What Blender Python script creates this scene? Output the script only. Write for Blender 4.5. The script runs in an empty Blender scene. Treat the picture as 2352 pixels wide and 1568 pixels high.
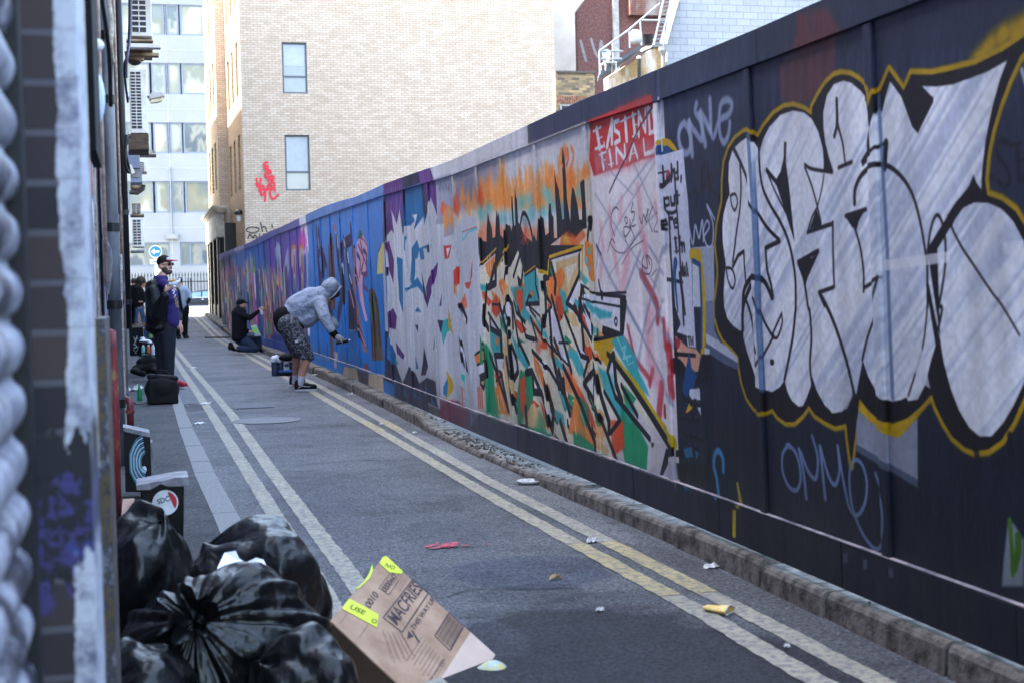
import bpy, math, random
import numpy as np
from mathutils import Vector, Matrix
R = math.radians
SC = bpy.context.scene
COL = SC.collection
# ------------------------------------------------------------ camera, sky, sun
cd = bpy.data.cameras.new('camera'); cam = bpy.data.objects.new('camera', cd); COL.objects.link(cam)
cd.lens = 50.0; cd.sensor_width = 36.0; cd.clip_start = 0.05; cd.clip_end = 2000
cam.matrix_world = Matrix([[0.967431, 0.031218, -0.251201, 0.0], [-0.252116, 0.029947, -0.967234, 0.0], [-0.022672, 0.999064, 0.036843, 1.25], [0.0, 0.0, 0.0, 1.0]])
cd.dof.use_dof = True; cd.dof.focus_distance = 11.0; cd.dof.aperture_fstop = 4.8
SC.camera = cam
W = bpy.data.worlds.new('World'); SC.world = W; W.use_nodes = True
SUN_EL, SUN_AZ = R(52), R(-78)      # azimuth from +Y towards +X
nt = W.node_tree; bg = nt.nodes['Background']
sky = nt.nodes.new('ShaderNodeTexSky'); sky.sky_type = 'NISHITA'; sky.sun_disc = False
sky.sun_elevation = SUN_EL; sky.sun_rotation = SUN_AZ; sky.air_density = 1.0; sky.dust_density = 2.5; sky.ozone_density = 1.0
tint = nt.nodes.new('ShaderNodeMix'); tint.data_type = 'RGBA'; tint.blend_type = 'MULTIPLY'; tint.inputs[0].default_value = 1; tint.inputs[7].default_value = (1.0, .945, .82, 1)
nt.links.new(sky.outputs[0], tint.inputs[6]); nt.links.new(tint.outputs[2], bg.inputs[0]); bg.inputs[1].default_value = 0.15
sd = bpy.data.lights.new('sun', 'SUN'); sd.energy = 2.4; sd.angle = R(0.5); sd.color = (1.0, 0.95, 0.88)
sun = bpy.data.objects.new('sun', sd); COL.objects.link(sun)
sdir = Vector((math.sin(SUN_AZ)*math.cos(SUN_EL), math.cos(SUN_AZ)*math.cos(SUN_EL), math.sin(SUN_EL)))
sun.rotation_euler = sdir.to_track_quat('Z', 'Y').to_euler()
SC.view_settings.view_transform = 'Standard'; SC.view_settings.look = 'None'
SC.view_settings.exposure = 3.88; SC.view_settings.gamma = 1.0
SC.cycles.use_denoising = True
SC.cycles.max_bounces = 6; SC.cycles.diffuse_bounces = 4

# ------------------------------------------------------------ helpers
def lin(c):
    return tuple(((v/255)/12.92 if v/255 <= .04045 else ((v/255+.055)/1.055)**2.4) for v in c)
def new_mat(name):
    m = bpy.data.materials.new(name); m.use_nodes = True
    return m, m.node_tree, m.node_tree.nodes['Principled BSDF']
def noise(nt, scale, detail=4, rough=.6, vec=None, stretch=None):
    n = nt.nodes.new('ShaderNodeTexNoise'); n.inputs['Scale'].default_value = scale
    n.inputs['Detail'].default_value = detail; n.inputs['Roughness'].default_value = rough
    if vec is None:
        g = nt.nodes.new('ShaderNodeNewGeometry'); vec = g.outputs['Position']
    if stretch:
        mp = nt.nodes.new('ShaderNodeMapping'); mp.inputs['Scale'].default_value = stretch
        nt.links.new(vec, mp.inputs['Vector']); vec = mp.outputs[0]
    nt.links.new(vec, n.inputs['Vector']); return n
def ramp(nt, src, stops):
    r = nt.nodes.new('ShaderNodeValToRGB'); e = r.color_ramp.elements
    while len(e) < len(stops): e.new(.5)
    for i, (p, c) in enumerate(stops):
        e[i].position = p; e[i].color = (*c, 1) if len(c) == 3 else c
    nt.links.new(src, r.inputs[0]); return r
def mix(nt, a, b, fac, mode='MIX'):
    m = nt.nodes.new('ShaderNodeMix'); m.data_type = 'RGBA'; m.blend_type = mode
    for v, s in ((fac, 0), (a, 6), (b, 7)):
        if isinstance(v, (int, float)): m.inputs[s].default_value = v
        elif isinstance(v, tuple): m.inputs[s].default_value = (*v, 1)
        else: nt.links.new(v, m.inputs[s])
    return m.outputs[2]
def bumpn(nt, b, src, strength, dist=.01):
    n = nt.nodes.new('ShaderNodeBump'); n.inputs['Strength'].default_value = strength; n.inputs['Distance'].default_value = dist
    nt.links.new(src, n.inputs['Height']); nt.links.new(n.outputs[0], b.inputs['Normal'])
MC = {}
def M(name, rgb, rough=.6, metal=0., var=.18, scale=6., bump=.15, bscale=60., col2=None, stretch=None, spec=.5, bdist=.005):
    if name in MC: return MC[name]
    m, nt, b = new_mat(name); c = lin(rgb)
    n = noise(nt, scale, 5, .65, stretch=stretch)
    c2 = lin(col2) if col2 else tuple(v*(1-var*1.6) for v in c)
    r = ramp(nt, n.outputs[0], [(.36, c2), (.62, c if col2 else tuple(min(1, v*(1+var*.5)) for v in c))])
    nt.links.new(r.outputs[0], b.inputs['Base Color'])
    b.inputs['Roughness'].default_value = rough; b.inputs['Metallic'].default_value = metal; b.inputs['Specular IOR Level'].default_value = spec
    if bump:
        n2 = noise(nt, bscale, 3, .6); bumpn(nt, b, n2.outputs[0], bump, bdist)
    if max(rgb) < 40: b.inputs['Specular IOR Level'].default_value = min(spec, .22)
    MC[name] = m; return m
def brick_mat(name, c1, c2, mortar, axis='X', bw=.225, bh=.075, mw=.010, var=.35, rough=.85, offset=.5, bump=.6, stain=None, sq=1.):
    if name in MC: return MC[name]
    m, nt, b = new_mat(name)
    g = nt.nodes.new('ShaderNodeNewGeometry'); sx = nt.nodes.new('ShaderNodeSeparateXYZ'); cx = nt.nodes.new('ShaderNodeCombineXYZ')
    nt.links.new(g.outputs['Position'], sx.inputs[0]); nt.links.new(sx.outputs['X' if axis == 'X' else 'Y'], cx.inputs[0]); nt.links.new(sx.outputs['Z'], cx.inputs[1])
    bt = nt.nodes.new('ShaderNodeTexBrick'); nt.links.new(cx.outputs[0], bt.inputs['Vector'])
    bt.inputs['Scale'].default_value = 1; bt.inputs['Brick Width'].default_value = bw; bt.inputs['Row Height'].default_value = bh
    bt.inputs['Mortar Size'].default_value = mw/2; bt.inputs['Mortar Smooth'].default_value = .2; bt.inputs['Bias'].default_value = 0; bt.offset = offset
    bt.inputs['Color1'].default_value = (*lin(c1), 1); bt.inputs['Color2'].default_value = (*lin(c2), 1); bt.inputs['Mortar'].default_value = (*lin(mortar), 1)
    n = noise(nt, .45, 6, .7); r = ramp(nt, n.outputs[0], [(.3, (1-var, 1-var*1.05, 1-var*1.15)), (.7, (1, 1, 1))])
    col = mix(nt, bt.outputs['Color'], r.outputs[0], 1., 'MULTIPLY')
    n3 = noise(nt, 9, 5, .7); r3 = ramp(nt, n3.outputs[0], [(.35, (.90, .89, .88)), (.6, (1, 1, 1))])
    col = mix(nt, col, r3.outputs[0], .8, 'MULTIPLY')
    if stain:
        n4 = noise(nt, 1.2, 4, .7, stretch=(1, 1, .25)); r4 = ramp(nt, n4.outputs[0], [(.5, (0, 0, 0)), (.66, (1, 1, 1))])
        col = mix(nt, col, lin(stain), r4.outputs[0])
    nt.links.new(col, b.inputs['Base Color']); b.inputs['Roughness'].default_value = rough
    inv = nt.nodes.new('ShaderNodeMath'); inv.operation = 'SUBTRACT'; inv.inputs[0].default_value = 1; nt.links.new(bt.outputs['Fac'], inv.inputs[1])
    bumpn(nt, b, inv.outputs[0], bump, .006)
    MC[name] = m; return m
def glass(name, rgb, rough=.05, alpha=1.):
    if name in MC: return MC[name]
    m, nt, b = new_mat(name)
    n = noise(nt, .7, 3, .5); r = ramp(nt, n.outputs[0], [(.4, tuple(v*.75 for v in lin(rgb))), (.6, lin(rgb))])
    nt.links.new(r.outputs[0], b.inputs['Base Color']); b.inputs['Roughness'].default_value = rough; b.inputs['Specular IOR Level'].default_value = .9
    MC[name] = m; return m

class MB:
    def __init__(s): s.v = []; s.f = []; s.uv = {}
    def add(s, vs, fs):
        o = len(s.v); s.v += [tuple(p) for p in vs]; s.f += [tuple(i+o for i in f) for f in fs]; return s
    def box(s, x0, x1, y0, y1, z0, z1):
        return s.hexa([(x0, y0, z0), (x1, y0, z0), (x1, y1, z0), (x0, y1, z0), (x0, y0, z1), (x1, y0, z1), (x1, y1, z1), (x0, y1, z1)])
    def hexa(s, p):
        return s.add(p, [(0, 3, 2, 1), (4, 5, 6, 7), (0, 1, 5, 4), (1, 2, 6, 5), (2, 3, 7, 6), (3, 0, 4, 7)])
    def obox(s, c, ax, ay, az):   # centre and three half-axis vectors
        c, ax, ay, az = map(Vector, (c, ax, ay, az))
        return s.hexa([c-ax-ay-az, c+ax-ay-az, c+ax+ay-az, c-ax+ay-az, c-ax-ay+az, c+ax-ay+az, c+ax+ay+az, c-ax+ay+az])
    def tube(s, pts, r, n=10, cap=True, flat=None):
        pts = [Vector(p) for p in pts]; rs = r if isinstance(r, (list, tuple)) else [r]*len(pts)
        o = len(s.v); t0 = (pts[1]-pts[0]).normalized()
        up = Vector((0, 0, 1)) if abs(t0.z) < .9 else Vector((1, 0, 0)); nx = t0.cross(up).normalized()
        for i, p in enumerate(pts):
            t = (pts[min(i+1, len(pts)-1)]-pts[max(i-1, 0)]).normalized()
            nx = (nx-t*nx.dot(t)).normalized(); ny = t.cross(nx)
            for k in range(n):
                a = 2*math.pi*k/n; s.v.append(tuple(p+nx*math.cos(a)*rs[i]+ny*math.sin(a)*rs[i]*(flat or 1)))
        for i in range(len(pts)-1):
            for k in range(n):
                a = o+i*n+k; b = o+i*n+(k+1) % n; s.f.append((a, b, b+n, a+n))
        if cap:
            s.f.append(tuple(o+k for k in range(n))[::-1]); s.f.append(tuple(o+(len(pts)-1)*n+k for k in range(n)))
        return s
    def lathe(s, prof, c=(0, 0, 0), n=20, axis=(0, 0, 1)):
        q = Vector((0, 0, 1)).rotation_difference(Vector(axis)); o = len(s.v); c = Vector(c)
        for r_, z_ in prof:
            for k in range(n):
                a = 2*math.pi*k/n; s.v.append(tuple(c+q @ Vector((r_*math.cos(a), r_*math.sin(a), z_))))
        for i in range(len(prof)-1):
            for k in range(n):
                a = o+i*n+k; b = o+i*n+(k+1) % n; s.f.append((a, b, b+n, a+n))
        s.f.append(tuple(o+k for k in range(n))[::-1]); s.f.append(tuple(o+(len(prof)-1)*n+k for k in range(n)))
        return s
    def ell(s, c, r, q=None, n=14, m=9):
        o = len(s.v); c = Vector(c); q = q or Matrix.Identity(3)
        for i in range(1, m):
            th = math.pi*i/m
            for k in range(n):
                a = 2*math.pi*k/n; s.v.append(tuple(c+q @ Vector((r[0]*math.sin(th)*math.cos(a), r[1]*math.sin(th)*math.sin(a), r[2]*math.cos(th)))))
        s.v.append(tuple(c+q @ Vector((0, 0, r[2])))); s.v.append(tuple(c+q @ Vector((0, 0, -r[2])))); T = len(s.v)-2
        for i in range(m-2):
            for k in range(n):
                a = o+i*n+k; b = o+i*n+(k+1) % n; s.f.append((a, a+n, b+n, b))
        for k in range(n):
            s.f.append((T, o+k, o+(k+1) % n)); s.f.append((T+1, o+(m-2)*n+(k+1) % n, o+(m-2)*n+k))
        return s
    def cap(s, p0, r0, p1, r1, n=12):       # tapered capsule
        p0, p1 = Vector(p0), Vector(p1); d = p1-p0; L = d.length; d = d/max(L, 1e-6)
        prof = []
        for i in range(1, 5): a = -math.pi/2+math.pi/2*i/5; prof.append((r0*math.cos(a), r0*math.sin(a)))
        prof.append((r0, 0)); prof.append((r1, L))
        for i in range(1, 5): a = math.pi/2*i/5; prof.append((r1*math.cos(a), L+r1*math.sin(a)))
        return s.lathe(prof, p0, n, d)
    def prism(s, poly, d):                  # planar 3D polygon extruded by vector d
        n = len(poly); d = Vector(d); a = [Vector(p) for p in poly]
        return s.add([tuple(p) for p in a]+[tuple(p+d) for p in a], [tuple(range(n))[::-1], tuple(range(n, 2*n))]+[(i, (i+1) % n, (i+1) % n+n, i+n) for i in range(n)])
    def sheet(s, poly, z):
        return s.add([(p[0], p[1], z) for p in poly], [tuple(range(len(poly)))])
def obj(name, mb, mat, parent=None, smooth=False, bevel=0, label=None, uvf=None):
    me = bpy.data.meshes.new(name); off = Vector(parent_world(parent)) if parent else Vector((0, 0, 0))
    me.from_pydata([tuple(Vector(v)-off) for v in mb.v], [], mb.f); me.validate(); me.update()
    if uvf:
        uv = me.uv_layers.new(name='UVMap')
        for l in me.loops: uv.data[l.index].uv = uvf(mb.v[l.vertex_index])
    if mat: me.materials.append(mat)
    if smooth:
        for p in me.polygons: p.use_smooth = True
    o = bpy.data.objects.new(name, me); COL.objects.link(o)
    if parent: o.parent = parent
    if bevel:
        bm = o.modifiers.new('Bevel', 'BEVEL'); bm.width = bevel; bm.segments = 2; bm.limit_method = 'ANGLE'
    if label: o['label'] = label
    return o
def parent_world(p):
    v = Vector((0, 0, 0))
    while p: v = v+p.location; p = p.parent
    return v
def tag(o, label, cat, group=None, kind=None):
    o['label'] = label; o['category'] = cat
    if group: o['group'] = group
    if kind: o['kind'] = kind
    return o
def thing(name, label, cat, loc=(0, 0, 0), group=None):
    o = bpy.data.objects.new(name, None); COL.objects.link(o); o.location = loc; o.empty_display_size = .1
    return tag(o, label, cat, group)
def struct(name, mb, mat, parent=None, **k):
    o = obj(name, mb, mat, parent, **k)
    if not parent: o['kind'] = 'structure'
    return o
def copy_tree(o, parent=None):
    c = o.copy(); COL.objects.link(c); c.parent = parent
    for ch in list(o.children): copy_tree(ch, c)
    return c

# ------------------------------------------------------------ the wall of boards: path and paint
YB = [-1, 0, 3.0, 5.28, 7.75, 10.85, 12.8, 14.2, 15.7, 18.2, 21.4, 24, 27.8, 30, 33, 40, 50, 60]
XB = [2.405, 2.405, 2.425, 2.46, 2.485, 2.505, 2.535, 2.565, 2.595, 2.635, 2.65, 2.665, 2.665, 2.615, 2.575, 2.565, 2.575, 2.575]
def Xw(y, z): return float(np.interp(y, YB, XB))-.026*z
def ztop(y): return float(np.interp(y, [0, 5.06, 6.5, 7.4, 11.2, 12.2, 13.6, 15, 17.1, 18.7, 20.4, 23.8, 25.9, 29.3, 33.1, 35.8, 38.9, 46.8], [2.25, 2.26, 2.28, 2.30, 2.295, 2.31, 2.36, 2.39, 2.404, 2.46, 2.497, 2.515, 2.515, 2.53, 2.483, 2.49, 2.52, 2.586]))
def zfb(y): return float(np.interp(y, [0, 4.35, 6.45, 7.62, 11.2, 12.3, 13.7, 15, 17.6, 19, 22, 25.7, 28, 30.5, 33, 39, 47], [2.12, 2.12, 2.133, 2.163, 2.175, 2.198, 2.237, 2.273, 2.323, 2.345, 2.375, 2.386, 2.416, 2.371, 2.354, 2.416, 2.45]))  # PAINT below: near navy darkens downwards, part paint tone, part painted shade
PAINT = """p 40,45,64 2 100 0 - -1000,-200 6400,-200 6400,2600 -1000,2600
p 27,31,43 500 100 0 - -1000,-200 6400,-200 6400,950 -1000,950
p 214,208,212 2 100 0 - 6400,300 7720,300 7720,2600 6400,2600
p 52,55,78 12 100 0 - 6400,2130 8800,2130 8800,2600 6400,2600
p 38,40,54 2 100 0 - 6400,-200 9600,-200 9600,300 6400,300
p 200,190,178 2 100 0 - 7600,300 11300,300 11300,2170 7600,2170
p 192,192,198 2 100 0 - 8850,2150 13200,2150 13200,2600 8850,2600
p 44,44,58 2 100 0 - 9500,-200 11300,-200 11300,280 9500,280
p 150,150,165 2 100 0 - 11300,200 13000,200 13000,2200 11300,2200
p 30,34,60 2 100 0 - 12900,-200 14950,-200 14950,2600 12900,2600
p 78,128,196 500 100 0 - 14950,1300 23600,1300 23600,2600 14950,2600
p 30,116,194 400 100 0 - 14950,-200 23600,-200 23600,1400 14950,1400
p 98,130,180 2 100 0 - 15000,2300 23600,2300 23600,2600 15000,2600
p 44,70,140 2 100 0 - 23600,-200 60000,-200 60000,2600 23600,2600
p 92,66,146 500 100 0 - 23600,1200 30000,1200 30000,2600 23600,2600
p 40,100,165 30 100 0 - 31000,200 41000,200 41000,2600 31000,2600
p 30,40,80 2 100 0 - 41000,-200 60000,-200 60000,2600 41000,2600
p 88,90,140 30 100 0 - 23600,2380 60000,2380 60000,2700 23600,2700
p 215,215,225 60 100 0 - 23000,1900 24000,1900 24000,2600 23000,2600
p 170,165,185 30 100 0 - 36000,2360 39500,2360 39500,2700 36000,2700
p 92,52,52 24 85 0 - 5105,2090 4964,2120 4904,2169 4624,2125 4635,2000 4700,1959 4831,1915 5006,1926 5102,1962
p 96,50,50 27 80 0 - 4897,2248 4641,2222 4553,2123 4713,2096 4907,2146
p 76,86,118 27 28 0 - 6399,2299 6358,2352 6436,2015 6459,2115
p 76,86,118 26 28 0 - 6270,2301 6233,2331 6308,2014 6331,2098
p 76,86,118 26 28 0 - 6147,2302 6114,2311 6184,2014 6209,2082
p 76,86,118 25 28 0 - 6035,2242 5998,2292 6065,2014 6090,2067
p 76,86,118 25 28 0 - 5919,2244 5886,2273 5950,2014 5976,2052
p 76,86,118 25 28 0 - 5808,2247 5778,2255 5839,2014 5865,2037
p 76,86,118 24 28 0 - 5707,2190 5673,2238 5743,1907 5758,2024
p 76,86,118 24 28 0 - 5602,2193 5572,2221 5638,1909 5655,2010
p 76,86,118 23 28 0 - 5501,2197 5474,2205 5537,1910 5555,1997
p 76,86,118 23 28 0 - 5409,2143 5379,2189 5439,1912 5458,1984
p 76,86,118 23 28 0 - 5314,2147 5287,2174 5344,1913 5364,1972
p 76,86,118 22 28 0 - 5222,2151 5197,2159 5252,1914 5272,1960
p 76,86,118 22 28 0 - 5176,2107 5109,2144 5162,1916 5183,1949
p 76,86,118 22 28 0 - 5088,2111 5024,2130 5075,1917 5096,1937
p 76,86,118 21 28 0 - 5003,2115 4980,2123 4999,1824 5012,1927
p 76,86,118 21 28 0 - 4925,2067 4899,2110 4916,1826 4930,1916
p 76,86,118 21 28 0 - 4844,2072 4821,2097 4836,1829 4851,1906
p 76,86,118 20 28 0 - 4766,2076 4745,2084 4759,1831 4774,1896
p 76,86,118 20 28 0 - 4694,2031 4670,2072 4683,1833 4699,1886
p 76,86,118 20 28 0 - 4620,2036 4598,2060 4610,1835 4626,1876
p 76,86,118 20 28 0 - 4548,2041 4528,2048 4538,1838 4555,1867
p 76,86,118 19 28 0 - 4481,1998 4460,2037 4469,1840 4485,1858
p 76,86,118 19 28 0 - 4413,2003 4393,2026 4407,1757 4418,1849
p 76,86,118 19 28 0 - 4347,2008 4329,2015 4341,1761 4353,1841
p 76,86,118 19 28 0 - 4285,1967 4266,2005 4277,1764 4289,1832
p 76,86,118 18 28 0 - 4222,1972 4204,1995 4214,1767 4227,1824
p 76,86,118 18 28 0 - 4161,1977 4144,1985 4153,1769 4166,1817
p 76,86,118 18 28 0 - 4104,1938 4086,1975 4094,1772 4107,1809
p 76,86,118 18 28 0 - 4045,1944 4028,1965 4036,1775 4049,1801
p 76,86,118 17 28 0 - 3988,1949 3973,1956 3979,1778 3993,1794
p 76,86,118 17 28 0 - 3935,1912 3918,1947 3929,1704 3938,1787
p 76,86,118 17 28 0 - 3881,1917 3865,1938 3875,1707 3884,1780
p 76,86,118 17 28 0 - 3828,1923 3813,1930 3822,1711 3832,1773
p 76,86,118 17 28 0 - 3778,1887 3763,1921 3770,1714 3781,1766
p 76,86,118 16 28 0 - 3728,1893 3713,1913 3720,1717 3731,1760
p 76,86,118 16 28 0 - 3678,1898 3665,1905 3671,1720 3682,1754
p 76,86,118 16 28 0 - 3632,1864 3617,1897 3623,1723 3634,1747
p 76,86,118 16 28 0 - 3584,1870 3571,1889 3575,1726 3587,1741
p 76,86,118 16 28 0 - 3538,1875 3526,1882 3533,1660 3541,1735
p 76,86,118 16 28 0 - 3495,1842 3481,1875 3488,1663 3497,1729
p 76,86,118 15 28 0 - 3450,1848 3438,1867 3444,1667 3453,1724
p 66,74,100 124 50 0 - 6381,2267 5404,2193 5466,1998 6440,2023
p 160,130,8 27 100 0 - 3769,1904 3717,1927 3650,1957 3586,1972 3443,1984 3452,1818 3574,1916 3711,1885
l 158,130,10 5 100 0 38,38 5415,1869 5479,1871 5563,1854 5634,1822 5691,1768 5716,1696 5730,1602 5799,1504 5826,1416 5808,1334 5811,1279 5845,1196 5864,1164 5867,1104 5828,1045 5784,1009 5693,975 5622,941 5618,898 5597,833 5550,771 5483,733 5415,719 5356,727 5296,744 5250,717 5171,699 5092,706 5013,743 4957,781 4909,751 4825,732 4743,720 4654,737 4646,680 4627,590 4593,685 4545,834 4490,802 4430,778 4313,767 4221,792 4131,836 4056,884 4035,848 3988,798 3941,759 3874,734 3818,726 3744,739 3671,775 3607,836 3552,909 3471,1081 3465,1305 3525,1395 3563,1436 3631,1471 3704,1491 3712,1537 3695,1609 3667,1675 3623,1746 3572,1810 3516,1867 3403,1921 3497,1916 3605,1894 3741,1879 3869,1881 3990,1886 4113,1906 4162,1859 4254,1940 4316,1882 4353,1874 4383,1837 4392,1893 4468,1939 4524,1963 4592,1978 4652,1978 4716,1961 4771,1932 4833,1892 4836,1863 4900,1892 4993,1917 5077,1922 5173,1908 5267,1873 5332,1836 5415,1869
p 26,20,25 2 100 0 - 5415,1869 5479,1871 5563,1854 5634,1822 5691,1768 5716,1696 5730,1602 5799,1504 5826,1416 5808,1334 5811,1279 5845,1196 5864,1164 5867,1104 5828,1045 5784,1009 5693,975 5622,941 5618,898 5597,833 5550,771 5483,733 5415,719 5356,727 5296,744 5250,717 5171,699 5092,706 5013,743 4957,781 4909,751 4825,732 4743,720 4654,737 4646,680 4627,590 4593,685 4545,834 4490,802 4430,778 4313,767 4221,792 4131,836 4056,884 4035,848 3988,798 3941,759 3874,734 3818,726 3744,739 3671,775 3607,836 3552,909 3471,1081 3465,1305 3525,1395 3563,1436 3631,1471 3704,1491 3712,1537 3695,1609 3667,1675 3623,1746 3572,1810 3516,1867 3403,1921 3497,1916 3605,1894 3741,1879 3869,1881 3990,1886 4113,1906 4162,1859 4254,1940 4316,1882 4353,1874 4383,1837 4392,1893 4468,1939 4524,1963 4592,1978 4652,1978 4716,1961 4771,1932 4833,1892 4836,1863 4900,1892 4993,1917 5077,1922 5173,1908 5267,1873 5332,1836
s 204,207,214 2 100 0 - 5433,1849 5515,1836 5592,1815 5640,1763 5653,1691 5645,1630 5683,1599 5723,1548 5741,1495 5744,1434 5732,1379 5720,1332 5745,1264 5756,1210 5758,1195 5757,1150 5727,1099 5664,1067 5593,1049 5560,1055 5560,1022 5530,966 5483,904 5438,839 5439,825 5372,815 5290,810 5214,835 5168,865 5144,819 5108,788 5048,769 5010,774 4977,804 4936,852 4917,892 4886,843 4820,790 4753,767 4684,778 4614,830 4592,868 4575,835 4511,974 4480,922 4424,869 4372,846 4308,842 4250,852 4216,863 4206,851 4145,860 4094,910 4057,983 4023,1038 3991,1061 4052,1345 3930,1438 3774,1542 3734,1511 3726,1566 3701,1655 3663,1742 3619,1817 3581,1865 3681,1849 3781,1843 3868,1839 3958,1845 4051,1860 4020,1829 3983,1815 3984,1802 4085,1715 4118,1740 4180,1844 4248,1903 4283,1858 4310,1809 4333,1828 4363,1789 4379,1760 4385,1819 4391,1854 4455,1902 4521,1939 4578,1954 4651,1952 4709,1921 4743,1863 4745,1807 4736,1755 4710,1695 4682,1648 4690,1636 4757,1654 4754,1688 4757,1734 4789,1800 4837,1851 4901,1883 4995,1902 5108,1900 5215,1866 5280,1824 5317,1781 5379,1828
s 204,207,214 1 100 0 - 3992,1050 3976,987 3941,908 3896,843 3842,795 3787,774 3723,780 3659,826 3605,880 3550,948 3485,1104 3495,1284 3536,1360 3572,1406 3624,1445 3695,1469 3761,1476 3830,1466 3876,1435 3991,1343
p 26,19,24 1 100 0 - 4085,1715 4180,1844 4148,1875 4051,1860 3983,1812
l 26,19,24 1 100 1 24,13 5583,1817 5523,1759 5465,1689 5433,1606
l 26,19,24 1 100 1 14,14 5523,1759 5522,1654 5544,1558 5585,1474 5641,1343
l 26,19,24 1 100 0 19,11 5643,1323 5580,1368 5520,1383 5521,1327 5512,1252
l 26,19,24 1 100 1 17,17 5428,1583 5354,1527 5269,1466 5168,1418
l 26,19,24 1 100 1 19,19 5162,1412 5299,1389
l 26,19,24 1 100 1 19,19 5299,1386 5292,1303 5260,1240 5247,1190
l 26,19,24 1 100 1 12,12 5637,1623 5586,1626 5565,1592 5597,1558 5628,1583 5637,1623
l 26,19,24 1 100 1 12,12 5718,1318 5653,1310 5624,1263 5658,1228 5701,1264 5718,1318
l 26,19,24 1 100 1 25,25 5552,1151 5537,1216 5475,1264 5411,1275 5320,1253 5257,1190
p 26,19,24 2 100 0 - 5086,1794 5064,1788 5076,1712 5056,1619 5043,1528 5026,1404 5075,1482 5113,1544 5183,1648 5129,1680 5095,1732
l 26,19,24 1 100 1 21,21 5258,1697 5169,1643
l 26,19,24 1 100 1 10,10 5258,1697 5194,1617 5100,1525
l 26,19,24 1 100 1 18,18 5326,1791 5325,1703 5299,1625 5230,1552 5147,1485 5082,1409 5047,1329 5032,1256 5038,1160 5044,1135 5077,1036 5134,927 5168,868
l 26,19,24 1 100 1 13,13 4911,1690 4853,1668 4689,1642
l 26,19,24 1 100 1 11,11 4912,1679 4859,1605 4820,1527 4795,1465
l 26,19,24 1 100 1 9,9 4756,1637 4782,1582 4820,1527 4869,1489 4914,1432
p 26,19,24 2 100 0 - 4827,1518 4793,1453 4892,1449
l 26,19,24 1 100 1 16,16 4907,1437 4705,1457
l 26,19,24 1 100 1 14,14 4700,1463 4706,1366 4708,1230
l 26,19,24 1 100 0 15,15 4717,1227 4834,1209 4793,1161
l 26,19,24 1 100 1 19,19 4813,1195 4749,1132 4688,1053 4630,957 4592,868 4577,838
p 26,19,24 2 100 0 - 5011,1335 4882,1338 4814,1363 4922,1267 4945,1238
l 26,19,24 1 100 1 18,18 5003,1325 4827,1363
l 26,19,24 1 100 1 16,16 4999,1316 4957,1256 4931,1156 4918,1137 4912,1040 4933,943 4924,872
l 26,19,24 1 100 1 17,10 4634,1897 4632,1810 4602,1741 4587,1667
l 26,19,24 1 100 1 19,19 4634,1889 4638,1811 4662,1769
l 26,19,24 1 100 1 14,14 4639,1654 4537,1665
p 26,19,24 2 100 0 - 4382,1760 4380,1717 4377,1675 4461,1642 4471,1662 4402,1709
l 26,19,24 1 100 1 12,12 4376,1688 4337,1700 4294,1706
l 26,19,24 1 100 1 30,30 4291,1705 4308,1626
l 26,19,24 1 100 1 21,12 4528,1520 4521,1568 4478,1609 4408,1635 4342,1639 4268,1623 4189,1580 4133,1525 4098,1457 4074,1381 4056,1296
p 26,19,24 2 100 0 - 4607,1483 4499,1484 4446,1498 4501,1458 4521,1426 4555,1439
l 26,19,24 1 100 1 15,15 4599,1480 4447,1494
l 26,19,24 1 100 1 13,13 4532,1432 4497,1360 4481,1278 4486,1212
l 26,19,24 1 100 1 13,13 4485,1223 4354,1260
l 26,19,24 1 100 1 13,13 4360,1254 4403,1185 4416,1124 4470,1053 4514,974
l 26,19,24 1 100 1 12,12 4062,1162 4054,1296 4041,1370 4014,1428 3984,1449 3958,1425 3943,1366 3948,1293 3971,1220 3992,1166 3975,1157 4004,1087
l 26,19,24 1 100 1 9,9 4051,1227 4067,1146 4095,1047 4143,962 4204,869
l 26,19,24 1 100 1 17,32 4057,1227 4032,1135 4007,1050
p 26,19,24 1 100 0 - 3929,1443 3873,1483 3801,1521 3773,1557 3754,1527 3711,1486 3600,1450 3526,1381 3528,1351 3579,1413 3640,1452 3703,1470 3778,1475 3839,1462 3885,1431 3905,1403
l 26,19,24 1 100 1 10,8 3904,1408 3855,1349 3773,1275 3694,1205 3648,1170 3564,1085
l 26,19,24 1 100 1 18,18 5517,1180 5464,1096 5426,921
l 26,19,24 1 100 1 17,17 5440,1117 5437,1026 5413,967
l 26,19,24 1 100 1 16,16 5417,1188 5345,1098 5268,1037
l 26,19,24 1 100 1 12,12 5171,1127 5241,1065 5268,1037 5220,1032 5170,1087 5171,1127
l 26,19,24 1 100 1 13,13 5252,1038 5358,959 5417,911
l 26,19,24 1 100 1 28,25 5565,1058 5550,1152 5467,1237
p 26,19,24 1 100 1 - 5297,940 5264,942 5263,923 5296,920
l 78,102,140 4 75 0 34,34 5398,1849 5380,1580 5373,1260 5382,1195 5375,958 5372,819
l 78,102,140 3 75 0 23,23 4330,1864 4320,1617 4309,1354 4311,1164 4311,1029 4309,857
p 200,204,214 1 80 0 - 4262,1080 4148,1056 4107,1030 4063,901 4125,919 4186,977
p 190,192,202 1 70 0 - 4818,896 4615,906 4594,843 4643,791 4766,765 4838,820
p 214,216,222 1 75 0 - 4355,1315 3918,1334 3916,1300 4347,1281
p 214,216,222 1 70 0 - 3634,1350 3527,1355 3530,1315 3632,1314
l 158,168,194 7 80 1 36,36 6139,1991 6194,1974 6220,1933 6199,1883 6142,1851 6088,1862 6070,1907 6096,1958 6139,1991
l 158,168,194 7 80 1 45,45 6080,1984 6058,1840
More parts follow.
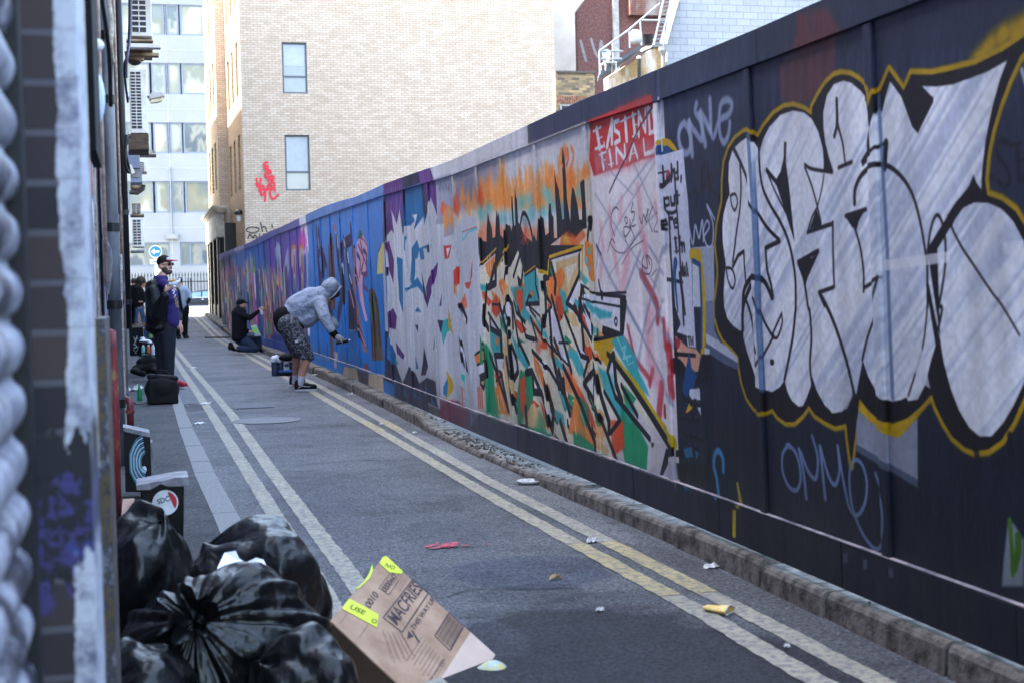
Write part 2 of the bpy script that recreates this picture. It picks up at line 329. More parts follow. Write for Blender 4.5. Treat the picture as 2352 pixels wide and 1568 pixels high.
l 158,168,194 7 80 1 34,34 6080,1984 6008,1934 5937,1893 5929,1966 5998,2021 5982,2056
l 158,168,194 7 80 1 40,40 5949,2006 5897,1866
l 158,168,194 7 80 1 37,37 5936,2013 5879,1965 5829,1927 5821,2053
l 158,168,194 7 80 1 32,32 5835,1928 5797,1887 5725,1951 5620,1965 5582,2004 5636,2029 5707,2012 5729,1911 5689,1853 5634,1879 5612,1929
p 172,140,20 1 100 1 - 6490,1927 6480,1946 6400,1948 6317,1926 6241,1872 6308,1884 6376,1910
p 30,70,110 1 100 1 - 6487,1922 6376,1905 6323,1880 6489,1872
l 190,195,205 1 100 1 20,20 6421,2138 6456,2018 6442,1897
p 188,191,207 1 100 0 - 6502,1875 6169,1874 6152,1730 6134,1628 6131,1449 6124,1268 6112,960 6216,963 6225,1012 6351,1025 6296,1066 6359,1146 6374,1196 6383,1346 6447,1438 6452,1574 6481,1689
l 38,36,44 1 100 0 25,25 6446,1813 6440,1750
l 38,36,44 1 100 0 8,8 6482,1788 6404,1791
l 140,40,60 1 100 1 17,17 6402,1763 6358,1771 6386,1789 6400,1753 6365,1741
l 38,36,44 1 100 0 21,21 6339,1742 6330,1815 6325,1784 6293,1788 6295,1745
l 38,36,44 1 100 0 22,22 6252,1744 6248,1817
l 38,36,44 1 100 0 14,14 6253,1778 6292,1769 6281,1744 6243,1747
l 38,36,44 1 100 0 21,21 6208,1750 6214,1732
l 38,36,44 1 100 0 21,21 6447,1663 6435,1612
l 38,36,44 1 100 0 15,15 6443,1663 6384,1665 6382,1631 6437,1628
l 38,36,44 1 100 0 20,20 6357,1663 6353,1629 6309,1629 6308,1666
l 38,36,44 1 100 0 22,22 6268,1682 6267,1633
l 38,36,44 1 100 0 8,8 6301,1663 6239,1667
l 38,36,44 1 100 0 16,16 6471,1539 6417,1539 6432,1562 6469,1555 6465,1520 6420,1515
l 38,36,44 1 100 0 19,19 6384,1519 6387,1566 6343,1564
l 38,36,44 1 100 0 14,14 6328,1541 6285,1542 6300,1561 6336,1551 6322,1519 6279,1520
l 38,36,44 1 100 0 27,27 6320,1467 6309,1408
l 38,36,44 1 100 0 6,6 6337,1468 6293,1469
l 38,36,44 1 100 0 6,6 6336,1406 6283,1408
l 38,36,44 1 100 0 21,21 6259,1471 6264,1456
l 38,36,44 1 100 0 20,20 6266,1407 6266,1440 6236,1442 6236,1406
l 38,36,44 1 100 0 19,19 6232,1439 6208,1438 6205,1406
l 38,36,44 1 100 0 18,18 6250,1327 6245,1296 6203,1299 6211,1329 6198,1292
l 38,36,44 1 90 1 29,29 6457,1726 6401,1741 6327,1766
l 38,36,44 1 100 1 17,17 6419,1599 6349,1589 6287,1597
l 38,36,44 1 100 0 20,20 6294,1751 6277,1530 6263,1260 6233,1113
l 38,36,44 1 100 0 21,21 6394,1585 6388,1410 6387,1130
l 38,36,44 1 100 1 13,13 6450,1274 6250,1259
l 38,36,44 1 100 0 22,22 6285,1303 6259,1177 6256,1067
l 38,36,44 1 100 1 15,15 6447,1279 6249,1262
l 38,36,44 1 100 0 20,20 6239,1346 6225,1294
l 38,36,44 1 100 0 19,19 6189,1345 6174,1294
l 38,36,44 1 100 0 25,25 6395,1439 6381,1289 6361,1020
l 30,80,130 1 100 1 54,17 6331,1355 6350,1289 6328,1125
l 38,36,44 1 100 0 5,5 6218,1005 6178,1010
l 38,36,44 1 100 0 14,14 6198,1006 6196,973
l 38,36,44 1 100 0 14,14 6174,1003 6172,974
l 38,36,44 1 100 0 14,14 6148,1005 6148,976
l 38,36,44 1 100 0 5,5 6176,988 6148,990
p 150,156,172 1 100 0 - 6122,1419 5846,1419 5863,1196 5901,1149 6140,1147
p 192,196,208 1 100 0 - 6106,1354 6011,1345 6014,1148 6130,1147
l 180,150,18 1 100 0 54,54 6118,1387 6025,1382 6000,1267 5991,1148 5995,1126 6028,932
l 28,74,120 1 100 0 25,25 6106,1358 6021,1338 6023,1148 6044,970
l 40,30,36 1 80 1 24,24 6102,1648 6079,1675 6013,1663 6033,1615
l 40,30,36 1 80 1 29,29 5955,1666 5945,1756 5887,1778 5885,1709 5944,1686
l 40,30,36 1 80 1 24,24 5867,1625 5865,1728 5804,1703 5861,1680 5760,1618
l 170,178,200 1 90 1 16,16 6137,1514 6097,1433 6058,1517 6017,1458 5970,1534 5965,1442
l 170,178,200 1 90 1 13,13 5959,1463 5890,1502 5914,1531 5961,1484 5927,1420 5862,1425 5846,1514 5907,1600 5826,1533
l 28,27,36 1 100 1 16,16 3586,1632 3629,1643 3647,1609 3602,1564 3589,1523 3620,1512 3643,1527
l 28,27,36 1 100 0 11,11 3514,1627 3575,1624
l 28,27,36 1 100 0 17,17 3545,1621 3542,1524 3518,1526
l 28,27,36 1 100 0 9,9 3547,1577 3515,1579
p 28,27,36 1 100 1 - 3686,1549 3666,1547 3666,1531 3685,1533
l 170,175,190 1 100 1 16,16 3511,1827 3484,1763
p 110,118,140 1 100 0 - 5968,1172 5873,1176 5878,1044 5814,993 5986,972
p 176,180,194 1 100 0 - 5984,1030 5749,980 5634,937 5627,897 5984,988
p 84,92,114 1 100 0 - 5993,987 5629,912 5629,879 5795,904 5997,949
p 176,180,194 1 100 0 - 6007,964 5943,960 5949,935 6011,933
p 196,150,130 5 100 0 - 6376,1008 6220,960 6113,956 6057,931 6106,835 6343,863
p 150,50,50 1 100 1 - 6386,983 6338,1001 6311,977 6356,944
p 20,19,24 1 100 1 - 6443,895 6317,897 6212,845 6061,853 6056,807 6218,789 6348,822 6450,833
l 20,19,24 1 100 1 19,19 6393,922 6127,924
p 20,19,24 1 100 0 - 6048,933 5933,936 5938,821 6056,807
p 24,72,120 1 100 0 - 6249,868 6201,941 6177,863 6106,835 6203,735 6275,682 6310,760
p 186,150,20 1 100 0 - 6112,780 6087,774 6199,671 6291,640 6229,701
p 190,195,210 1 100 0 - 6210,766 6087,774 6085,649 6152,706 6225,733
l 20,19,24 1 100 1 21,21 6290,723 6288,707 6234,709 6228,726
p 44,50,66 1 100 1 - 6281,727 6236,730 6238,719 6282,716
l 20,19,24 1 100 1 21,21 6214,712 6212,697 6160,699 6153,715
p 44,50,66 1 100 1 - 6205,716 6161,719 6163,708 6206,705
l 20,19,24 1 100 1 20,20 6139,714 6136,698 6085,700 6079,716
p 44,50,66 1 100 1 - 6130,718 6087,721 6088,710 6131,706
l 20,19,24 1 100 1 22,22 6346,634 6343,618 6289,621 6282,638
p 44,50,66 1 100 1 - 6336,638 6291,642 6292,630 6338,627
l 20,19,24 1 100 1 21,21 6256,637 6253,621 6201,624 6194,641
p 44,50,66 1 100 1 - 6247,641 6202,645 6204,634 6248,630
l 20,19,24 1 100 1 21,21 6173,640 6170,624 6119,627 6113,643
p 44,50,66 1 100 1 - 6164,644 6121,647 6122,636 6165,633
l 20,19,24 1 100 1 21,21 6299,557 6296,541 6243,545 6236,561
p 44,50,66 1 100 1 - 6289,561 6245,565 6246,554 6291,550
l 20,19,24 1 100 1 21,21 6210,557 6208,541 6156,545 6150,561
p 44,50,66 1 100 1 - 6201,561 6158,565 6159,554 6203,550
l 20,19,24 1 100 1 20,20 6136,552 6133,537 6082,540 6076,556
p 44,50,66 1 100 1 - 6127,556 6084,560 6085,549 6128,545
l 20,19,24 1 100 1 21,21 6283,502 6280,486 6227,490 6221,507
p 44,50,66 1 100 1 - 6274,506 6229,511 6230,499 6275,495
l 20,19,24 1 100 1 21,21 6206,506 6203,490 6151,494 6145,510
p 44,50,66 1 100 1 - 6196,510 6153,514 6154,503 6198,499
p 20,19,24 1 100 0 - 6438,455 6178,482 6171,447 6442,422
p 20,19,24 1 100 0 - 6458,391 6153,418 6046,434 5997,548 5985,472 5995,339 6164,321 6456,312
l 20,19,24 1 100 1 21,21 6037,699 6030,576 5989,487
p 52,120,165 7 80 0 - 6333,474 6220,494 6204,448 6305,429
p 52,120,165 7 80 0 - 6178,482 6126,472 6173,435
p 52,120,165 7 80 0 - 6330,312 6274,311 6231,285 6276,279
p 52,120,165 7 80 0 - 6242,303 6214,303 6165,286
p 52,120,165 7 80 0 - 6123,306 6092,307 6038,291
l 62,128,170 5 100 1 31,31 5909,300 5926,378 5954,437 5934,489 5886,509 5844,479 5846,426
p 176,160,28 3 100 0 - 5701,392 5682,394 5633,285 5676,285
p 176,160,28 3 100 0 - 5712,272 5675,276 5691,151 5727,151
p 132,136,152 1 100 0 - 4576,747 4545,810 4468,763 4397,748 4293,726 4149,801 4162,593 4584,662
p 78,86,104 1 100 0 - 4584,671 4162,596 4163,568 4589,646
p 180,146,14 5 90 0 - 4542,832 4466,786 4325,762 4132,813 4271,725 4328,722 4397,739 4480,762 4559,797
l 112,130,165 2 85 1 19,19 5147,612 5212,570 5221,500 5171,445 5101,436 5057,480 5063,546 5105,595 5171,608
l 112,130,165 2 85 1 23,23 5059,601 5029,523 5011,418
l 112,130,165 2 85 1 20,20 5041,591 4987,528 4923,505 4897,584 4938,665
l 112,130,165 2 85 1 22,22 4876,632 4862,543 4847,439
l 112,130,165 2 85 1 19,19 4869,626 4814,530 4761,502 4722,560 4729,647
l 112,130,165 2 85 1 17,17 4727,647 4692,520 4653,432 4596,413 4534,467 4515,548 4549,605 4606,610 4642,563 4643,477 4615,413 4562,354 4478,314 4421,338 4388,412 4397,499 4448,581
l 44,28,34 1 80 1 20,20 5938,584 5885,612 5910,564
l 44,28,34 1 80 1 25,25 5862,553 5823,640 5775,554 5748,632
l 44,28,34 1 80 1 22,22 5710,627 5728,552 5680,557
l 44,28,34 1 80 1 17,17 5599,637 5647,611 5597,565 5645,545
l 44,28,34 1 80 1 10,10 5563,641 5473,656
l 44,28,34 1 80 1 24,24 5518,645 5536,557
l 44,28,34 1 80 1 19,19 5458,636 5482,562 5422,561
l 24,24,34 1 80 1 29,29 3858,694 3880,650 3853,611 3804,659 3808,731
l 24,24,34 1 80 1 24,24 3720,694 3665,721 3705,630
l 24,24,34 1 80 1 29,29 3627,790 3625,671
l 24,24,34 1 80 1 29,29 3575,804 3564,688
p 150,160,170 7 80 0 - 3652,539 3621,535 3575,495 3583,358 3695,336 3684,403
l 70,110,25 1 100 1 20,20 3643,540 3637,468 3637,384
l 60,100,25 1 100 1 32,32 3603,498 3605,458 3629,402
p 110,116,140 4 60 0 - 4532,266 4499,274 4500,238 4531,230
p 110,116,140 4 60 0 - 4683,263 4649,272 4649,234 4682,227
p 110,116,140 4 60 0 - 4346,271 4315,279 4316,244 4345,237
p 176,48,44 10 100 0 - 7563,2171 6508,2171 6526,2028 6521,1873 6760,1880 6966,1865 7270,1871 7553,1863 7625,1960
p 190,110,120 44 80 0 - 7536,1981 6520,1958 6522,1864 6761,1873 6967,1859 7271,1864 7503,1877
p 150,60,60 20 60 0 - 7082,2181 6707,2185 6609,2191 6502,2145 6675,2136 6980,2141
l 205,206,212 3 100 0 14,14 7529,2106 7384,2114
l 205,206,212 3 100 0 46,46 7463,2108 7424,2009
l 205,206,212 3 100 0 10,10 7440,2057 7369,2060
l 205,206,212 3 100 0 19,19 7507,2007 7342,2008 7344,2025
l 205,206,212 2 100 0 37,37 7297,2000 7189,2126 7209,2011
l 205,206,212 2 100 0 9,9 7279,2047 7217,2050
l 205,206,212 3 100 0 9,9 7316,1998 7270,1998
l 205,206,212 2 100 0 26,26 7080,2113 7157,2112 7152,2071 7079,2045 7073,2011 7162,2003
l 205,206,212 2 100 0 12,12 7050,2103 6901,2109
l 205,206,212 2 100 0 41,41 6974,2108 6964,2003
l 205,206,212 2 100 0 12,12 6881,2109 6799,2113
l 205,206,212 2 100 0 39,39 6850,2112 6833,2008
l 205,206,212 2 100 0 8,8 6847,2059 6796,2060
l 205,206,212 2 100 0 12,12 6874,2006 6772,2012
l 205,206,212 2 100 0 27,27 6774,1999 6764,2118 6674,2010 6660,2118
l 205,206,212 2 100 0 33,33 6621,2119 6608,2000
l 205,206,212 2 100 0 22,22 6631,2117 6566,2106 6545,2050 6552,1997 6619,1995
l 205,206,212 3 100 0 13,13 7442,1968 7312,1973
l 205,206,212 3 100 0 35,35 7395,1967 7371,1891
l 205,206,212 3 100 0 8,8 7388,1931 7330,1933
l 205,206,212 2 100 0 33,33 7256,1971 7233,1896
l 205,206,212 2 100 0 7,7 7289,1901 7188,1900
l 205,206,212 2 100 0 25,25 7144,1898 7143,1977 7003,1902 7003,1976
l 205,206,212 2 100 0 25,25 6931,1896 6868,1976 6808,1894
l 205,206,212 2 100 0 7,7 6913,1921 6831,1923
l 205,206,212 2 100 0 23,23 6709,1972 6699,1900 6564,1903 6566,1916
l 70,52,62 1 100 0 14,14 6565,2115 6780,2032 6980,1914 7190,1809 7287,1754
l 120,124,152 6 45 1 17,17 6566,1887 6982,1746 7455,1558 7581,1360
l 120,124,152 6 45 1 13,13 7519,2008 7228,1854 6904,1713
l 120,124,152 6 45 1 17,17 6863,1863 6517,1541
l 120,124,152 6 45 1 15,15 6532,1859 7040,1635 7276,1522
l 120,124,152 6 45 1 15,15 7544,1765 7223,1575 6830,1358 6611,1245
l 120,124,152 6 45 1 13,13 6526,1618 6913,1494 7377,1299
l 205,130,145 17 45 1 55,55 7475,1588 7447,1457
l 205,130,145 17 45 1 56,56 7300,1664 7278,1508 7213,1331
l 205,130,145 16 45 1 66,66 6820,1734 6803,1555 6761,1422
l 205,130,145 15 45 1 45,45 6578,1646 6551,1568
l 205,130,145 16 45 1 50,50 7095,1706 7130,1605
l 205,130,145 16 45 1 58,58 6753,1487 6731,1356
l 205,130,145 17 45 1 45,45 7478,1408 7517,1301
l 52,50,66 1 95 1 8,8 7146,1651 7188,1667 7258,1647 7286,1579 7231,1520
l 52,50,66 1 95 1 7,7 7368,1434 7290,1502 7237,1479
l 52,50,66 1 95 1 5,5 7326,1489 7221,1436 7069,1425 6936,1474 6808,1522
l 52,50,66 1 95 1 7,7 7037,1580 7055,1601 7023,1606 7006,1578 7038,1573
l 52,50,66 1 95 1 10,10 6972,1590 6958,1542
l 52,50,66 1 95 1 7,7 6921,1588 6946,1555 6884,1559
l 52,50,66 1 95 1 7,7 7097,1535 7058,1506 6968,1543 7073,1555 7041,1478
l 52,50,66 1 95 1 7,7 6986,1564 6913,1494 6980,1456
l 52,50,66 1 95 1 5,5 7132,1364 6961,1442 6774,1475
l 52,50,66 1 95 1 8,8 6818,1595 6783,1561 6757,1605 6713,1564 6695,1628
l 52,50,66 1 95 1 7,7 6617,1636 6683,1575 6633,1515
l 52,50,66 1 95 1 5,5 6565,1601 6530,1586 6613,1520 6539,1510
l 52,50,66 1 95 1 7,7 6676,1627 6741,1578
l 52,50,66 1 95 1 8,8 6909,1674 6946,1629 6895,1626 6911,1587
l 52,50,66 1 95 1 8,8 6785,1396 6810,1357 6733,1336 6744,1402 6692,1355
l 52,50,66 1 95 1 7,7 6725,1401 6662,1367 6698,1309 6795,1317 6809,1364
l 52,50,66 1 95 1 5,5 6680,1296 6600,1327
l 160,40,48 10 75 1 37,37 7204,990 7069,928 6953,859 6770,780
l 160,40,48 10 75 1 32,32 7080,1035 6999,890
l 160,40,48 9 75 1 54,54 6831,1311 6628,1168 6617,1076
l 160,40,48 9 75 1 52,52 6495,1070 6476,956
l 160,40,48 9 75 1 44,44 6717,830 6773,756
l 160,40,48 9 75 1 75,75 6601,750 6651,622
l 160,40,48 9 75 1 56,56 6455,949 6437,836
l 160,40,48 9 75 1 52,52 6452,797 6440,722
l 205,120,135 25 40 1 84,84 7030,1396 7156,1233
l 205,120,135 33 45 1 109,109 6727,1113 6755,899 6635,748
p 160,40,44 1 100 1 - 6578,666 6524,655 6530,608 6582,600
l 120,124,152 8 55 1 27,27 7564,1471 7311,1276 6883,1015
l 120,124,152 7 55 1 29,29 6438,1441 6747,1137 6957,826
l 120,124,152 7 55 1 26,26 7107,1216 6829,1422
l 120,124,152 7 55 1 21,21 6492,1177 6636,1099 6764,1010
l 120,124,152 7 55 1 26,26 6887,1352 6631,1137 6411,958
l 120,124,152 7 55 1 26,26 7113,1167 6625,827 6445,676
l 120,124,152 7 55 1 22,22 6706,1450 6476,1306
l 60,60,80 1 80 1 21,21 7563,1480 7484,1425
p 196,196,202 14 100 0 - 9580,2178 7597,2161 7660,1890 7731,1674 9683,1649
p 150,145,158 73 100 0 - 10393,2169 9660,2158 9695,1970 10391,1974
p 222,140,60 41 85 0 - 10459,2067 10402,2004 10371,1865 10542,1856
p 222,140,60 41 85 0 - 10346,2080 10283,2053 10265,1859 10432,1849
p 222,140,60 40 85 0 - 10240,2074 10183,2026 10161,1852 10324,1843
p 222,140,60 40 85 0 - 10138,2059 10074,2046 10058,1846 10219,1837
p 222,140,60 39 85 0 - 10021,2119 9964,2084 9958,1840 10115,1830
p 222,140,60 39 85 0 - 9940,2021 9888,1966 9859,1834 10014,1824
p 222,140,60 39 85 0 - 9838,2034 9779,2013 9762,1828 9914,1819
p 222,140,60 38 85 0 - 9719,2137 9666,2095 9668,1822 9816,1813
p 222,140,60 38 85 0 - 9624,2131 9566,2122 9574,1816 9720,1807
p 222,140,60 38 85 0 - 9549,2037 9495,2009 9483,1811 9626,1801
p 222,140,60 37 85 0 - 9464,1997 9415,1949 9393,1805 9534,1796
p 222,140,60 37 85 0 - 9374,1993 9320,1977 9304,1800 9443,1791
p 222,140,60 37 85 0 - 9281,2014 9231,1979 9217,1795 9353,1785
p 222,140,60 36 85 0 - 9183,2069 9138,2014 9132,1789 9266,1780
p 222,140,60 36 85 0 - 9117,1963 9067,1940 9048,1784 9180,1775
p 222,140,60 36 85 0 - 9017,2043 8971,2000 8966,1779 9095,1770
p 222,140,60 35 85 0 - 8935,2038 8884,2027 8885,1774 9012,1765
p 222,140,60 35 85 0 - 8857,2017 8811,1987 8805,1769 8930,1760
p 222,140,60 35 85 0 - 8783,1980 8741,1931 8727,1765 8849,1755
p 222,140,60 34 85 0 - 8702,1992 8655,1974 8650,1760 8770,1751
p 222,140,60 34 85 0 - 8616,2036 8574,2000 8574,1755 8692,1746
p 222,140,60 34 85 0 - 8541,2031 8494,2025 8499,1751 8616,1742
p 222,140,60 34 85 0 - 8469,2011 8426,1987 8426,1746 8541,1737
p 222,140,60 33 85 0 - 8399,1991 8359,1949 8354,1742 8467,1733
p 222,140,60 33 85 0 - 8340,1909 8296,1896 8283,1738 8394,1728
p 222,140,60 33 85 0 - 8248,2030 8208,1999 8213,1733 8322,1724
p 222,140,60 33 85 0 - 8171,2071 8134,2023 8144,1729 8251,1720
p 222,140,60 32 85 0 - 8117,1976 8076,1956 8076,1725 8182,1716
p 222,140,60 32 85 0 - 8052,1957 8015,1920 8009,1721 8114,1712
p 222,140,60 32 85 0 - 7985,1953 7944,1944 7943,1717 8046,1708
p 222,140,60 32 85 0 - 7924,1920 7886,1894 7879,1713 7980,1704
p 222,140,60 31 85 0 - 7853,1961 7818,1918 7815,1709 7915,1700
p 222,140,60 31 85 0 - 7796,1913 7757,1898 7752,1705 7850,1696
p 222,140,60 31 85 0 - 7733,1910 7697,1879 7689,1701 7787,1692
p 116,176,178 58 90 1 - 10449,1831 10282,1879 10144,1813 10307,1764
p 116,176,178 56 90 1 - 10161,1852 10028,1891 9918,1837 10048,1798
p 116,176,178 52 90 1 - 9303,1826 9169,1870 9057,1811 9188,1767
p 116,176,178 51 90 1 - 9072,1837 8965,1873 8876,1824 8981,1789
p 116,176,178 50 90 1 - 9008,1748 8882,1791 8776,1734 8900,1691
p 116,176,178 48 90 1 - 8655,1851 8519,1898 8405,1833 8538,1786
p 116,176,178 48 90 1 - 8531,1761 8416,1802 8321,1748 8433,1707
p 116,176,178 45 90 1 - 7907,1798 7808,1835 7724,1785 7822,1747
p 116,176,178 47 90 1 - 8322,1708 8195,1756 8089,1695 8213,1647
p 116,176,178 55 90 1 - 9841,1749 9692,1796 9568,1735 9714,1688
p 116,176,178 53 90 1 - 9500,1740 9361,1786 9244,1726 9381,1680
p 116,176,178 51 90 1 - 9186,1706 9055,1750 8945,1693 9073,1648
p 116,176,178 49 90 1 - 8702,1730 8603,1765 8520,1720 8617,1684
p 222,124,44 38 90 1 - 8404,1873 8307,1932 8234,1860 8326,1819
p 222,124,44 37 90 1 - 8105,1881 7999,1948 7920,1867 8020,1821
p 222,124,44 37 90 1 - 8162,2041 8085,2087 8027,2028 8100,1997
p 222,124,44 35 90 1 - 7772,1900 7688,1954 7623,1887 7704,1850
p 222,124,44 39 90 1 - 8549,1900 8482,1940 8431,1891 8495,1864
p 222,124,44 38 90 1 - 8449,1956 8383,1996 8333,1947 8396,1920
p 214,130,90 32 80 0 - 10461,1654 10269,1743 9866,1704 9492,1668 8878,1631 8393,1592 8347,1527 10491,1517
p 27,21,24 3 100 0 - 10495,1498 10418,1653 10340,1610 10223,1596 10195,1691 10135,1817 10098,1753 10031,1684 10024,1617 9942,1623 9896,1752 9855,1815 9835,1758 9801,1793 9789,1737 9784,1626 9647,1602 9616,1701 9491,1677 9461,1640 9424,1683 9434,1817 9415,1878 9393,1876 9390,1818 9383,1672 9345,1679 9338,1846 9309,1941 9301,1870 9271,1846 9272,1693 9206,1672 9149,1609 8926,1548 8884,1597 8828,1553 8760,1575 8706,1706 8632,1685 8605,1577 8527,1590 8515,1711 8488,1766 8452,1768 8440,1699 8402,1681 8415,1553 8343,1550 8337,1669 8346,1789 8337,1963 8313,1898 8260,1838 8212,1655 8177,1661 8165,1855 8167,2010 8139,2093 8104,2005 8095,1772 8050,1631 8015,1767 7978,1833 7941,1815 7890,1721 7865,1637 7814,1634 7801,1716 7819,1844 7753,1861 7695,1827 7682,1671 7683,1583 7797,1581 7959,1535 8227,1562 8526,1509 8536,1452 8729,1400 9615,1419 9982,1531 10271,1530
p 60,42,30 18 0 0 - 8223,2094 8138,2101 8142,1993 8077,1971 7982,2054 7922,2018 7973,1947 8166,1933 8194,2013
l 222,130,50 7 100 1 26,26 8170,2073 8208,2014 8159,1971
l 222,130,50 7 100 1 28,28 7967,2068 7923,2010 8002,1934
l 200,90,90 5 100 1 23,23 8035,2059 8032,1998 8077,1971
l 190,80,60 1 100 0 13,13 9098,1606 9134,1710
l 190,80,60 1 100 0 13,13 9098,1606 9080,1717
l 190,80,60 1 100 0 11,11 9098,1606 9030,1706
l 190,80,60 1 100 0 8,8 9098,1606 8992,1677
l 190,80,60 1 100 0 5,5 9098,1606 8972,1637
l 190,80,60 1 100 0 4,4 9098,1606 8974,1591
l 190,80,60 1 100 0 7,7 9098,1606 8997,1548
l 190,80,60 1 100 0 11,11 9098,1606 9038,1515
l 190,80,60 1 100 0 13,13 9098,1606 9090,1497
l 190,80,60 1 100 0 13,13 9098,1606 9143,1498
l 190,80,60 1 100 0 10,10 9098,1606 9189,1517
l 190,80,60 1 100 0 7,7 9098,1606 9220,1553
l 190,80,60 1 100 0 4,4 9098,1606 9229,1598
l 190,80,60 1 100 0 5,5 9098,1606 9216,1645
l 27,21,24 3 100 1 31,31 9228,1647 9181,1714 9123,1746 9043,1724 8971,1661 8921,1573 8911,1488 8961,1447
p 200,90,30 18 85 0 - 8294,1501 8255,1563 8113,1580 7957,1550 7822,1582 7752,1542 7914,1488 8242,1468
p 200,90,30 20 85 0 - 8858,1386 8775,1493 8718,1458 8750,1367
p 200,190,30 23 60 0 - 8261,1524 8169,1575 8070,1509
p 206,120,40 7 100 0 - 7784,1498 7689,1539 7635,1486 7634,1252 7796,1253
p 80,170,178 1 100 1 - 7718,1468 7653,1469 7653,1435 7718,1434
p 80,170,178 1 100 1 - 7769,1417 7703,1418 7703,1384 7769,1383
p 80,170,178 1 100 1 - 7725,1372 7660,1373 7660,1339 7726,1337
p 80,170,178 1 100 1 - 7799,1306 7733,1308 7733,1274 7799,1271
p 80,170,178 1 100 1 - 7741,1268 7676,1270 7676,1236 7742,1233
l 30,28,34 2 100 1 34,34 7651,1626 7627,1624 7679,1524
p 206,200,184 6 100 0 - 10293,1471 9560,1550 7870,1436 7597,1253 7468,958 6462,454 6424,283 8253,277 10311,300 10606,746 10608,1227
p 26,134,94 3 100 0 - 8407,596 8378,581 8286,525 8343,487 8405,539
p 198,172,128 16 100 0 - 9282,331 9222,317 8935,276 9042,229 9188,277
l 27,24,29 3 100 0 18,18 9282,331 9188,277 9042,229
p 216,124,56 14 100 0 - 8437,1205 8412,1184 8173,1112 8224,1071 8371,1137
p 216,124,56 13 100 0 - 7608,1008 7556,997 7474,956 7565,930 7628,968
l 27,24,29 3 100 0 22,22 7608,1008 7628,968 7565,930
p 216,124,56 14 100 0 - 8496,1238 8443,1226 8342,1183 8435,1159 8509,1199
p 216,124,56 15 100 0 - 8646,882 8600,867 8446,814 8531,778 8635,828
p 26,134,94 13 100 0 - 7588,302 7488,294 7333,241 7413,193 7516,245
l 27,24,29 3 100 0 18,18 7588,302 7516,245 7413,193
p 206,200,184 4 100 0 - 8985,1088 8940,1075 8788,1031 8870,1004 8972,1045
p 216,124,56 15 100 0 - 8550,760 8506,751 8396,718 8475,693 8552,724
p 216,124,56 16 100 0 - 9341,1320 9288,1307 9141,1261 9234,1237 9336,1279
l 27,24,29 3 100 0 29,29 9341,1320 9336,1279 9234,1237
p 196,76,36 4 100 0 - 9449,1042 9367,1028 9171,975 9315,940 9454,990
p 216,124,56 4 100 0 - 9298,383 9257,373 9166,332 9243,298 9307,338
p 64,160,166 3 100 0 - 7376,473 7350,461 7220,420 7270,386 7353,426
p 64,160,166 13 100 0 - 7791,1089 7736,1070 7599,1002 7698,961 7794,1024
l 27,24,29 3 100 0 30,30 7791,1089 7794,1024 7698,961
p 26,134,94 3 100 0 - 8263,559 8231,544 8100,491 8160,452 8246,502
l 27,24,29 3 100 0 30,30 8263,559 8246,502 8160,452
p 198,172,128 3 100 0 - 7551,1237 7517,1219 7391,1153 7456,1117 7539,1177
p 196,76,36 3 100 0 - 7916,322 7865,307 7629,261 7722,211 7840,263
p 198,172,128 3 100 0 - 7040,548 7011,537 6910,498 6962,466 7030,505
l 27,24,29 2 100 0 21,21 7040,548 7030,505 6962,466
p 206,206,216 3 100 0 - 7033,540 6987,527 6830,479 6913,437 7018,484
l 27,24,29 2 100 0 23,23 7033,540 7018,484 6913,437
p 26,134,94 16 100 0 - 9293,353 9239,339 8946,298 9045,252 9260,293
l 27,24,29 3 100 0 28,28 9293,353 9260,293 9045,252
p 26,134,94 3 100 0 - 7675,731 7641,725 7583,701 7644,682 7687,705
p 198,172,128 3 100 0 - 7675,572 7648,564 7531,533 7581,508 7657,538
l 27,24,29 3 100 0 20,20 7675,572 7657,538 7581,508
p 26,134,94 3 100 0 - 8426,1184 8388,1167 8258,1106 8330,1072 8417,1127
l 27,24,29 3 100 0 35,35 8426,1184 8417,1127 8330,1072
p 206,200,184 15 100 0 - 9105,1154 9066,1140 8858,1089 8929,1059 9062,1106
l 27,24,29 3 100 0 21,21 9105,1154 9062,1106 8929,1059
p 216,124,56 3 100 0 - 8255,931 8202,918 8055,872 8150,840 8251,883
p 216,124,56 4 100 0 - 8679,525 8631,509 8444,454 8534,408 8658,462
l 27,24,29 3 100 0 29,29 8679,525 8658,462 8534,408
p 26,134,94 13 100 0 - 7630,993 7599,977 7453,922 7512,888 7606,939
p 216,124,56 4 100 0 - 8969,1240 8915,1228 8805,1188 8901,1165 8981,1203
l 27,24,29 3 100 0 33,33 8969,1240 8981,1203 8901,1165
p 196,76,36 3 100 0 - 7908,941 7852,924 7694,862 7795,820 7904,878
l 27,24,29 3 100 0 26,26 7908,941 7904,878 7795,820
p 26,134,94 3 100 0 - 7178,729 7147,715 6996,666 7054,631 7152,677
p 196,76,36 3 100 0 - 8612,932 8569,920 8396,878 8473,850 8588,889
l 27,24,29 3 100 0 28,28 8612,932 8588,889 8473,850
p 26,134,94 17 100 0 - 9937,1055 9854,1033 9542,954 9691,905 9899,977
p 198,172,128 3 100 0 - 6998,571 6972,556 6793,512 6843,474 6956,519
l 27,24,29 2 100 0 18,18 6998,571 6956,519 6843,474
p 64,160,166 16 100 0 - 9490,1158 9410,1138 9074,1065 9214,1022 9436,1088
l 27,24,29 3 100 0 30,30 9490,1158 9436,1088 9214,1022
p 206,200,184 3 100 0 - 7829,1273 7788,1256 7642,1198 7718,1166 7815,1219
p 198,172,128 3 100 0 - 7804,471 7759,461 7626,423 7707,389 7798,425
l 27,24,29 3 100 0 28,28 7804,471 7798,425 7707,389
p 26,134,94 4 100 0 - 8714,1280 8652,1260 8433,1187 8544,1147 8691,1213
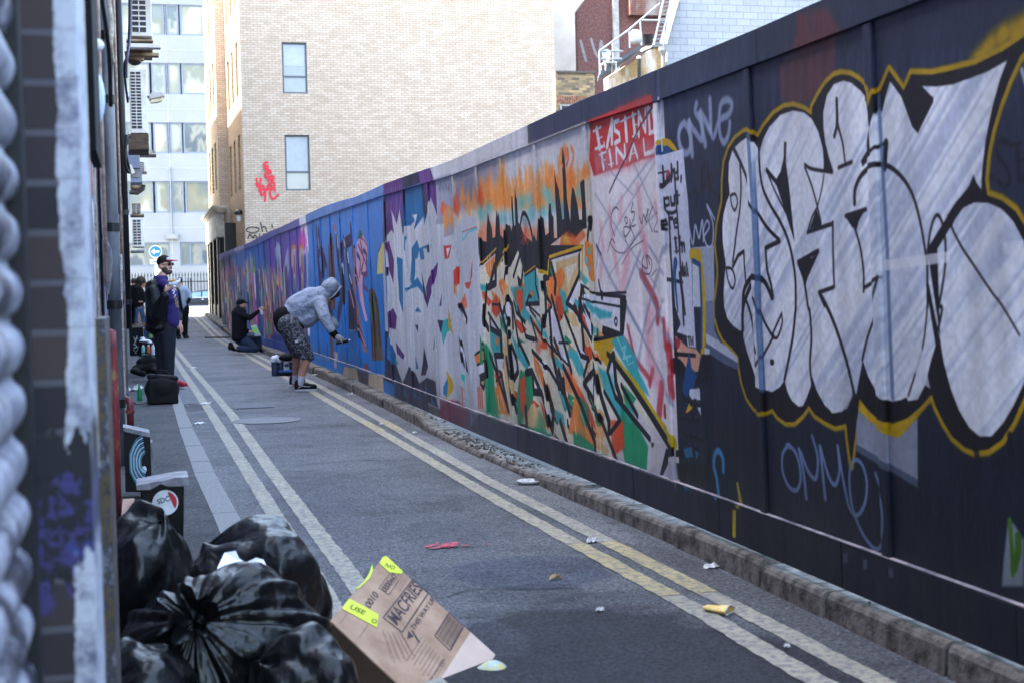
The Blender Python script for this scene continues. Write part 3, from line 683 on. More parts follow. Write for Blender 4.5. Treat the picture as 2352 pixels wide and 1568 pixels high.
l 27,24,29 3 100 0 31,31 8714,1280 8691,1213 8544,1147
p 216,124,56 4 100 0 - 9778,1347 9741,1337 9662,1299 9729,1279 9785,1314
p 216,124,56 14 100 0 - 8126,296 8017,291 7802,252 7889,208 8030,249
p 26,134,94 3 100 0 - 8312,1151 8271,1133 8091,1070 8167,1033 8284,1091
p 198,172,128 4 100 0 - 8738,576 8711,565 8552,530 8604,501 8705,536
l 27,24,29 3 100 0 19,19 8738,576 8705,536 8604,501
p 216,124,56 4 100 0 - 9934,742 9885,734 9779,699 9868,673 9944,706
p 206,206,216 3 100 0 - 8490,985 8451,972 8305,928 8375,900 8472,941
l 27,24,29 3 100 0 20,20 8490,985 8472,941 8375,900
p 196,76,36 13 100 0 - 7848,773 7818,763 7716,726 7772,699 7839,734
p 216,124,56 13 100 0 - 7693,889 7659,880 7517,848 7577,825 7670,855
l 27,24,29 3 100 0 20,20 7693,889 7670,855 7577,825
p 26,134,94 3 100 0 - 8280,962 8230,954 8136,923 8225,901 8294,930
p 26,134,94 3 100 0 - 7020,388 7001,377 6879,341 6916,310 6993,346
p 198,172,128 13 100 0 - 7875,679 7850,662 7711,604 7762,563 7850,619
l 27,24,29 3 100 0 23,23 7875,679 7850,619 7762,563
p 26,134,94 3 100 0 - 8251,618 8198,613 8123,589 8214,566 8273,589
p 26,134,94 3 100 0 - 7333,305 7254,300 7134,260 7180,224 7257,265
l 27,24,29 3 100 0 21,21 7333,305 7257,265 7180,224
p 206,206,216 16 100 0 - 9313,1160 9251,1142 9032,1079 9143,1042 9290,1100
p 206,200,184 14 100 0 - 8381,963 8325,947 8180,888 8282,850 8382,905
l 27,24,29 3 100 0 27,27 8381,963 8382,905 8282,850
p 26,134,94 3 100 0 - 7764,572 7731,556 7581,502 7644,460 7741,512
p 196,76,36 4 100 0 - 9165,526 9112,517 8945,484 9039,453 9153,485
p 206,206,216 3 100 0 - 7943,1184 7889,1172 7788,1126 7885,1100 7959,1142
l 27,24,29 3 100 0 24,24 7943,1184 7959,1142 7885,1100
p 64,160,166 16 100 0 - 9260,1141 9203,1121 8982,1050 9085,1009 9232,1073
p 64,160,166 17 100 0 - 10002,1163 9947,1140 9686,1061 9788,1014 9957,1087
l 27,24,29 3 100 0 38,38 10002,1163 9957,1087 9788,1014
p 206,206,216 17 100 0 - 9936,1096 9869,1088 9743,1057 9858,1037 9952,1066
p 64,160,166 3 100 0 - 8100,390 8065,386 7948,368 8009,347 8089,365
p 206,206,216 14 100 0 - 8191,305 8134,297 7879,276 7976,239 8108,269
p 26,134,94 3 100 0 - 8561,1397 8518,1381 8409,1326 8488,1298 8564,1348
l 27,24,29 3 100 0 29,29 8561,1397 8564,1348 8488,1298
p 216,124,56 4 100 0 - 9430,871 9360,852 9119,786 9244,739 9406,802
l 27,24,29 3 100 0 33,33 9430,871 9406,802 9244,739
p 196,76,36 4 100 0 - 8768,1046 8737,1038 8674,1007 8731,988 8777,1017
p 26,134,94 3 100 0 - 7848,1236 7808,1216 7675,1144 7752,1105 7841,1170
l 27,24,29 3 100 0 30,30 7848,1236 7841,1170 7752,1105
p 196,76,36 4 100 0 - 10389,1234 10324,1217 10141,1156 10258,1122 10384,1177
p 26,134,94 3 100 0 - 7409,907 7390,899 7304,871 7340,852 7396,879
p 206,200,184 17 100 0 - 10086,729 10033,716 9834,668 9931,632 10063,678
l 27,24,29 3 100 0 35,35 10086,729 10063,678 9931,632
p 216,124,56 3 100 0 - 7989,1382 7946,1366 7838,1308 7918,1278 7993,1331
p 216,124,56 4 100 0 - 9375,685 9298,668 8992,611 9127,563 9330,618
l 27,24,29 3 100 0 28,28 9375,685 9330,618 9127,563
p 216,124,56 3 100 0 - 7483,285 7452,269 7318,214 7378,168 7465,222
p 26,134,94 16 100 0 - 9425,917 9361,905 9136,864 9248,833 9400,873
l 27,24,29 3 100 0 29,29 9425,917 9400,873 9248,833
p 64,160,166 3 100 0 - 7049,473 7004,463 6860,427 6938,392 7036,428
p 26,134,94 14 100 0 - 8261,586 8205,576 8032,538 8131,504 8249,540
l 27,24,29 3 100 0 18,18 8261,586 8249,540 8131,504
p 198,172,128 3 100 0 - 7655,789 7598,776 7483,724 7585,685 7669,734
p 196,76,36 4 100 0 - 9702,557 9613,549 9403,513 9556,475 9706,511
l 27,24,29 3 100 0 28,28 9702,557 9706,511 9556,475
p 196,76,36 3 100 0 - 8634,1157 8568,1136 8316,1060 8434,1016 8602,1085
p 64,160,166 3 100 0 - 8065,1199 8019,1187 7926,1146 8008,1123 8076,1160
l 27,24,29 3 100 0 28,28 8065,1199 8076,1160 8008,1123
p 196,76,36 14 100 0 - 8416,308 8389,301 8194,287 8244,263 8330,285
p 196,76,36 3 100 0 - 8005,1125 7945,1106 7706,1038 7813,998 7971,1060
l 27,24,29 3 100 0 21,21 8005,1125 7971,1060 7813,998
p 206,200,184 3 100 0 - 7947,782 7917,767 7786,718 7844,684 7929,730
p 64,160,166 13 100 0 - 7926,1358 7888,1342 7741,1286 7812,1257 7909,1307
p 216,124,56 4 100 0 - 8605,324 8577,316 8438,293 8425,275 8515,300
l 27,24,29 3 100 0 18,18 8605,324 8515,300 8425,275
p 206,200,184 4 100 0 - 9787,1013 9729,1002 9532,964 9634,938 9767,974
p 206,206,216 3 100 0 - 8299,437 8268,432 8187,409 8242,388 8298,410
l 27,24,29 3 100 0 33,33 8299,437 8298,410 8242,388
p 64,160,166 17 100 0 - 10427,1289 10339,1280 10203,1246 10352,1229 10458,1260
p 198,172,128 3 100 0 - 7965,881 7941,864 7756,807 7804,770 7919,824
p 198,172,128 3 100 0 - 6924,429 6905,413 6792,358 6832,318 6903,370
l 27,24,29 2 100 0 26,26 6924,429 6903,370 6832,318
p 216,124,56 4 100 0 - 9351,382 9323,369 9219,320 9206,291 9343,330
p 198,172,128 3 100 0 - 7723,406 7688,390 7490,341 7555,297 7682,347
p 206,206,216 3 100 0 - 7551,1281 7527,1263 7380,1196 7428,1160 7521,1220
l 27,24,29 3 100 0 22,22 7551,1281 7521,1220 7428,1160
p 216,124,56 3 100 0 - 8316,720 8250,705 8001,655 8115,612 8282,661
p 198,172,128 3 100 0 - 8392,968 8353,957 8267,917 8338,891 8399,929
l 27,24,29 3 100 0 23,23 8392,968 8399,929 8338,891
p 216,124,56 17 100 0 - 10163,1247 10086,1222 9684,1134 9822,1086 10082,1165
p 26,134,94 3 100 0 - 7789,579 7753,574 7654,556 7717,537 7785,556
l 27,24,29 3 100 0 17,17 7789,579 7785,556 7717,537
p 206,206,216 3 100 0 - 8449,1260 8384,1240 8171,1169 8286,1131 8430,1195
p 196,76,36 4 100 0 - 9771,1184 9716,1167 9570,1108 9672,1074 9773,1128
l 27,24,29 3 100 0 34,34 9771,1184 9773,1128 9672,1074
p 26,134,94 17 100 0 - 9858,1349 9825,1332 9609,1271 9674,1239 9811,1294
p 64,160,166 14 100 0 - 8135,650 8101,632 7980,571 8048,528 8127,586
p 196,76,36 3 100 0 - 8414,616 8353,606 8223,566 8330,532 8424,570
p 64,160,166 14 100 0 - 8273,883 8229,874 8144,839 8223,814 8284,847
l 27,24,29 3 100 0 18,18 8273,883 8284,847 8223,814
p 216,124,56 3 100 0 - 7994,480 7938,474 7799,451 7895,423 7993,447
l 27,24,29 3 100 0 21,21 7994,480 7993,447 7895,423
p 198,172,128 3 100 0 - 7273,684 7221,670 7036,620 7128,579 7252,627
p 27,21,24 2 100 0 - 10432,1545 9927,1562 8525,1513 7801,1488 7867,1454 8504,1425 8593,1329 8773,1362 8921,1395 9170,1348 9307,1509 9545,1397 9808,1447 9937,1394 9982,1530 10403,1438
p 196,190,196 29 100 0 - 7135,634 6451,455 6413,285 7399,279
p 216,124,56 17 100 0 - 10321,1460 9984,1519 9978,1429 10171,1329 10262,1377
p 196,76,36 18 100 0 - 10582,1346 10468,1380 10473,1238 10587,1275
p 206,200,184 5 100 0 - 9921,1360 9662,1487 9625,1333 9583,1202 9847,1023
p 216,124,56 17 100 0 - 9908,1303 9670,1334 9619,1246 9751,1158 9891,1270
p 196,76,36 17 100 0 - 10157,1156 10001,1202 9881,1090 10034,1043 10172,1087
p 198,172,128 5 100 0 - 9813,1191 9617,1257 9619,1136 9787,1091
p 206,206,216 5 100 0 - 9762,1102 9632,1180 9585,1082 9618,1027
p 206,206,216 5 100 0 - 10202,1063 9970,998 9947,948 10196,971
p 64,160,166 15 100 0 - 9193,1338 8905,1374 8787,1282 8810,1151 9125,1149 9173,1222
p 64,160,166 16 100 0 - 9573,1256 9227,1265 9152,1222 9184,1055 9382,1116 9497,1191
p 196,76,36 16 100 0 - 9383,1223 9231,1244 9234,1117 9347,1074
p 216,124,56 15 100 0 - 9069,1233 8952,1222 8999,1181
p 206,206,216 5 100 0 - 8990,1119 8816,1120 8790,1050
p 196,76,36 15 100 0 - 9102,1056 8986,1037 8700,922 8674,863 8899,865 8779,899
p 64,160,166 15 100 0 - 8960,1068 8725,991 8630,904 8876,998
p 198,172,128 4 100 0 - 8402,1403 7901,1437 7918,1328 8095,1219 8246,1106 8363,1220
p 206,200,184 4 100 0 - 8202,1370 7939,1393 8153,1266
p 216,124,56 14 100 0 - 8635,1300 8413,1336 8269,1372 8211,1314 8368,1191 8517,1142 8615,1201
p 196,76,36 14 100 0 - 8420,1191 8298,1201 8286,1067 8386,1085
p 64,160,166 14 100 0 - 8360,1239 8227,1220 8162,1107 8276,1125
p 206,206,216 4 100 0 - 8171,1154 7920,1319 7930,1255 8076,1135
p 198,172,128 4 100 0 - 8247,1096 8050,1099 7967,1017 8095,1014
p 206,206,216 4 100 0 - 8671,1092 8535,1142 8399,1008 8168,767 8299,780 8524,888 8590,925
p 186,150,28 4 100 0 - 8500,928 8418,891 8394,824 8477,850
p 64,160,166 17 100 0 - 10253,941 9913,932 9860,843 10100,720 10251,830
p 198,172,128 5 100 0 - 9849,899 9657,938 9607,851 9792,834
p 216,124,56 17 100 0 - 10111,904 9946,885 10076,836
p 26,134,94 17 100 0 - 10400,849 10190,762 10188,530 10134,314 10513,319
p 216,124,56 18 100 0 - 10858,723 10436,800 10438,741 10843,663
p 206,206,216 5 100 0 - 10765,642 10429,711 10398,612 10745,557
p 186,150,28 5 100 0 - 10594,554 10485,572 10554,496
p 196,76,36 17 100 0 - 10169,624 10014,667 9943,545 10089,536
p 216,124,56 17 100 0 - 10188,530 9943,545 9749,356 10177,345
p 198,172,128 5 100 0 - 9884,842 9654,839 9710,671 9573,568 9649,409 9848,551
p 206,206,216 5 100 0 - 10071,744 9877,758 9918,671 10063,664
p 64,160,166 16 100 0 - 9612,939 9431,857 9156,762 9209,696 9487,790
p 206,206,216 5 100 0 - 9684,805 9589,830 9456,727 9601,654
p 206,200,184 5 100 0 - 9427,879 9052,891 9117,753 9272,799
p 216,124,56 15 100 0 - 9045,818 8916,772 8678,623 8622,527 8829,614 9006,706
p 206,206,216 5 100 0 - 9003,830 8654,764 8627,705 8881,753
p 64,160,166 14 100 0 - 8603,845 8333,779 8305,742 8544,769
p 26,134,94 16 100 0 - 9421,685 9086,702 9074,546 9268,374 9538,297 9550,460
p 196,76,36 16 100 0 - 9431,631 9254,672 9280,533 9439,360
p 206,206,216 5 100 0 - 9035,653 8908,598 9050,569
p 196,76,36 15 100 0 - 8923,515 8710,440 8688,352 8830,390
p 198,172,128 5 100 0 - 9396,363 9084,494 8792,393 8727,338 9282,298
p 206,206,216 4 100 0 - 8809,513 8635,446 8657,364 8730,428
p 26,134,94 15 100 0 - 9363,312 9115,324 8729,328 8636,287 9257,290
p 216,124,56 14 100 0 - 8214,480 8129,600 7922,504 7784,406 7646,339 7825,338 8299,367
p 26,134,94 14 100 0 - 8196,387 7794,342 7778,272 8185,284
p 198,172,128 4 100 0 - 8374,738 8142,722 8195,595 8356,643
p 196,76,36 14 100 0 - 8237,745 7993,646 7823,548 7664,417 7836,465 8037,569 8186,653
p 26,134,94 14 100 0 - 8031,607 7882,562 7841,428 7991,461
p 64,160,166 14 100 0 - 8466,606 8266,572 8211,499 8375,525
p 64,160,166 14 100 0 - 8213,898 8022,867 7885,745 8012,729 8158,824
p 196,76,36 13 100 0 - 7938,999 7820,965 7700,862 7830,902
p 198,172,128 4 100 0 - 7941,980 7876,1000 7768,913 7830,902
p 206,206,216 4 100 0 - 7855,1137 7688,1040 7731,959 7837,1056
p 206,206,216 4 100 0 - 7984,906 7823,848 7862,791 8024,858
p 206,206,216 4 100 0 - 7833,684 7717,753 7691,630 7783,614
p 216,124,56 14 100 0 - 8497,418 8361,400 8339,325
p 64,160,166 15 100 0 - 8592,489 8385,466 8361,400 8551,413
p 64,160,166 13 100 0 - 7635,802 7494,783 7293,640 7142,583 7004,479 6899,343 6976,318 7256,523 7515,642
p 26,134,94 12 100 0 - 7244,609 7020,544 6839,430 6881,296 7212,266 7293,452
p 196,76,36 13 100 0 - 7448,516 7229,526 7223,382 7449,315
p 206,206,216 4 100 0 - 7549,604 7431,535 7513,458
p 206,206,216 4 100 0 - 7434,803 7355,875 7338,705 7391,719
p 26,134,94 12 100 0 - 7227,729 7102,686 7014,593 7166,598
p 186,150,28 4 100 0 - 7642,952 7189,999 7394,891 7463,802 7650,899
p 64,160,166 12 100 0 - 7371,952 7189,999 6973,891 6935,811 6845,751 6782,691 6971,728 7160,833
p 206,206,216 4 100 0 - 7844,1209 7489,1200 7167,1158 7224,1032 7541,1043 7855,1137
p 64,160,166 13 100 0 - 7816,1191 7615,1130 7335,1106 7366,1080 7566,1069 7621,1094 7824,1137
l 140,200,200 1 100 0 15,15 7272,980 7105,852
l 140,200,200 1 100 0 12,12 7201,915 7133,934 7182,865 7049,888
l 140,200,200 1 100 0 7,7 7108,835 7003,857
l 180,160,24 1 100 0 41,61 7394,891 7215,814 6971,728 6702,586 6447,486
l 27,24,29 1 100 0 34,51 7451,880 7371,858 7094,745 6815,617 6474,445
p 27,24,29 1 100 0 - 6572,450 6476,429 6645,278 6703,279
p 190,186,205 1 100 0 - 6498,419 6460,377 6413,285 6668,283
p 27,24,29 1 100 1 - 6789,455 6753,459 6760,437 6786,436
p 26,134,94 53 55 1 - 10402,351 10271,468 10070,441 10055,345 10167,272
p 26,134,94 38 55 1 - 10471,513 10376,596 10229,574 10218,505 10356,449
p 196,76,36 42 55 1 - 9466,444 9372,535 9226,513 9215,437 9352,375
p 26,134,94 34 55 1 - 9283,628 9208,701 9090,681 9081,619 9191,570
p 26,134,94 54 55 1 - 9078,306 8962,424 8784,398 8771,302 8870,227
p 26,134,94 49 55 1 - 8118,291 8084,391 7937,368 7866,288 8002,213
p 196,76,36 44 55 1 - 8367,681 8280,772 8145,746 8134,667 8260,606
p 216,124,56 31 55 1 - 8203,652 8143,717 8049,699 8042,643 8129,600
p 26,134,94 43 55 1 - 7144,382 7070,476 6953,455 6943,377 7051,312
p 196,76,36 33 55 1 - 7406,424 7346,497 7251,480 7244,419 7331,370
p 64,160,166 33 55 1 - 7195,579 7139,649 7049,630 7042,571 7125,525
p 196,76,36 35 55 1 - 9475,1191 9397,1261 9275,1233 9266,1170 9379,1127
p 196,76,36 27 55 1 - 8976,872 8919,928 8830,910 8823,861 8906,826
p 196,76,36 31 55 1 - 8463,1143 8400,1206 8301,1182 8293,1125 8386,1085
p 26,134,94 36 55 1 - 8049,493 7980,571 7871,552 7863,486 7964,434
p 64,160,166 28 55 1 - 7461,715 7411,774 7331,757 7324,706 7399,667
p 198,172,128 43 55 1 - 9864,708 9762,799 9605,772 9593,694 9740,633
p 216,124,56 29 55 1 - 7706,431 7652,494 7567,479 7560,427 7639,384
l 27,24,29 3 100 0 22,22 10460,1416 10295,1459 9935,1523
l 27,24,29 3 100 0 55,55 9934,1529 9992,1293 10235,1263
l 27,24,29 3 100 0 58,58 10285,1267 10416,1014 10300,957
l 27,24,29 4 100 0 62,62 10687,1239 10536,1191 10490,989
l 27,24,29 4 100 0 61,61 10687,1239 10640,1082 10490,989
l 27,24,29 3 100 0 54,54 10183,1272 10005,1418 9990,1304
l 27,24,29 3 100 0 31,31 10275,1074 9957,947
l 27,24,29 3 100 0 45,45 10229,1052 10224,959 9915,920
l 27,24,29 3 100 0 16,16 10136,1139 9872,1135
l 27,24,29 3 100 0 47,47 9813,1079 9631,1185 9543,1137 9546,984
l 27,24,29 3 100 0 50,50 9909,1135 9719,925
l 27,24,29 3 100 0 39,39 9719,925 9618,1027 9783,1113
l 27,24,29 3 100 0 36,36 9456,1514 9612,1399 9672,1323
l 27,24,29 3 100 0 37,37 9095,1533 9265,1286 9343,1319
l 27,24,29 3 100 0 30,30 9223,1506 9470,1331
l 27,24,29 3 100 0 29,29 9151,1342 8884,1384 8896,1273 8810,1151 9167,1144
l 27,24,29 3 100 0 24,24 9167,1144 9075,1201 9017,1191
l 27,24,29 3 100 0 16,16 9126,1144 8717,1041
l 27,24,29 3 100 0 32,32 9382,1116 9207,928 9008,913
l 27,24,29 3 100 0 39,39 9530,1137 9423,901 9158,751
l 27,24,29 3 100 0 30,30 9062,1056 8929,915 9086,921
l 27,24,29 3 100 0 18,18 8989,1016 8633,884 8231,783
l 27,24,29 3 100 0 15,15 8540,1426 7864,1472
l 27,24,29 3 100 0 43,43 8542,1416 8576,1319 8688,1311
l 27,24,29 3 100 0 51,51 8673,1291 8669,1102 8768,960
l 27,24,29 3 100 0 32,32 7901,1437 7920,1319 8204,1154 8077,1126
l 27,24,29 3 100 0 42,42 8526,1191 8395,1027 8171,748
l 27,24,29 3 100 0 20,20 8536,1132 8671,1092
l 27,24,29 3 100 0 52,52 8596,1102 8570,827 8457,656
l 27,24,29 3 100 0 45,45 8508,1406 8421,1288 8450,1220
l 27,24,29 3 100 0 31,31 8249,1087 7961,851 7809,839 7917,734
l 27,24,29 3 100 0 29,29 8077,1126 7928,1063 7705,933 7661,1023 7853,1146
l 27,24,29 3 100 0 45,45 7950,1127 7914,1054 7890,909
l 27,24,29 3 100 0 14,14 8209,917 8415,911
l 27,24,29 3 100 0 38,38 8518,927 8394,824
l 27,24,29 4 100 0 19,19 10855,736 10433,812
l 27,24,29 4 100 0 19,19 10846,650 10426,723
l 27,24,29 4 100 0 61,61 10790,653 10745,557 10398,612 10431,824
l 27,24,29 4 100 0 38,38 10730,552 10554,496 10458,573
l 27,24,29 4 100 0 53,53 10497,881 10601,770
l 27,24,29 3 100 0 46,46 10288,770 10114,650 9788,387
l 27,24,29 3 100 0 44,44 9874,775 10140,764 10065,653
l 27,24,29 3 100 0 66,66 9913,932 9919,784
l 27,24,29 3 100 0 50,50 9635,938 9702,826 9687,672 9585,622 9464,683 9491,768 9607,851
l 27,24,29 3 100 0 61,61 9654,839 9601,654
l 27,24,29 3 100 0 21,21 9925,637 10129,580
l 27,24,29 3 100 0 58,58 9951,624 9807,408
l 27,24,29 3 100 0 56,56 9784,756 9709,560 9561,404
l 27,24,29 3 100 0 32,32 9061,838 8659,734 8331,586
l 27,24,29 3 100 0 50,50 9086,702 9071,567 8893,574 9086,702 9252,683
l 27,24,29 3 100 0 56,56 8875,570 8653,345
l 27,24,29 3 100 0 59,59 8653,345 8612,478 8782,667
l 27,24,29 3 100 0 63,63 9298,435 9298,297 9469,293
l 27,24,29 3 100 0 54,54 8444,735 8246,487
l 27,24,29 3 100 0 43,43 8335,769 8007,562 7761,363 7760,292
l 27,24,29 3 100 0 51,51 8461,636 8349,682 8331,586
l 27,24,29 3 100 0 51,51 8461,421 8343,305
l 27,24,29 3 100 0 54,54 7694,808 7602,636 7478,505 7486,451
l 27,24,29 3 100 0 40,40 7698,781 7858,719 7924,687 7782,624 7570,461 7345,276
l 27,24,29 3 100 0 32,32 7539,666 7282,530 7458,445
l 27,24,29 3 100 0 35,35 7369,875 7465,784 7345,653 7117,577 6810,473
l 27,24,29 2 100 0 35,35 7228,720 6990,579
l 27,24,29 3 100 0 53,53 7341,876 7322,723 7240,635
l 27,24,29 3 100 0 61,61 7706,727 7720,637
l 27,24,29 3 100 0 13,13 7897,1264 7603,1209 7081,1216
l 27,24,29 3 100 0 20,20 7603,1209 7110,1192 7088,1167 7163,1000 7642,952
l 27,24,29 3 100 0 12,12 7879,1182 7669,1165 7196,1141
l 27,24,29 3 100 0 39,39 7502,1209 7505,1191
l 27,24,29 3 100 0 18,18 8203,1163 8108,1135
p 27,24,29 1 100 0 - 7514,1035 7214,1007 7467,966 7535,991
p 27,24,29 1 100 0 - 7188,1192 7083,1200 7148,1009 7214,1007
p 27,24,29 1 100 0 - 7897,1264 7838,1246 7897,1164 7803,1074 7947,1146
l 27,24,29 1 100 1 16,16 7271,1082 7300,1064 7277,1039 7254,1065 7271,1082
l 186,150,28 2 100 0 15,15 10401,1450 9931,1540
l 200,200,210 2 100 0 9,9 10463,1404 10380,1426 9964,1496
l 186,150,28 1 100 0 23,23 8537,1441 7832,1485 7859,1309
l 200,200,210 1 100 0 7,7 8506,1415 7899,1451
l 186,150,28 1 100 0 25,25 8773,1362 8591,1339 8560,1417
l 186,150,28 2 100 0 21,21 9937,1394 9560,1550
l 186,150,28 2 100 0 12,12 9150,1348 8882,1394
l 216,190,150 2 80 0 30,30 10214,1480 10209,1388
l 216,190,150 2 80 0 30,30 10137,1490 10132,1398
l 216,190,150 2 80 0 29,29 10103,466 10073,376
l 216,190,150 2 80 0 23,23 10003,484 9906,378
l 216,190,150 1 80 0 20,20 8207,1342 8187,1257
l 216,190,150 1 80 0 20,20 8150,466 8132,373
l 216,190,150 1 80 0 15,15 8014,515 7906,404
l 216,190,150 2 80 0 22,22 9798,1269 9723,1180
l 216,190,150 2 80 0 20,20 8959,750 8864,632
p 38,40,54 2 100 0 - 6420,-200 9600,-200 9600,297 6420,297
p 48,90,78 14 70 0 - 9600,100 11300,100 11300,285 9600,285
p 60,55,75 30 80 0 - 9500,0 10400,0 10400,285 9500,285
p 48,50,66 2 100 0 - 9200,-200 10300,-200 10300,130 9200,130
p 118,118,140 61 100 0 - 11218,2165 10458,2138 10386,1887 11251,1880
p 206,84,44 41 90 0 - 11331,1900 11203,2044 11103,1902 11180,1831
p 216,136,56 40 90 0 - 11088,1961 10966,2100 10870,1961 10944,1892
p 216,136,56 39 90 0 - 10887,1889 10772,2027 10682,1891 10751,1823
p 216,136,56 38 90 0 - 10679,1905 10570,2041 10483,1907 10550,1840
p 206,84,44 42 90 0 - 11893,1918 11753,2067 11644,1919 11728,1845
p 216,136,56 42 90 0 - 11640,1934 11505,2081 11400,1935 11481,1863
p 216,136,56 42 90 0 - 11839,1803 11700,1954 11592,1807 11676,1732
p 216,136,56 41 90 0 - 11588,1822 11454,1969 11350,1825 11430,1752
p 206,84,44 37 90 0 - 10418,1917 10313,2049 10231,1918 10294,1853
p 216,136,56 37 90 0 - 10168,1928 10068,2057 9989,1929 10050,1865
p 216,136,56 36 90 0 - 10003,1863 9907,1991 9830,1865 9888,1802
p 216,136,56 35 90 0 - 9824,1891 9731,2017 9657,1893 9713,1831
p 84,36,106 3 100 0 - 14973,2304 13691,2277 13856,1975 14366,1754 14980,1857 15182,1865
p 84,36,106 3 100 0 - 14942,2391 13709,2366 13694,2268 14980,2285
p 22,100,150 42 100 0 - 13654,2247 12465,2218 12498,1952 12770,1831 13857,1827
p 34,30,60 3 100 0 - 13686,2364 12819,2331 12704,2219 13657,2238
p 34,30,60 20 100 0 - 12751,2223 12467,2209 12508,1752 12732,1966
p 90,42,116 2 100 0 - 12838,2336 12207,2315 12059,2202 12067,1879 12210,2001 12362,1945 12470,2018 12576,2176 12704,2219
l 60,100,160 3 70 1 35,35 14836,2305 15112,2103
l 150,110,190 3 70 1 38,38 14690,2302 14984,2038
l 60,100,160 3 70 1 40,40 14547,2299 14858,1974
l 150,110,190 3 70 1 35,35 14406,2297 14681,2065
l 60,100,160 3 70 1 38,38 14268,2294 14560,2002
l 150,110,190 3 70 1 39,39 14132,2292 14441,1940
l 60,100,160 3 70 1 36,36 13997,2289 14274,2028
l 150,110,190 3 70 1 37,37 13865,2286 14159,1967
l 60,100,160 3 70 1 38,38 13736,2284 14045,1907
l 150,110,190 3 70 1 28,28 12722,2323 12712,2203
l 150,110,190 3 70 1 28,28 12626,2320 12622,2147
l 150,110,190 3 70 1 27,27 12531,2317 12511,2174
l 150,110,190 2 70 1 27,27 12438,2314 12423,2120
l 150,110,190 2 70 1 26,26 12345,2311 12315,2146
l 150,110,190 2 70 1 26,26 12254,2308 12230,2093
p 190,192,200 2 100 0 - 12162,2316 10360,2221 10340,2170 11290,2186 12059,2202
p 150,152,170 28 100 0 - 12110,2206 11293,2174 11289,1883 11902,2014 12012,2086
p 90,94,120 19 60 0 - 11965,2098 11881,2156 11852,2074
p 90,94,120 19 60 0 - 11868,2141 11798,2150 11770,2068
p 90,94,120 19 60 0 - 11793,2105 11717,2143 11688,2063
p 90,94,120 19 60 0 - 11699,2147 11636,2137 11608,2057
p 90,94,120 19 60 0 - 11626,2111 11556,2131 11529,2051
p 90,94,120 18 60 0 - 11554,2077 11478,2125 11450,2046
p 90,94,120 18 60 0 - 11464,2118 11400,2119 11373,2041
p 90,94,120 18 60 0 - 11394,2083 11324,2113 11297,2035
p 186,189,198 4 100 0 - 15102,1701 15128,1823 14704,1884 14527,1837 14632,2095 14309,1924 14078,2062 13962,1795 13781,1879 13443,1872 13214,1906 13358,1966 13060,1959 13294,1821 12746,1916 12723,1829 12439,1999 12328,2067 12067,1879 12171,1819 11790,1801 11819,1691 11334,1702 11236,1789 10859,1828 10472,1786 10459,1552 10508,1268 10425,984 10381,900 10834,741 10673,572 10668,296 11026,163 11366,287 11846,298 11922,294 12376,211 12491,287 12519,369 12975,445 13415,366 13608,447 13988,502 14474,294 14816,403 14821,582 15347,807 15175,1298
p 82,38,104 5 100 0 - 15089,1763 14900,1780 14619,1567 14737,1321 14967,1484
p 34,30,58 5 100 0 - 15241,1508 15020,1504 15052,1412 15274,1415
p 82,38,104 5 100 0 - 15058,1503 14653,1540 14783,1361
p 24,106,150 5 100 0 - 14419,1597 14049,1566 14193,1023 14398,1154
p 24,106,150 4 100 0 - 13476,1652 13133,1722 13045,1638 12533,1660 12544,1622 12839,1631 12800,1531 13005,1537 13051,1618 13186,1545 13502,1570
p 24,106,150 4 100 0 - 13471,1597 13293,1551 13331,1429 13485,1265 13654,1350
p 24,106,150 4 100 0 - 13892,1783 13736,1777 13790,1609 13933,1656
p 34,30,58 4 100 0 - 12634,1651 12459,1645 12475,1588 12650,1593
p 82,38,104 4 100 0 - 12328,1446 12137,1489 12224,1387 12582,1198 12794,1079 12791,1277 12640,1354
p 24,106,150 4 100 0 - 14033,1282 13802,1271 13216,1375 13075,1320 12841,1249 12758,1128 12998,1232 13243,1286 13632,1270 13930,1234
p 24,106,150 4 100 0 - 13470,1051 13281,1094 13111,1045
p 34,30,58 4 100 0 - 13491,919 13315,923 13366,849
p 34,30,58 4 100 0 - 12990,1413 12832,1251 12746,1093 12910,1172
p 70,60,120 4 100 0 - 12178,1110 12031,1223 12084,1111
p 82,38,104 5 100 0 - 15135,1024 14848,1073 14617,985 14749,846 15137,861
p 34,30,58 5 100 0 - 15428,1053 15076,995 15180,811 15404,723 15449,515 14796,463 14471,304 13997,473 13608,447 13417,357 12975,445 12547,435 12524,351 12376,211 15697,274
p 24,106,150 5 100 0 - 15291,796 15086,592 14679,494 15219,469
p 82,38,104 5 100 0 - 14790,716 14240,601 14337,553 14741,604
p 34,30,58 4 100 0 - 13158,581 13059,727 12892,553 13054,464 13311,450
p 24,106,150 4 100 0 - 13572,624 13431,505 13581,498
p 40,60,90 4 100 0 - 12584,713 12459,853 12406,778
p 34,30,58 4 100 0 - 12298,987 12005,983 11666,998 11918,882 12013,955 12173,876
p 60,160,160 4 100 0 - 12036,979 11743,1020 11716,911 11888,889 12090,771 12154,882
p 186,150,28 4 100 0 - 11757,1103 11685,958 11618,878 11833,937
p 170,60,50 4 100 0 - 11855,1619 11504,1616 11638,1513 11828,1508
p 206,206,216 4 100 0 - 11738,1596 11573,1599 11702,1522
p 190,60,36 4 100 0 - 11483,1407 11216,1438 11250,1298 11501,1211
p 186,150,28 4 100 0 - 11478,1277 11292,1311 11426,1188
p 206,84,44 4 100 0 - 11047,1304 10807,1310 10914,1252 11026,1270
p 212,120,90 4 100 0 - 11285,1136 11063,1223 10990,1120 11201,1066
p 27,24,29 4 100 0 - 11315,1129 11209,1147 11010,1028 11054,967 11204,1043
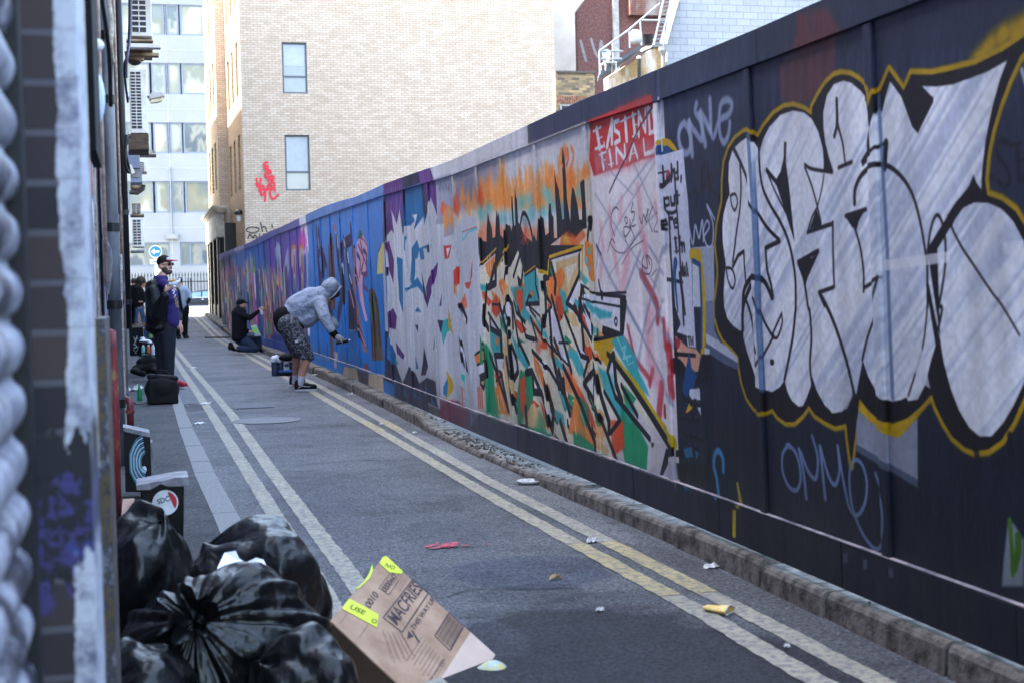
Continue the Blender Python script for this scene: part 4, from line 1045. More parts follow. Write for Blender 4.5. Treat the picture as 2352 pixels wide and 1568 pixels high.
p 206,206,216 4 100 0 - 11225,1084 11072,1016 11114,963
p 27,24,29 4 100 0 - 11383,930 11254,827 11141,674 11066,574 11250,634 11366,788
p 206,206,216 4 100 0 - 11338,845 11184,727 11167,588
p 24,106,150 4 100 0 - 12181,408 11923,517 12030,324 12196,350
p 186,150,28 4 100 0 - 11994,566 11719,470 11733,414 12098,297 11953,419
p 60,170,160 4 100 0 - 11327,572 11208,560 11246,488
p 120,40,66 4 100 0 - 12325,181 12002,300 11535,332 11161,255 11174,201 12285,107
p 200,60,50 4 100 0 - 12028,275 11711,344 11832,298
p 26,134,94 3 100 0 - 10598,912 10543,847 10536,682 10649,677
p 190,60,36 3 100 0 - 10784,1420 10724,1486 10772,1353 10856,1303
p 28,110,160 23 80 0 - 14314,179 14291,295 14093,194
p 28,110,160 22 80 0 - 13664,205 13648,316 13461,219
p 28,110,160 21 80 0 - 13104,279 13094,385 12917,292
p 28,110,160 20 80 0 - 12723,219 12716,322 12552,231
p 28,110,160 24 80 0 - 14985,254 14955,375 14745,268
l 60,180,190 2 80 1 17,17 11031,1712 11047,1645 10821,1695 10489,1709
l 160,40,60 2 100 1 6,6 11069,1706 10886,1712 10486,1723
l 200,80,50 2 80 0 54,54 11362,442 11365,302
l 200,80,50 2 80 0 53,53 11300,445 11304,307
l 200,80,50 2 80 0 47,47 10759,480 10761,347
l 200,80,50 2 80 0 46,46 10692,484 10695,352
l 200,80,50 2 80 0 46,46 10627,488 10629,357
p 96,44,70 20 80 0 - 11000,0 12300,0 12300,300 11000,300
p 80,70,92 20 80 0 - 10300,0 11200,0 11200,290 10300,290
p 26,104,176 15 60 0 - 22144,2426 21861,2411 22489,191 22850,176
p 26,104,176 14 60 0 - 21206,2375 21013,2364 21428,237 21687,226
p 26,104,176 13 60 0 - 20099,2315 19925,2306 20286,287 20517,277
p 26,104,176 13 60 0 - 19066,2259 18888,2249 19340,327 19571,317
p 26,104,176 12 60 0 - 17849,2193 17678,2184 18106,380 18317,371
p 26,104,176 11 60 0 - 16500,2120 16328,2111 16688,442 16904,432
p 40,34,48 2 100 0 - 15018,2262 14952,2257 15069,1708 15283,1648 15312,1784
l 42,34,66 5 100 1 166,166 21760,2214 21704,2037 21351,1914 20812,1668
l 42,34,66 5 100 1 249,249 21457,2122 21381,1994 21731,1832 21682,1640 21656,1401
l 42,34,66 5 100 1 187,187 21160,1753 21100,1597 21484,1478
l 42,34,66 5 100 1 80,80 20812,1668 20701,1635
l 76,48,96 5 100 1 68,68 21810,1961 21595,1828 21248,1849
l 76,48,96 5 100 1 45,45 21351,1914 21004,1811
l 170,180,210 5 100 1 94,94 21588,2049 21537,1952
l 170,180,210 5 100 1 104,104 21281,1632 21271,1507
p 86,58,54 2 100 0 - 20394,1913 20036,2047 19809,1893 19872,1662 19820,1457 20534,1451
p 46,34,44 2 100 0 - 20279,1983 20017,2091 19853,1982 19981,1899
l 30,26,34 2 100 1 21,21 20169,1876 20002,1850
l 30,26,34 2 100 1 21,21 20197,1810 20030,1784
l 30,26,34 2 100 1 21,21 20226,1744 20058,1719
l 30,26,34 2 100 1 21,21 20254,1678 20086,1653
l 30,26,34 2 100 1 21,21 20283,1612 20114,1587
l 30,26,34 2 100 1 21,21 20311,1545 20142,1521
l 30,26,34 2 100 1 21,21 20340,1478 20170,1455
p 196,96,60 2 100 0 - 19656,2176 19494,2182 19441,2094 19619,2073
p 178,160,180 2 100 0 - 19586,2072 19447,2080 19256,1874 19431,1851
l 42,34,66 4 100 1 132,132 19482,1996 19466,1767 19408,1637 19232,1534
l 42,34,66 4 100 1 141,141 19356,1764 19224,1421
l 42,34,66 4 100 1 139,139 17984,2068 17986,1936 18460,1901 18887,1861 19141,1757
l 42,34,66 4 100 1 89,89 18740,1966 18575,1864 17957,1882
l 42,34,66 4 100 1 206,206 18898,1834 18871,1639 19011,1418 19202,1208 19703,919
l 42,34,66 4 100 1 194,194 18523,1740 18398,1547 18264,1383 18104,1274
l 42,34,66 4 100 1 253,253 18929,1361 18990,1208
l 76,48,96 4 100 1 25,25 18835,1859 18153,1916
l 76,48,96 4 100 1 69,69 18983,1753 18768,1636
l 76,48,96 4 100 1 133,133 17855,1878 17919,1722
l 190,196,214 4 100 1 62,62 18705,1924 18631,1852
l 190,196,214 4 100 1 84,84 18404,1736 18376,1654
l 190,196,214 4 100 1 46,46 18330,1464 18169,1368
l 190,196,214 4 100 1 91,91 18934,1612 18915,1528
p 196,156,176 2 100 0 - 17459,1864 17143,1928 16867,1916 16592,1807 16612,1636 16802,1492 17086,1472 17211,1270 17097,1080 16888,907 17077,891 17453,1142 17744,1404
l 86,50,96 4 100 1 18,18 17390,1912 16886,1867 16601,1783
l 86,50,96 4 100 1 40,40 17377,1822 17045,1698 16809,1592 16712,1491
l 86,50,96 4 100 1 53,53 17173,1853 16972,1645 17217,1499
l 86,50,96 4 100 1 72,72 17686,1794 17765,1600 17545,1401
l 86,50,96 4 100 1 66,66 17733,1430 17525,1207
l 86,50,96 4 100 1 12,12 17231,1461 16686,1441
l 86,50,96 4 100 1 53,53 17059,1421 17098,1320 16751,1268
p 96,44,100 2 100 0 - 17240,1487 16667,1490 16695,1416 17054,1434
l 60,36,80 4 100 1 60,60 16934,1744 16682,1687 16719,1590
l 60,36,80 4 100 1 64,64 17520,1711 17262,1627 17379,1451
p 60,90,50 2 100 0 - 17161,2004 17049,1974 16968,1896 17342,1910
p 150,110,110 2 90 0 - 17836,1799 17636,1792 17722,1456 17699,1142 17330,720 16945,516 17406,524 17957,876 18104,1274
p 56,44,72 2 100 0 - 18552,1276 18093,1301 17849,1141 17844,904 17341,694 17028,538 18011,742 18642,864
p 30,100,170 2 100 0 - 18684,753 18054,761 18145,537 18493,525
l 200,205,215 2 100 0 10,10 18686,750 18053,765
p 34,26,44 2 100 0 - 18636,878 18505,1139 18153,899 18125,766 18683,756
l 210,170,190 4 100 1 44,44 18354,1275 18087,1061
l 210,170,190 4 100 1 27,27 17780,813 17190,596
p 94,74,62 2 100 0 - 16662,1268 16306,1291 15941,1147 15863,912 15776,482 16706,441 16624,899
l 40,34,34 4 100 1 91,91 16414,1231 16318,1025 16281,663
l 40,34,34 4 100 1 81,81 16172,1194 15984,1028 15948,673
l 40,34,34 4 100 1 96,96 16620,1145 16559,838 16585,530
l 76,110,56 4 100 1 73,73 16274,1146 16193,906
l 76,110,56 4 100 1 74,74 16594,1096 16527,925
l 76,110,56 4 100 1 54,54 16174,726 16051,610
p 40,120,176 2 100 0 - 15862,1030 15581,1032 15633,887 15873,886
p 190,182,120 3 100 0 - 15481,1756 15235,1782 15316,1444 15917,1442 15710,1683
l 42,34,66 3 100 1 23,23 15481,1756 15710,1683
p 170,174,190 2 100 0 - 15235,1782 15277,1444 15269,808 15500,814 15441,1423
p 110,74,66 9 100 0 - 20534,1451 19820,1457 19955,1136 20259,687 20591,273 20842,263
l 50,34,50 4 100 1 133,133 20359,1434 20492,983 20751,523
l 50,34,50 4 100 1 120,120 19947,1429 20315,836
p 190,176,176 2 100 0 - 20374,414 20025,412 20035,191 20272,179
p 184,168,150 11 100 0 - 16998,275 15751,328 15711,96 17146,127
l 150,180,220 2 100 0 7,7 23936,231 20529,276
p 186,168,146 7 100 0 - 19198,256 18018,289 17830,135 19427,127
p 70,62,70 13 100 0 - 18022,278 16912,281 16976,111 17830,135
p 140,60,70 6 100 0 - 17389,373 17076,387 16984,288 17418,297
p 170,60,150 73 80 0 - 24605,2165 23525,2329 23171,2076 23396,1947 24529,1983
p 60,60,110 60 50 0 - 27221,1791 26568,2241 27448,2514 28473,2314 27985,1848
p 150,160,188 3 100 0 - 28551,2152 28218,2284 27738,2165 27775,1843 27886,1318 28361,1609
p 150,158,184 3 100 0 - 27367,1714 26716,1974 26250,2114 26288,1694 27083,1314 27396,1116
p 170,160,160 3 100 0 - 25777,1947 25636,2074 25163,2086 24999,1998 25186,1637 25393,1307 25678,1308 25516,1754 25825,1685
l 180,110,40 3 100 0 62,62 25797,1910 25618,2073 25130,2083 24922,2014
l 96,44,36 3 100 1 168,168 25317,1860 25377,1677
l 40,110,70 3 100 1 177,177 25502,1437 25489,1326
p 170,160,160 3 100 0 - 24483,1910 24356,2031 23924,2043 23766,1959 23945,1615 24134,1301 24392,1302 24246,1727 24526,1661
l 180,110,40 3 100 0 58,58 24501,1875 24339,2030 23891,2040 23692,1974
l 96,44,36 3 100 1 153,153 24066,1828 24120,1653
l 40,110,70 3 100 1 160,160 24233,1425 24221,1319
p 150,158,184 3 100 0 - 23379,1981 23112,2006 23153,1737 23341,1297 23547,1333
p 20,140,110 3 100 0 - 28225,1710 27946,1746 27910,1562 28136,1524
p 206,208,218 3 100 1 - 23766,708 23415,706 23488,558 23752,542"""
RNG = np.random.default_rng(7)
def vnoise(u, v, seed=0):
    rg = np.random.default_rng(seed); T = rg.random((64, 64)).astype(np.float32)
    iu = np.floor(u).astype(int); iv = np.floor(v).astype(int); fu = u-iu; fv = v-iv
    fu = fu*fu*(3-2*fu); fv = fv*fv*(3-2*fv)
    a = T[iu % 64, iv % 64]; b = T[(iu+1) % 64, iv % 64]; c = T[iu % 64, (iv+1) % 64]; d = T[(iu+1) % 64, (iv+1) % 64]
    return (a*(1-fu)+b*fu)*(1-fv)+(c*(1-fu)+d*fu)*fv
def smooth_pts(p, closed, n=4):
    P = np.array(p, float); m = len(P)
    if m < 3: return P
    out = []
    for i in range(m if closed else m-1):
        if closed: a, b, c, d = P[i-1], P[i], P[(i+1) % m], P[(i+2) % m]
        else: a, b, c, d = P[max(i-1, 0)], P[i], P[i+1], P[min(i+2, m-1)]
        for k in range(n):
            t = k/n; out.append(.5*((2*b)+(c-a)*t+(2*a-5*b+4*c-d)*t*t+(3*b-a-3*c+d)*t**3))
    if not closed: out.append(P[-1])
    return np.array(out)
class Tex:
    def __init__(s, name, y0, y1, z0, z1, ppm):
        s.y0, s.y1, s.z0, s.z1 = y0, y1, z0, z1; s.W = int((y1-y0)*ppm); s.H = int((z1-z0)*ppm); s.ppm = ppm; s.name = name
        s.a = np.full((s.H, s.W, 3), .3, np.float32)
    def region(s, pts, pad):
        i0 = max(0, int((pts[:, 0].min()-pad-s.y0)*s.ppm)); i1 = min(s.W, int((pts[:, 0].max()+pad-s.y0)*s.ppm)+2)
        j0 = max(0, int((pts[:, 1].min()-pad-s.z0)*s.ppm)); j1 = min(s.H, int((pts[:, 1].max()+pad-s.z0)*s.ppm)+2)
        if i0 >= i1 or j0 >= j1: return None
        u = s.y0+(np.arange(i0, i1)+.5)/s.ppm; v = s.z0+(np.arange(j0, j1)+.5)/s.ppm
        return i0, i1, j0, j1, *np.meshgrid(u.astype(np.float32), v.astype(np.float32))
    def segs(s, pts, u, v, ws=None):
        best = np.full(u.shape, 9., np.float32)
        for k in range(len(pts)-1):
            a, b = pts[k], pts[k+1]; d = b-a; L2 = max(float(d@d), 1e-9)
            t = np.clip(((u-a[0])*d[0]+(v-a[1])*d[1])/L2, 0, 1)
            q = np.hypot(u-a[0]-t*d[0], v-a[1]-t*d[1])
            if ws is not None: q = q-(ws[k]+(ws[k+1]-ws[k])*t)/2
            best = np.minimum(best, q)
        return best
    def poly(s, pts, col, soft, alpha, kind='p'):
        pts = np.array(pts, float); r = s.region(pts, soft)
        if r is None: return
        i0, i1, j0, j1, u, v = r
        big = u.size > 400000 and soft < .02
        ins = np.zeros(u.shape, bool); n = len(pts)
        for k in range(n):
            x1, y1 = pts[k]; x2, y2 = pts[(k+1) % n]
            if y1 == y2: continue
            c = ((y1 > v) != (y2 > v)); ins ^= c & (u < (x2-x1)*(v-y1)/(y2-y1)+x1)
        if big: al = ins.astype(np.float32)
        else:
            d = s.segs(np.vstack([pts, pts[:1]]), u, v); d = np.where(ins, d, -d)
            h = max(soft, .6/s.ppm); al = np.clip(.5+d/(2*h), 0, 1); al = al*al*(3-2*al)
        if soft > .012: al = al*(.75+.5*vnoise(u*30, v*9, 3)); al = np.clip(al, 0, 1)
        if kind == 's':
            uu = -u*.8+v*.6; vv = u*.6+v*.8
            n_ = vnoise(uu*1.5, vv*70, 5)*.7+vnoise(uu*1.2, vv*20, 6)*.45+vnoise(uu*2, vv*4, 8)*.65; f = np.clip((n_-.86)*.95, 0, .36)[..., None]
            c = np.array([.84, .85, .88])*(1-f)+np.array([.46, .52, .66])*f
        else: c = np.array(col, np.float32)/255
        s.blend(i0, i1, j0, j1, c, al*alpha)
    def line(s, pts, col, soft, alpha, w0, w1):
        pts = np.array(pts, float); r = s.region(pts, max(w0, w1)+soft)
        if r is None: return
        i0, i1, j0, j1, u, v = r; n = len(pts); ws = w0+(w1-w0)*np.linspace(0, 1, n)
        d = -s.segs(pts, u, v, ws); h = max(soft, .6/s.ppm)
        al = np.clip(.5+d/(2*h), 0, 1); s.blend(i0, i1, j0, j1, np.array(col, np.float32)/255, al*alpha)
    def blend(s, i0, i1, j0, j1, c, al):
        T = s.a[j0:j1, i0:i1]; T[:] = T*(1-al[..., None])+c*al[..., None]
    def run(s):
        for ln in PAINT.split('\n'):
            h = ln.split(' '); pts = [tuple(int(q)/1000 for q in p.split(',')) for p in h[6:]]
            ys = [p[0] for p in pts]
            if max(ys) < s.y0-.6 or min(ys) > s.y1+.6: continue
            col = tuple(int(q) for q in h[1].split(',')); soft = int(h[2])/1000; al = int(h[3])/100
            cl = h[0] != 'l'
            if h[4] == '1': pts = smooth_pts(pts, cl)
            if cl: s.poly(pts, col, soft, al, h[0])
            else:
                w0, w1 = (int(q)/1000 for q in h[5].split(',')); s.line(pts, col, soft, al, w0, w1)
    def finish(s):
        v, u = np.meshgrid(s.z0+np.arange(s.H)/s.ppm, s.y0+np.arange(s.W)/s.ppm, indexing='ij')
        g = .94+.12*vnoise(u*14, v*1.6, 11)*vnoise(u*2, v*2, 12)*2; g *= .94+.1*vnoise(u*60, v*60, 13)
        dirt = np.clip(1-np.abs(v-.32)/.25, 0, 1)*vnoise(u*8, v*5, 14)*.35
        L_ = s.a.mean(2, keepdims=True); a = L_+(s.a-L_)*1.10; a = np.clip(.5+(a-.5)*1.06, 0, 1)*g[..., None]; a = a*(1-dirt[..., None])+np.array([.22, .21, .2])*dirt[..., None]
        im = bpy.data.images.new(s.name, s.W, s.H); buf = np.ones((s.H, s.W, 4), np.float32); buf[..., :3] = np.clip(a, 0, 1)
        im.pixels.foreach_set(buf.ravel()); im.update(); im.pack()
        m, nt, b = new_mat(s.name); ti = nt.nodes.new('ShaderNodeTexImage'); ti.image = im; ti.extension = 'EXTEND'
        n = noise(nt, 3, 5, .7, stretch=(1, 1, .3)); r = ramp(nt, n.outputs[0], [(.3, (.86, .86, .86)), (.6, (1, 1, 1))])
        nt.links.new(mix(nt, ti.outputs[0], r.outputs[0], 1., 'MULTIPLY'), b.inputs['Base Color'])
        rr = ramp(nt, n.outputs[0], [(.3, (.42,)*3), (.7, (.62,)*3)]); nt.links.new(rr.outputs[0], b.inputs['Roughness'])
        b.inputs['Specular IOR Level'].default_value = .3; n2 = noise(nt, 25, 6, .75, stretch=(1, 1, .5)); bumpn(nt, b, n2.outputs[0], .35, .006)
        s.mat = m; return s
    def uv(s, p): return ((p[1]-s.y0)/(s.y1-s.y0), (p[2]-s.z0)/(s.z1-s.z0))
TX = [Tex('sprayed boards near', 1.6, 6.45, -.05, 2.4, 250), Tex('sprayed boards middle', 6.45, 11.25, -.05, 2.4, 230),
      Tex('sprayed boards blue', 11.25, 23.5, -.05, 2.65, 110), Tex('sprayed boards far', 23.5, 49.6, -.05, 2.7, 55)]
for t in TX: t.run()
def far_marks(t):     # the dense far-off pieces: runs, fills and dabs of paint
    rnd = random.Random(4); PAL = [(150,76,54),(176,158,112),(60,120,160),(84,50,110),(176,90,120),(110,130,66),(176,150,76),(36,44,80),(176,170,176),(50,36,46),(130,54,50),(44,120,112),(28,30,56),(110,100,126)]
    for y0, y1, zl, zh, n, w0 in [(24, 27.5, .35, 1.2, 90, .12), (27.5, 32.5, .35, 1.6, 300, .2), (33, 40.5, .35, 1.75, 330, .34), (41.5, 49, .2, 1.8, 300, .5)]:
        for i in range(n):
            y = rnd.uniform(y0, y1); z = zl+(zh-zl)*rnd.random(); h = rnd.uniform(.08, .5); w = rnd.uniform(.25, 1.1)*w0; dy = rnd.uniform(-.3, .3)*w0
            t.line([(y, z), (y+dy, z+h*.5), (y+dy*.4, z+h)], tuple(min(255, int(v*1.25)) for v in rnd.choice(PAL)), rnd.choice([.006, .01, .03]), .95, w, w*.5)
    for y, c, a in [(32.7, (26,60,120), .5), (41.0, (24,80,140), .5), (33.9, (190,84,150), .3), (26.9, (40,30,70), .25), (36.4, (40,110,176), .6), (46.5, (26,30,60), .4)]:
        t.poly([(y-a, .3), (y+a, .3), (y+a, 1.75), (y-a, 1.75)], c, .06, .8)
far_marks(TX[3])
for t in TX: t.finish()

hoarding = thing('hoarding', 'long painted timber hoarding covered in graffiti along the right kerb', 'hoarding', (2.46, 6.0, 0))
POSTS = [1.006*y for y in (-.9, .15, 1.2, 2.25, 3.3, 4.35, 5.37, 6.45, 7.62, 8.69, 9.60, 10.35, 11.23, 12.34, 13.69, 14.99, 16.28, 17.62, 18.89, 19.95, 21.07, 22.11, 23.41, 24.49, 25.74, 27.43, 28.36, 29.39, 30.56, 31.88, 33.18, 35.51, 38.99, 42.0, 45.0, 47.8)]
def texfor(y): return next((t for t in TX if y < t.y1), TX[-1])
def wallbox(y0, y1, za, zb, off0, off1, n=1):   # za, zb functions of y; off = distance in front of the path line
    mb = MB()
    ys = [y0+(y1-y0)*i/n for i in range(n+1)]
    for i in range(n):
        a, b = ys[i], ys[i+1]; p = []
        for z_ in (za, zb):
            for (y, o_) in ((a, off1), (a, off0), (b, off0), (b, off1)):
                z = z_(y); p.append((Xw(y, z)-o_, y, z))
        mb.hexa([p[0], p[1], p[2], p[3], p[4], p[5], p[6], p[7]])
    return mb
fz = lambda c: (lambda y: c)
for i in range(len(POSTS)-1):
    a, b = POSTS[i], POSTS[i+1]; t = texfor((a+b)/2)
    n = max(1, int((b-a)/.9))
    obj('board_panel', wallbox(a+.002, b-.002, fz(.295), lambda y: zfb(y)+.01, -.04, -.018, n), t.mat, hoarding, uvf=t.uv)
    w = .028 if a < 24 else .045
    obj('post', wallbox(a-w, a+w, fz(.302), lambda y: zfb(y)-.002, -.03, -.004), t.mat, hoarding, uvf=t.uv, bevel=.004)
SEG = [-.9, 1.9, 4.1, 6.45, 8.9, 11.25, 13.2, 15.0, 17.3, 19.6, 22.0, 24.0, 26.4, 29.0, 31.8, 34.5, 39.0, 43.5, 47.8]
for a, b in zip(SEG[:-1], SEG[1:]):
    t = texfor((a+b)/2)
    obj('top_board', wallbox(a+.0015, b-.0015, lambda y: zfb(y), lambda y: ztop(y), -.04, .0, max(1, int(b-a))), t.mat, hoarding, uvf=t.uv, bevel=.003)
    obj('base_board', wallbox(a+.6*(a>0), b+.6-.003, fz(.128), fz(.30), -.04, .0, max(1, int(b-a))), t.mat, hoarding, uvf=t.uv, bevel=.004)
ledge = MB(); y = -.9
while y < 24:
    y2 = y+1.7; x0, x1 = Xw(y, .3), Xw(y2, .3)
    ledge.hexa([(x0+.001, y, .3005), (x0+.017, y, .3005), (x1+.017, y2, .3005), (x1+.001, y2, .3005), (x0-.001, y, .304), (x0+.017, y, .307), (x1+.017, y2, .307), (x1-.001, y2, .304)]); y = y2+.004
obj('ledge_strip', ledge, M('worn pale wood edge', (150, 140, 146), .8, col2=(70, 72, 84), scale=5), hoarding)
# ------------------------------------------------------------ ground, road, pavements, kerbs
def gz(y): return float(np.interp(y, [-20, 41, 57, 62, 80, 100], [0, 0, .42, .42, .24, .24]))
def strip(xa, xb, y0, y1, dz=0., step=1., jit=0., seed=1, n=1):
    rnd = random.Random(seed); mb = MB(); ys = [y0]
    while ys[-1] < y1-1e-6: ys.append(min(y1, ys[-1]+step))
    fa = xa if callable(xa) else (lambda y: xa); fb = xb if callable(xb) else (lambda y: xb)
    for y in ys:
        a, b = fa(y)+rnd.uniform(-jit, jit), fb(y)+rnd.uniform(-jit, jit)
        for k in range(n+1): mb.v.append((a+(b-a)*k/n, y, gz(y)+dz))
    for i in range(len(ys)-1):
        for k in range(n):
            o = i*(n+1)+k; mb.f.append((o, o+1, o+n+2, o+n+1))
    return mb
def asphalt(name, dark, light, fine=220, patches=()):
    m, nt, b = new_mat(name)
    n1 = noise(nt, fine, 3, .75); n2 = noise(nt, .8, 6, .72); n3 = noise(nt, 34, 6, .85); n5 = noise(nt, 6, 6, .75)
    r1 = ramp(nt, n1.outputs[0], [(.34, lin(dark)), (.52, tuple((p+q)/2 for p, q in zip(lin(dark), lin(light)))), (.68, lin(light))])
    r2 = ramp(nt, n2.outputs[0], [(.34, (.62, .62, .64)), (.5, (1, 1, 1)), (.66, (1.22, 1.22, 1.20))]); c = mix(nt, r1.outputs[0], r2.outputs[0], 1., 'MULTIPLY')
    r3 = ramp(nt, n3.outputs[0], [(.38, (.34, .34, .36)), (.5, (1, 1, 1)), (.64, (1.5,)*3)]); c = mix(nt, c, r3.outputs[0], .9, 'MULTIPLY')
    r5 = ramp(nt, n5.outputs[0], [(.34, (.66, .66, .68)), (.52, (1, 1, 1))]); c = mix(nt, c, r5.outputs[0], .8, 'MULTIPLY')
    v = nt.nodes.new('ShaderNodeTexVoronoi'); v.inputs['Scale'].default_value = 26; g = nt.nodes.new('ShaderNodeNewGeometry'); nt.links.new(g.outputs['Position'], v.inputs['Vector'])
    rv = ramp(nt, v.outputs['Distance'], [(.0, (.8,)*3), (.09, (0, 0, 0))]); c = mix(nt, c, lin((176, 176, 178)), rv.outputs[0])
    np_ = noise(nt, 2.6, 6, .75); ns = nt.nodes.new('ShaderNodeVectorMath'); ns.operation = 'MULTIPLY_ADD'; ns.inputs[1].default_value = (1, 1, 0); ns.inputs[2].default_value = (-.5, -.5, 0); nt.links.new(np_.outputs['Color'], ns.inputs[0])
    rough = None
    for (x, y, rx, ry, wob, col, amt) in patches:
        mp = nt.nodes.new('ShaderNodeVectorMath'); mp.operation = 'MULTIPLY_ADD'; mp.inputs[1].default_value = (wob, wob, 0); nt.links.new(ns.outputs[0], mp.inputs[0]); nt.links.new(g.outputs['Position'], mp.inputs[2])
        su = nt.nodes.new('ShaderNodeVectorMath'); su.operation = 'SUBTRACT'; su.inputs[1].default_value = (x, y, 0); nt.links.new(mp.outputs[0], su.inputs[0])
        sc_ = nt.nodes.new('ShaderNodeVectorMath'); sc_.operation = 'MULTIPLY'; sc_.inputs[1].default_value = (1/rx, 1/ry, 0); nt.links.new(su.outputs[0], sc_.inputs[0])
        ln = nt.nodes.new('ShaderNodeVectorMath'); ln.operation = 'LENGTH'; nt.links.new(sc_.outputs[0], ln.inputs[0])
        rp = ramp(nt, ln.outputs['Value'], [(.84, (amt,)*3), (1., (0, 0, 0))]); c = mix(nt, c, mix(nt, c, col, 1., 'MULTIPLY') if max(col) > .9 or amt < 1 else col, rp.outputs[0])
    nt.links.new(c, b.inputs['Base Color']); b.inputs['Roughness'].default_value = .8; b.inputs['Specular IOR Level'].default_value = .35
    ad = nt.nodes.new('ShaderNodeMath'); ad.operation = 'ADD'; nt.links.new(n1.outputs[0], ad.inputs[0]); nt.links.new(n3.outputs[0], ad.inputs[1])
    bumpn(nt, b, ad.outputs[0], 1., .02); MC[name] = m; return m
A_ROAD = asphalt('road asphalt', (60, 62, 69), (152, 154, 160), 75, [(1.42, 4.1, .86, 1.35, .6, (.24, .24, .27), .99), (1.5, 5.6, .3, .22, .5, (.6, .6, .64), .9), (1.0, 7.6, .3, .9, .9, (.8, .8, .84), .8), (1.62, 6.05, .38, .42, .3, (.62, .66, .82), .9), (1.15, 4.95, .17, .33, .06, (1.7, 1.7, 1.75), .9), (1.75, 5.35, .35, .22, .35, (.7, .7, .74), .9), (1.1, 9.0, .5, 1.1, .8, (.82, .83, .88), .8), (1.5, 13.0, .5, 2.0, .9, (.84, .84, .88), .8), (2.3, 9.5, .14, 3.2, .12, (1.5, 1.47, 1.4), .8), (2.33, 5.0, .11, 1.5, .12, (.75, .74, .74), .8), (.52, 16.4, .14, .7, .1, (.5, .5, .52), .9), (1.45, 7.1, .22, .5, .3, (.72, .72, .75), .9)])
A_PATH = asphalt('pavement asphalt', (52, 53, 58), (112, 112, 116), 140)
gm = MB(); gm.v = [(-300, -60, -.06), (300, -60, -.06), (300, 500, -.06), (-300, 500, -.06)]; gm.f = [(0, 1, 2, 3)]
struct('ground', gm, A_PATH)
road = struct('road', strip(.40, 2.52, -8, 62, 0, 1., n=2), A_ROAD)
struct('cross_street', strip(-60, 60, 62, 84, 0, 2.), M('cross street surface', (112, 112, 112), .8, scale=2, var=.1, bscale=150, bump=.4))  # cross street in one plain grey with slight noise
def xl(y): return float(np.interp(y, [-8, 2.6, 10, 18, 30, 45, 60], [-.30, -.24, -.27, -.30, -.36, -.50, -.62]))
struct('pavement', strip(lambda y: xl(y)-.1, .345, -8, 62, .055, 1.), A_PATH)
struct('pavement', strip(2.58, lambda y: 2.66 if y < 47 else 4.2, -8, 62, .03, .5), M('soil and grit strip', (70, 66, 62), .95, col2=(26, 25, 25), scale=30, bump=.8, bscale=90, bdist=.01))
struct('pavement', strip(2.62, 4.2, 48.5, 62, .10, .5), A_PATH)
STONE = M('kerb stone', (134, 134, 134), .85, col2=(98, 99, 102), scale=70, bump=.5, bscale=160, bdist=.003)
STONED = M('dirty kerb stone', (116, 109, 104), .9, col2=(44, 40, 38), scale=12, bump=.9, bscale=70, bdist=.006)
def kerb(fx0, fx1, y0, y1, za, top, lo, hi, mat, seed, jit=.006):
    rnd = random.Random(seed); mb = MB(); y = y0
    while y < y1:
        l = rnd.uniform(lo, hi); g_ = .003+jit*.6; a, b = y+g_, y+l-g_; j = rnd.uniform(-jit, jit); jt = rnd.uniform(-jit, jit)*.7; n = 4
        zs = [top(a+(b-a)*i/n)+jt+gz(a+(b-a)*i/n) for i in range(n+1)]
        for i in range(n):
            p, q = a+(b-a)*i/n, a+(b-a)*(i+1)/n
            o = []
            for (yy, zt) in ((p, zs[i]), (q, zs[i+1])):
                x0, x1 = fx0(yy)+j+rnd.uniform(-.002, .002), fx1(yy); c = .022; s = 1 if x1 > x0 else -1
                o.append([(x0-s*.006, yy, gz(yy)-.05), (x0, yy, zt-c), (x0+s*c*.4, yy, zt-c*.3), (x0+s*c, yy, zt), (x1, yy, zt), (x1, yy, gz(yy)-.05)])
            k = len(mb.v); mb.v += o[0]+o[1]
            for m_ in range(5): mb.f.append((k+m_, k+m_+1, k+m_+7, k+m_+6))
            if i == 0: mb.f.append(tuple(k+m_ for m_ in range(6))[::-1])
            if i == n-1: mb.f.append(tuple(k+6+m_ for m_ in range(6)))
        y += l
    return mb
struct('kerb', kerb(lambda y: float(np.interp(y, [4, 7.7, 9.7, 13, 17, 60], [.50, .483, .46, .43, .42, .42])), lambda y: float(np.interp(y, [4, 7.7, 9.7, 13, 17, 60], [.36, .345, .312, .295, .30, .30])), -6, 60, 0, lambda y: .057, .45, 1.15, STONE, 5, .003), STONE, smooth=False)
def ktop(y): return float(np.interp(y, [0, 4, 5, 6.5, 8, 9.2, 12.3, 13.2, 60], [.12, .118, .105, .095, .085, .035, .05, .11, .11]))
def kx(y): return float(np.interp(y, [0, 4, 6, 7.8, 9, 11, 12.7, 16, 21, 30, 47, 60], [2.42, 2.42, 2.455, 2.425, 2.42, 2.40, 2.43, 2.50, 2.56, 2.48, 2.46, 2.46]))
struct('kerb', kerb(kx, lambda y: kx(y)+.19, -2, 62, 0, ktop, .55, 1.05, STONED, 8, .015), STONED)
def yel(name, c1, seed=0):
    m, nt, b = new_mat(name); n = noise(nt, 24, 7, .85); n2 = noise(nt, 2.2, 4, .6); n3 = noise(nt, 200, 2, .7)
    r = ramp(nt, n.outputs[0], [(.44, (0, 0, 0)), (.53, (1, 1, 1))])
    rc = ramp(nt, n2.outputs[0], [(.35, tuple(v*.78 for v in lin(c1))), (.65, lin(c1))])
    nt.links.new(mix(nt, lin((96, 98, 106)), rc.outputs[0], mix(nt, (.15,)*3, (1., 1., 1.), r.outputs[0])), b.inputs['Base Color']); b.inputs['Roughness'].default_value = .8
    bumpn(nt, b, n3.outputs[0], .6, .004); return m
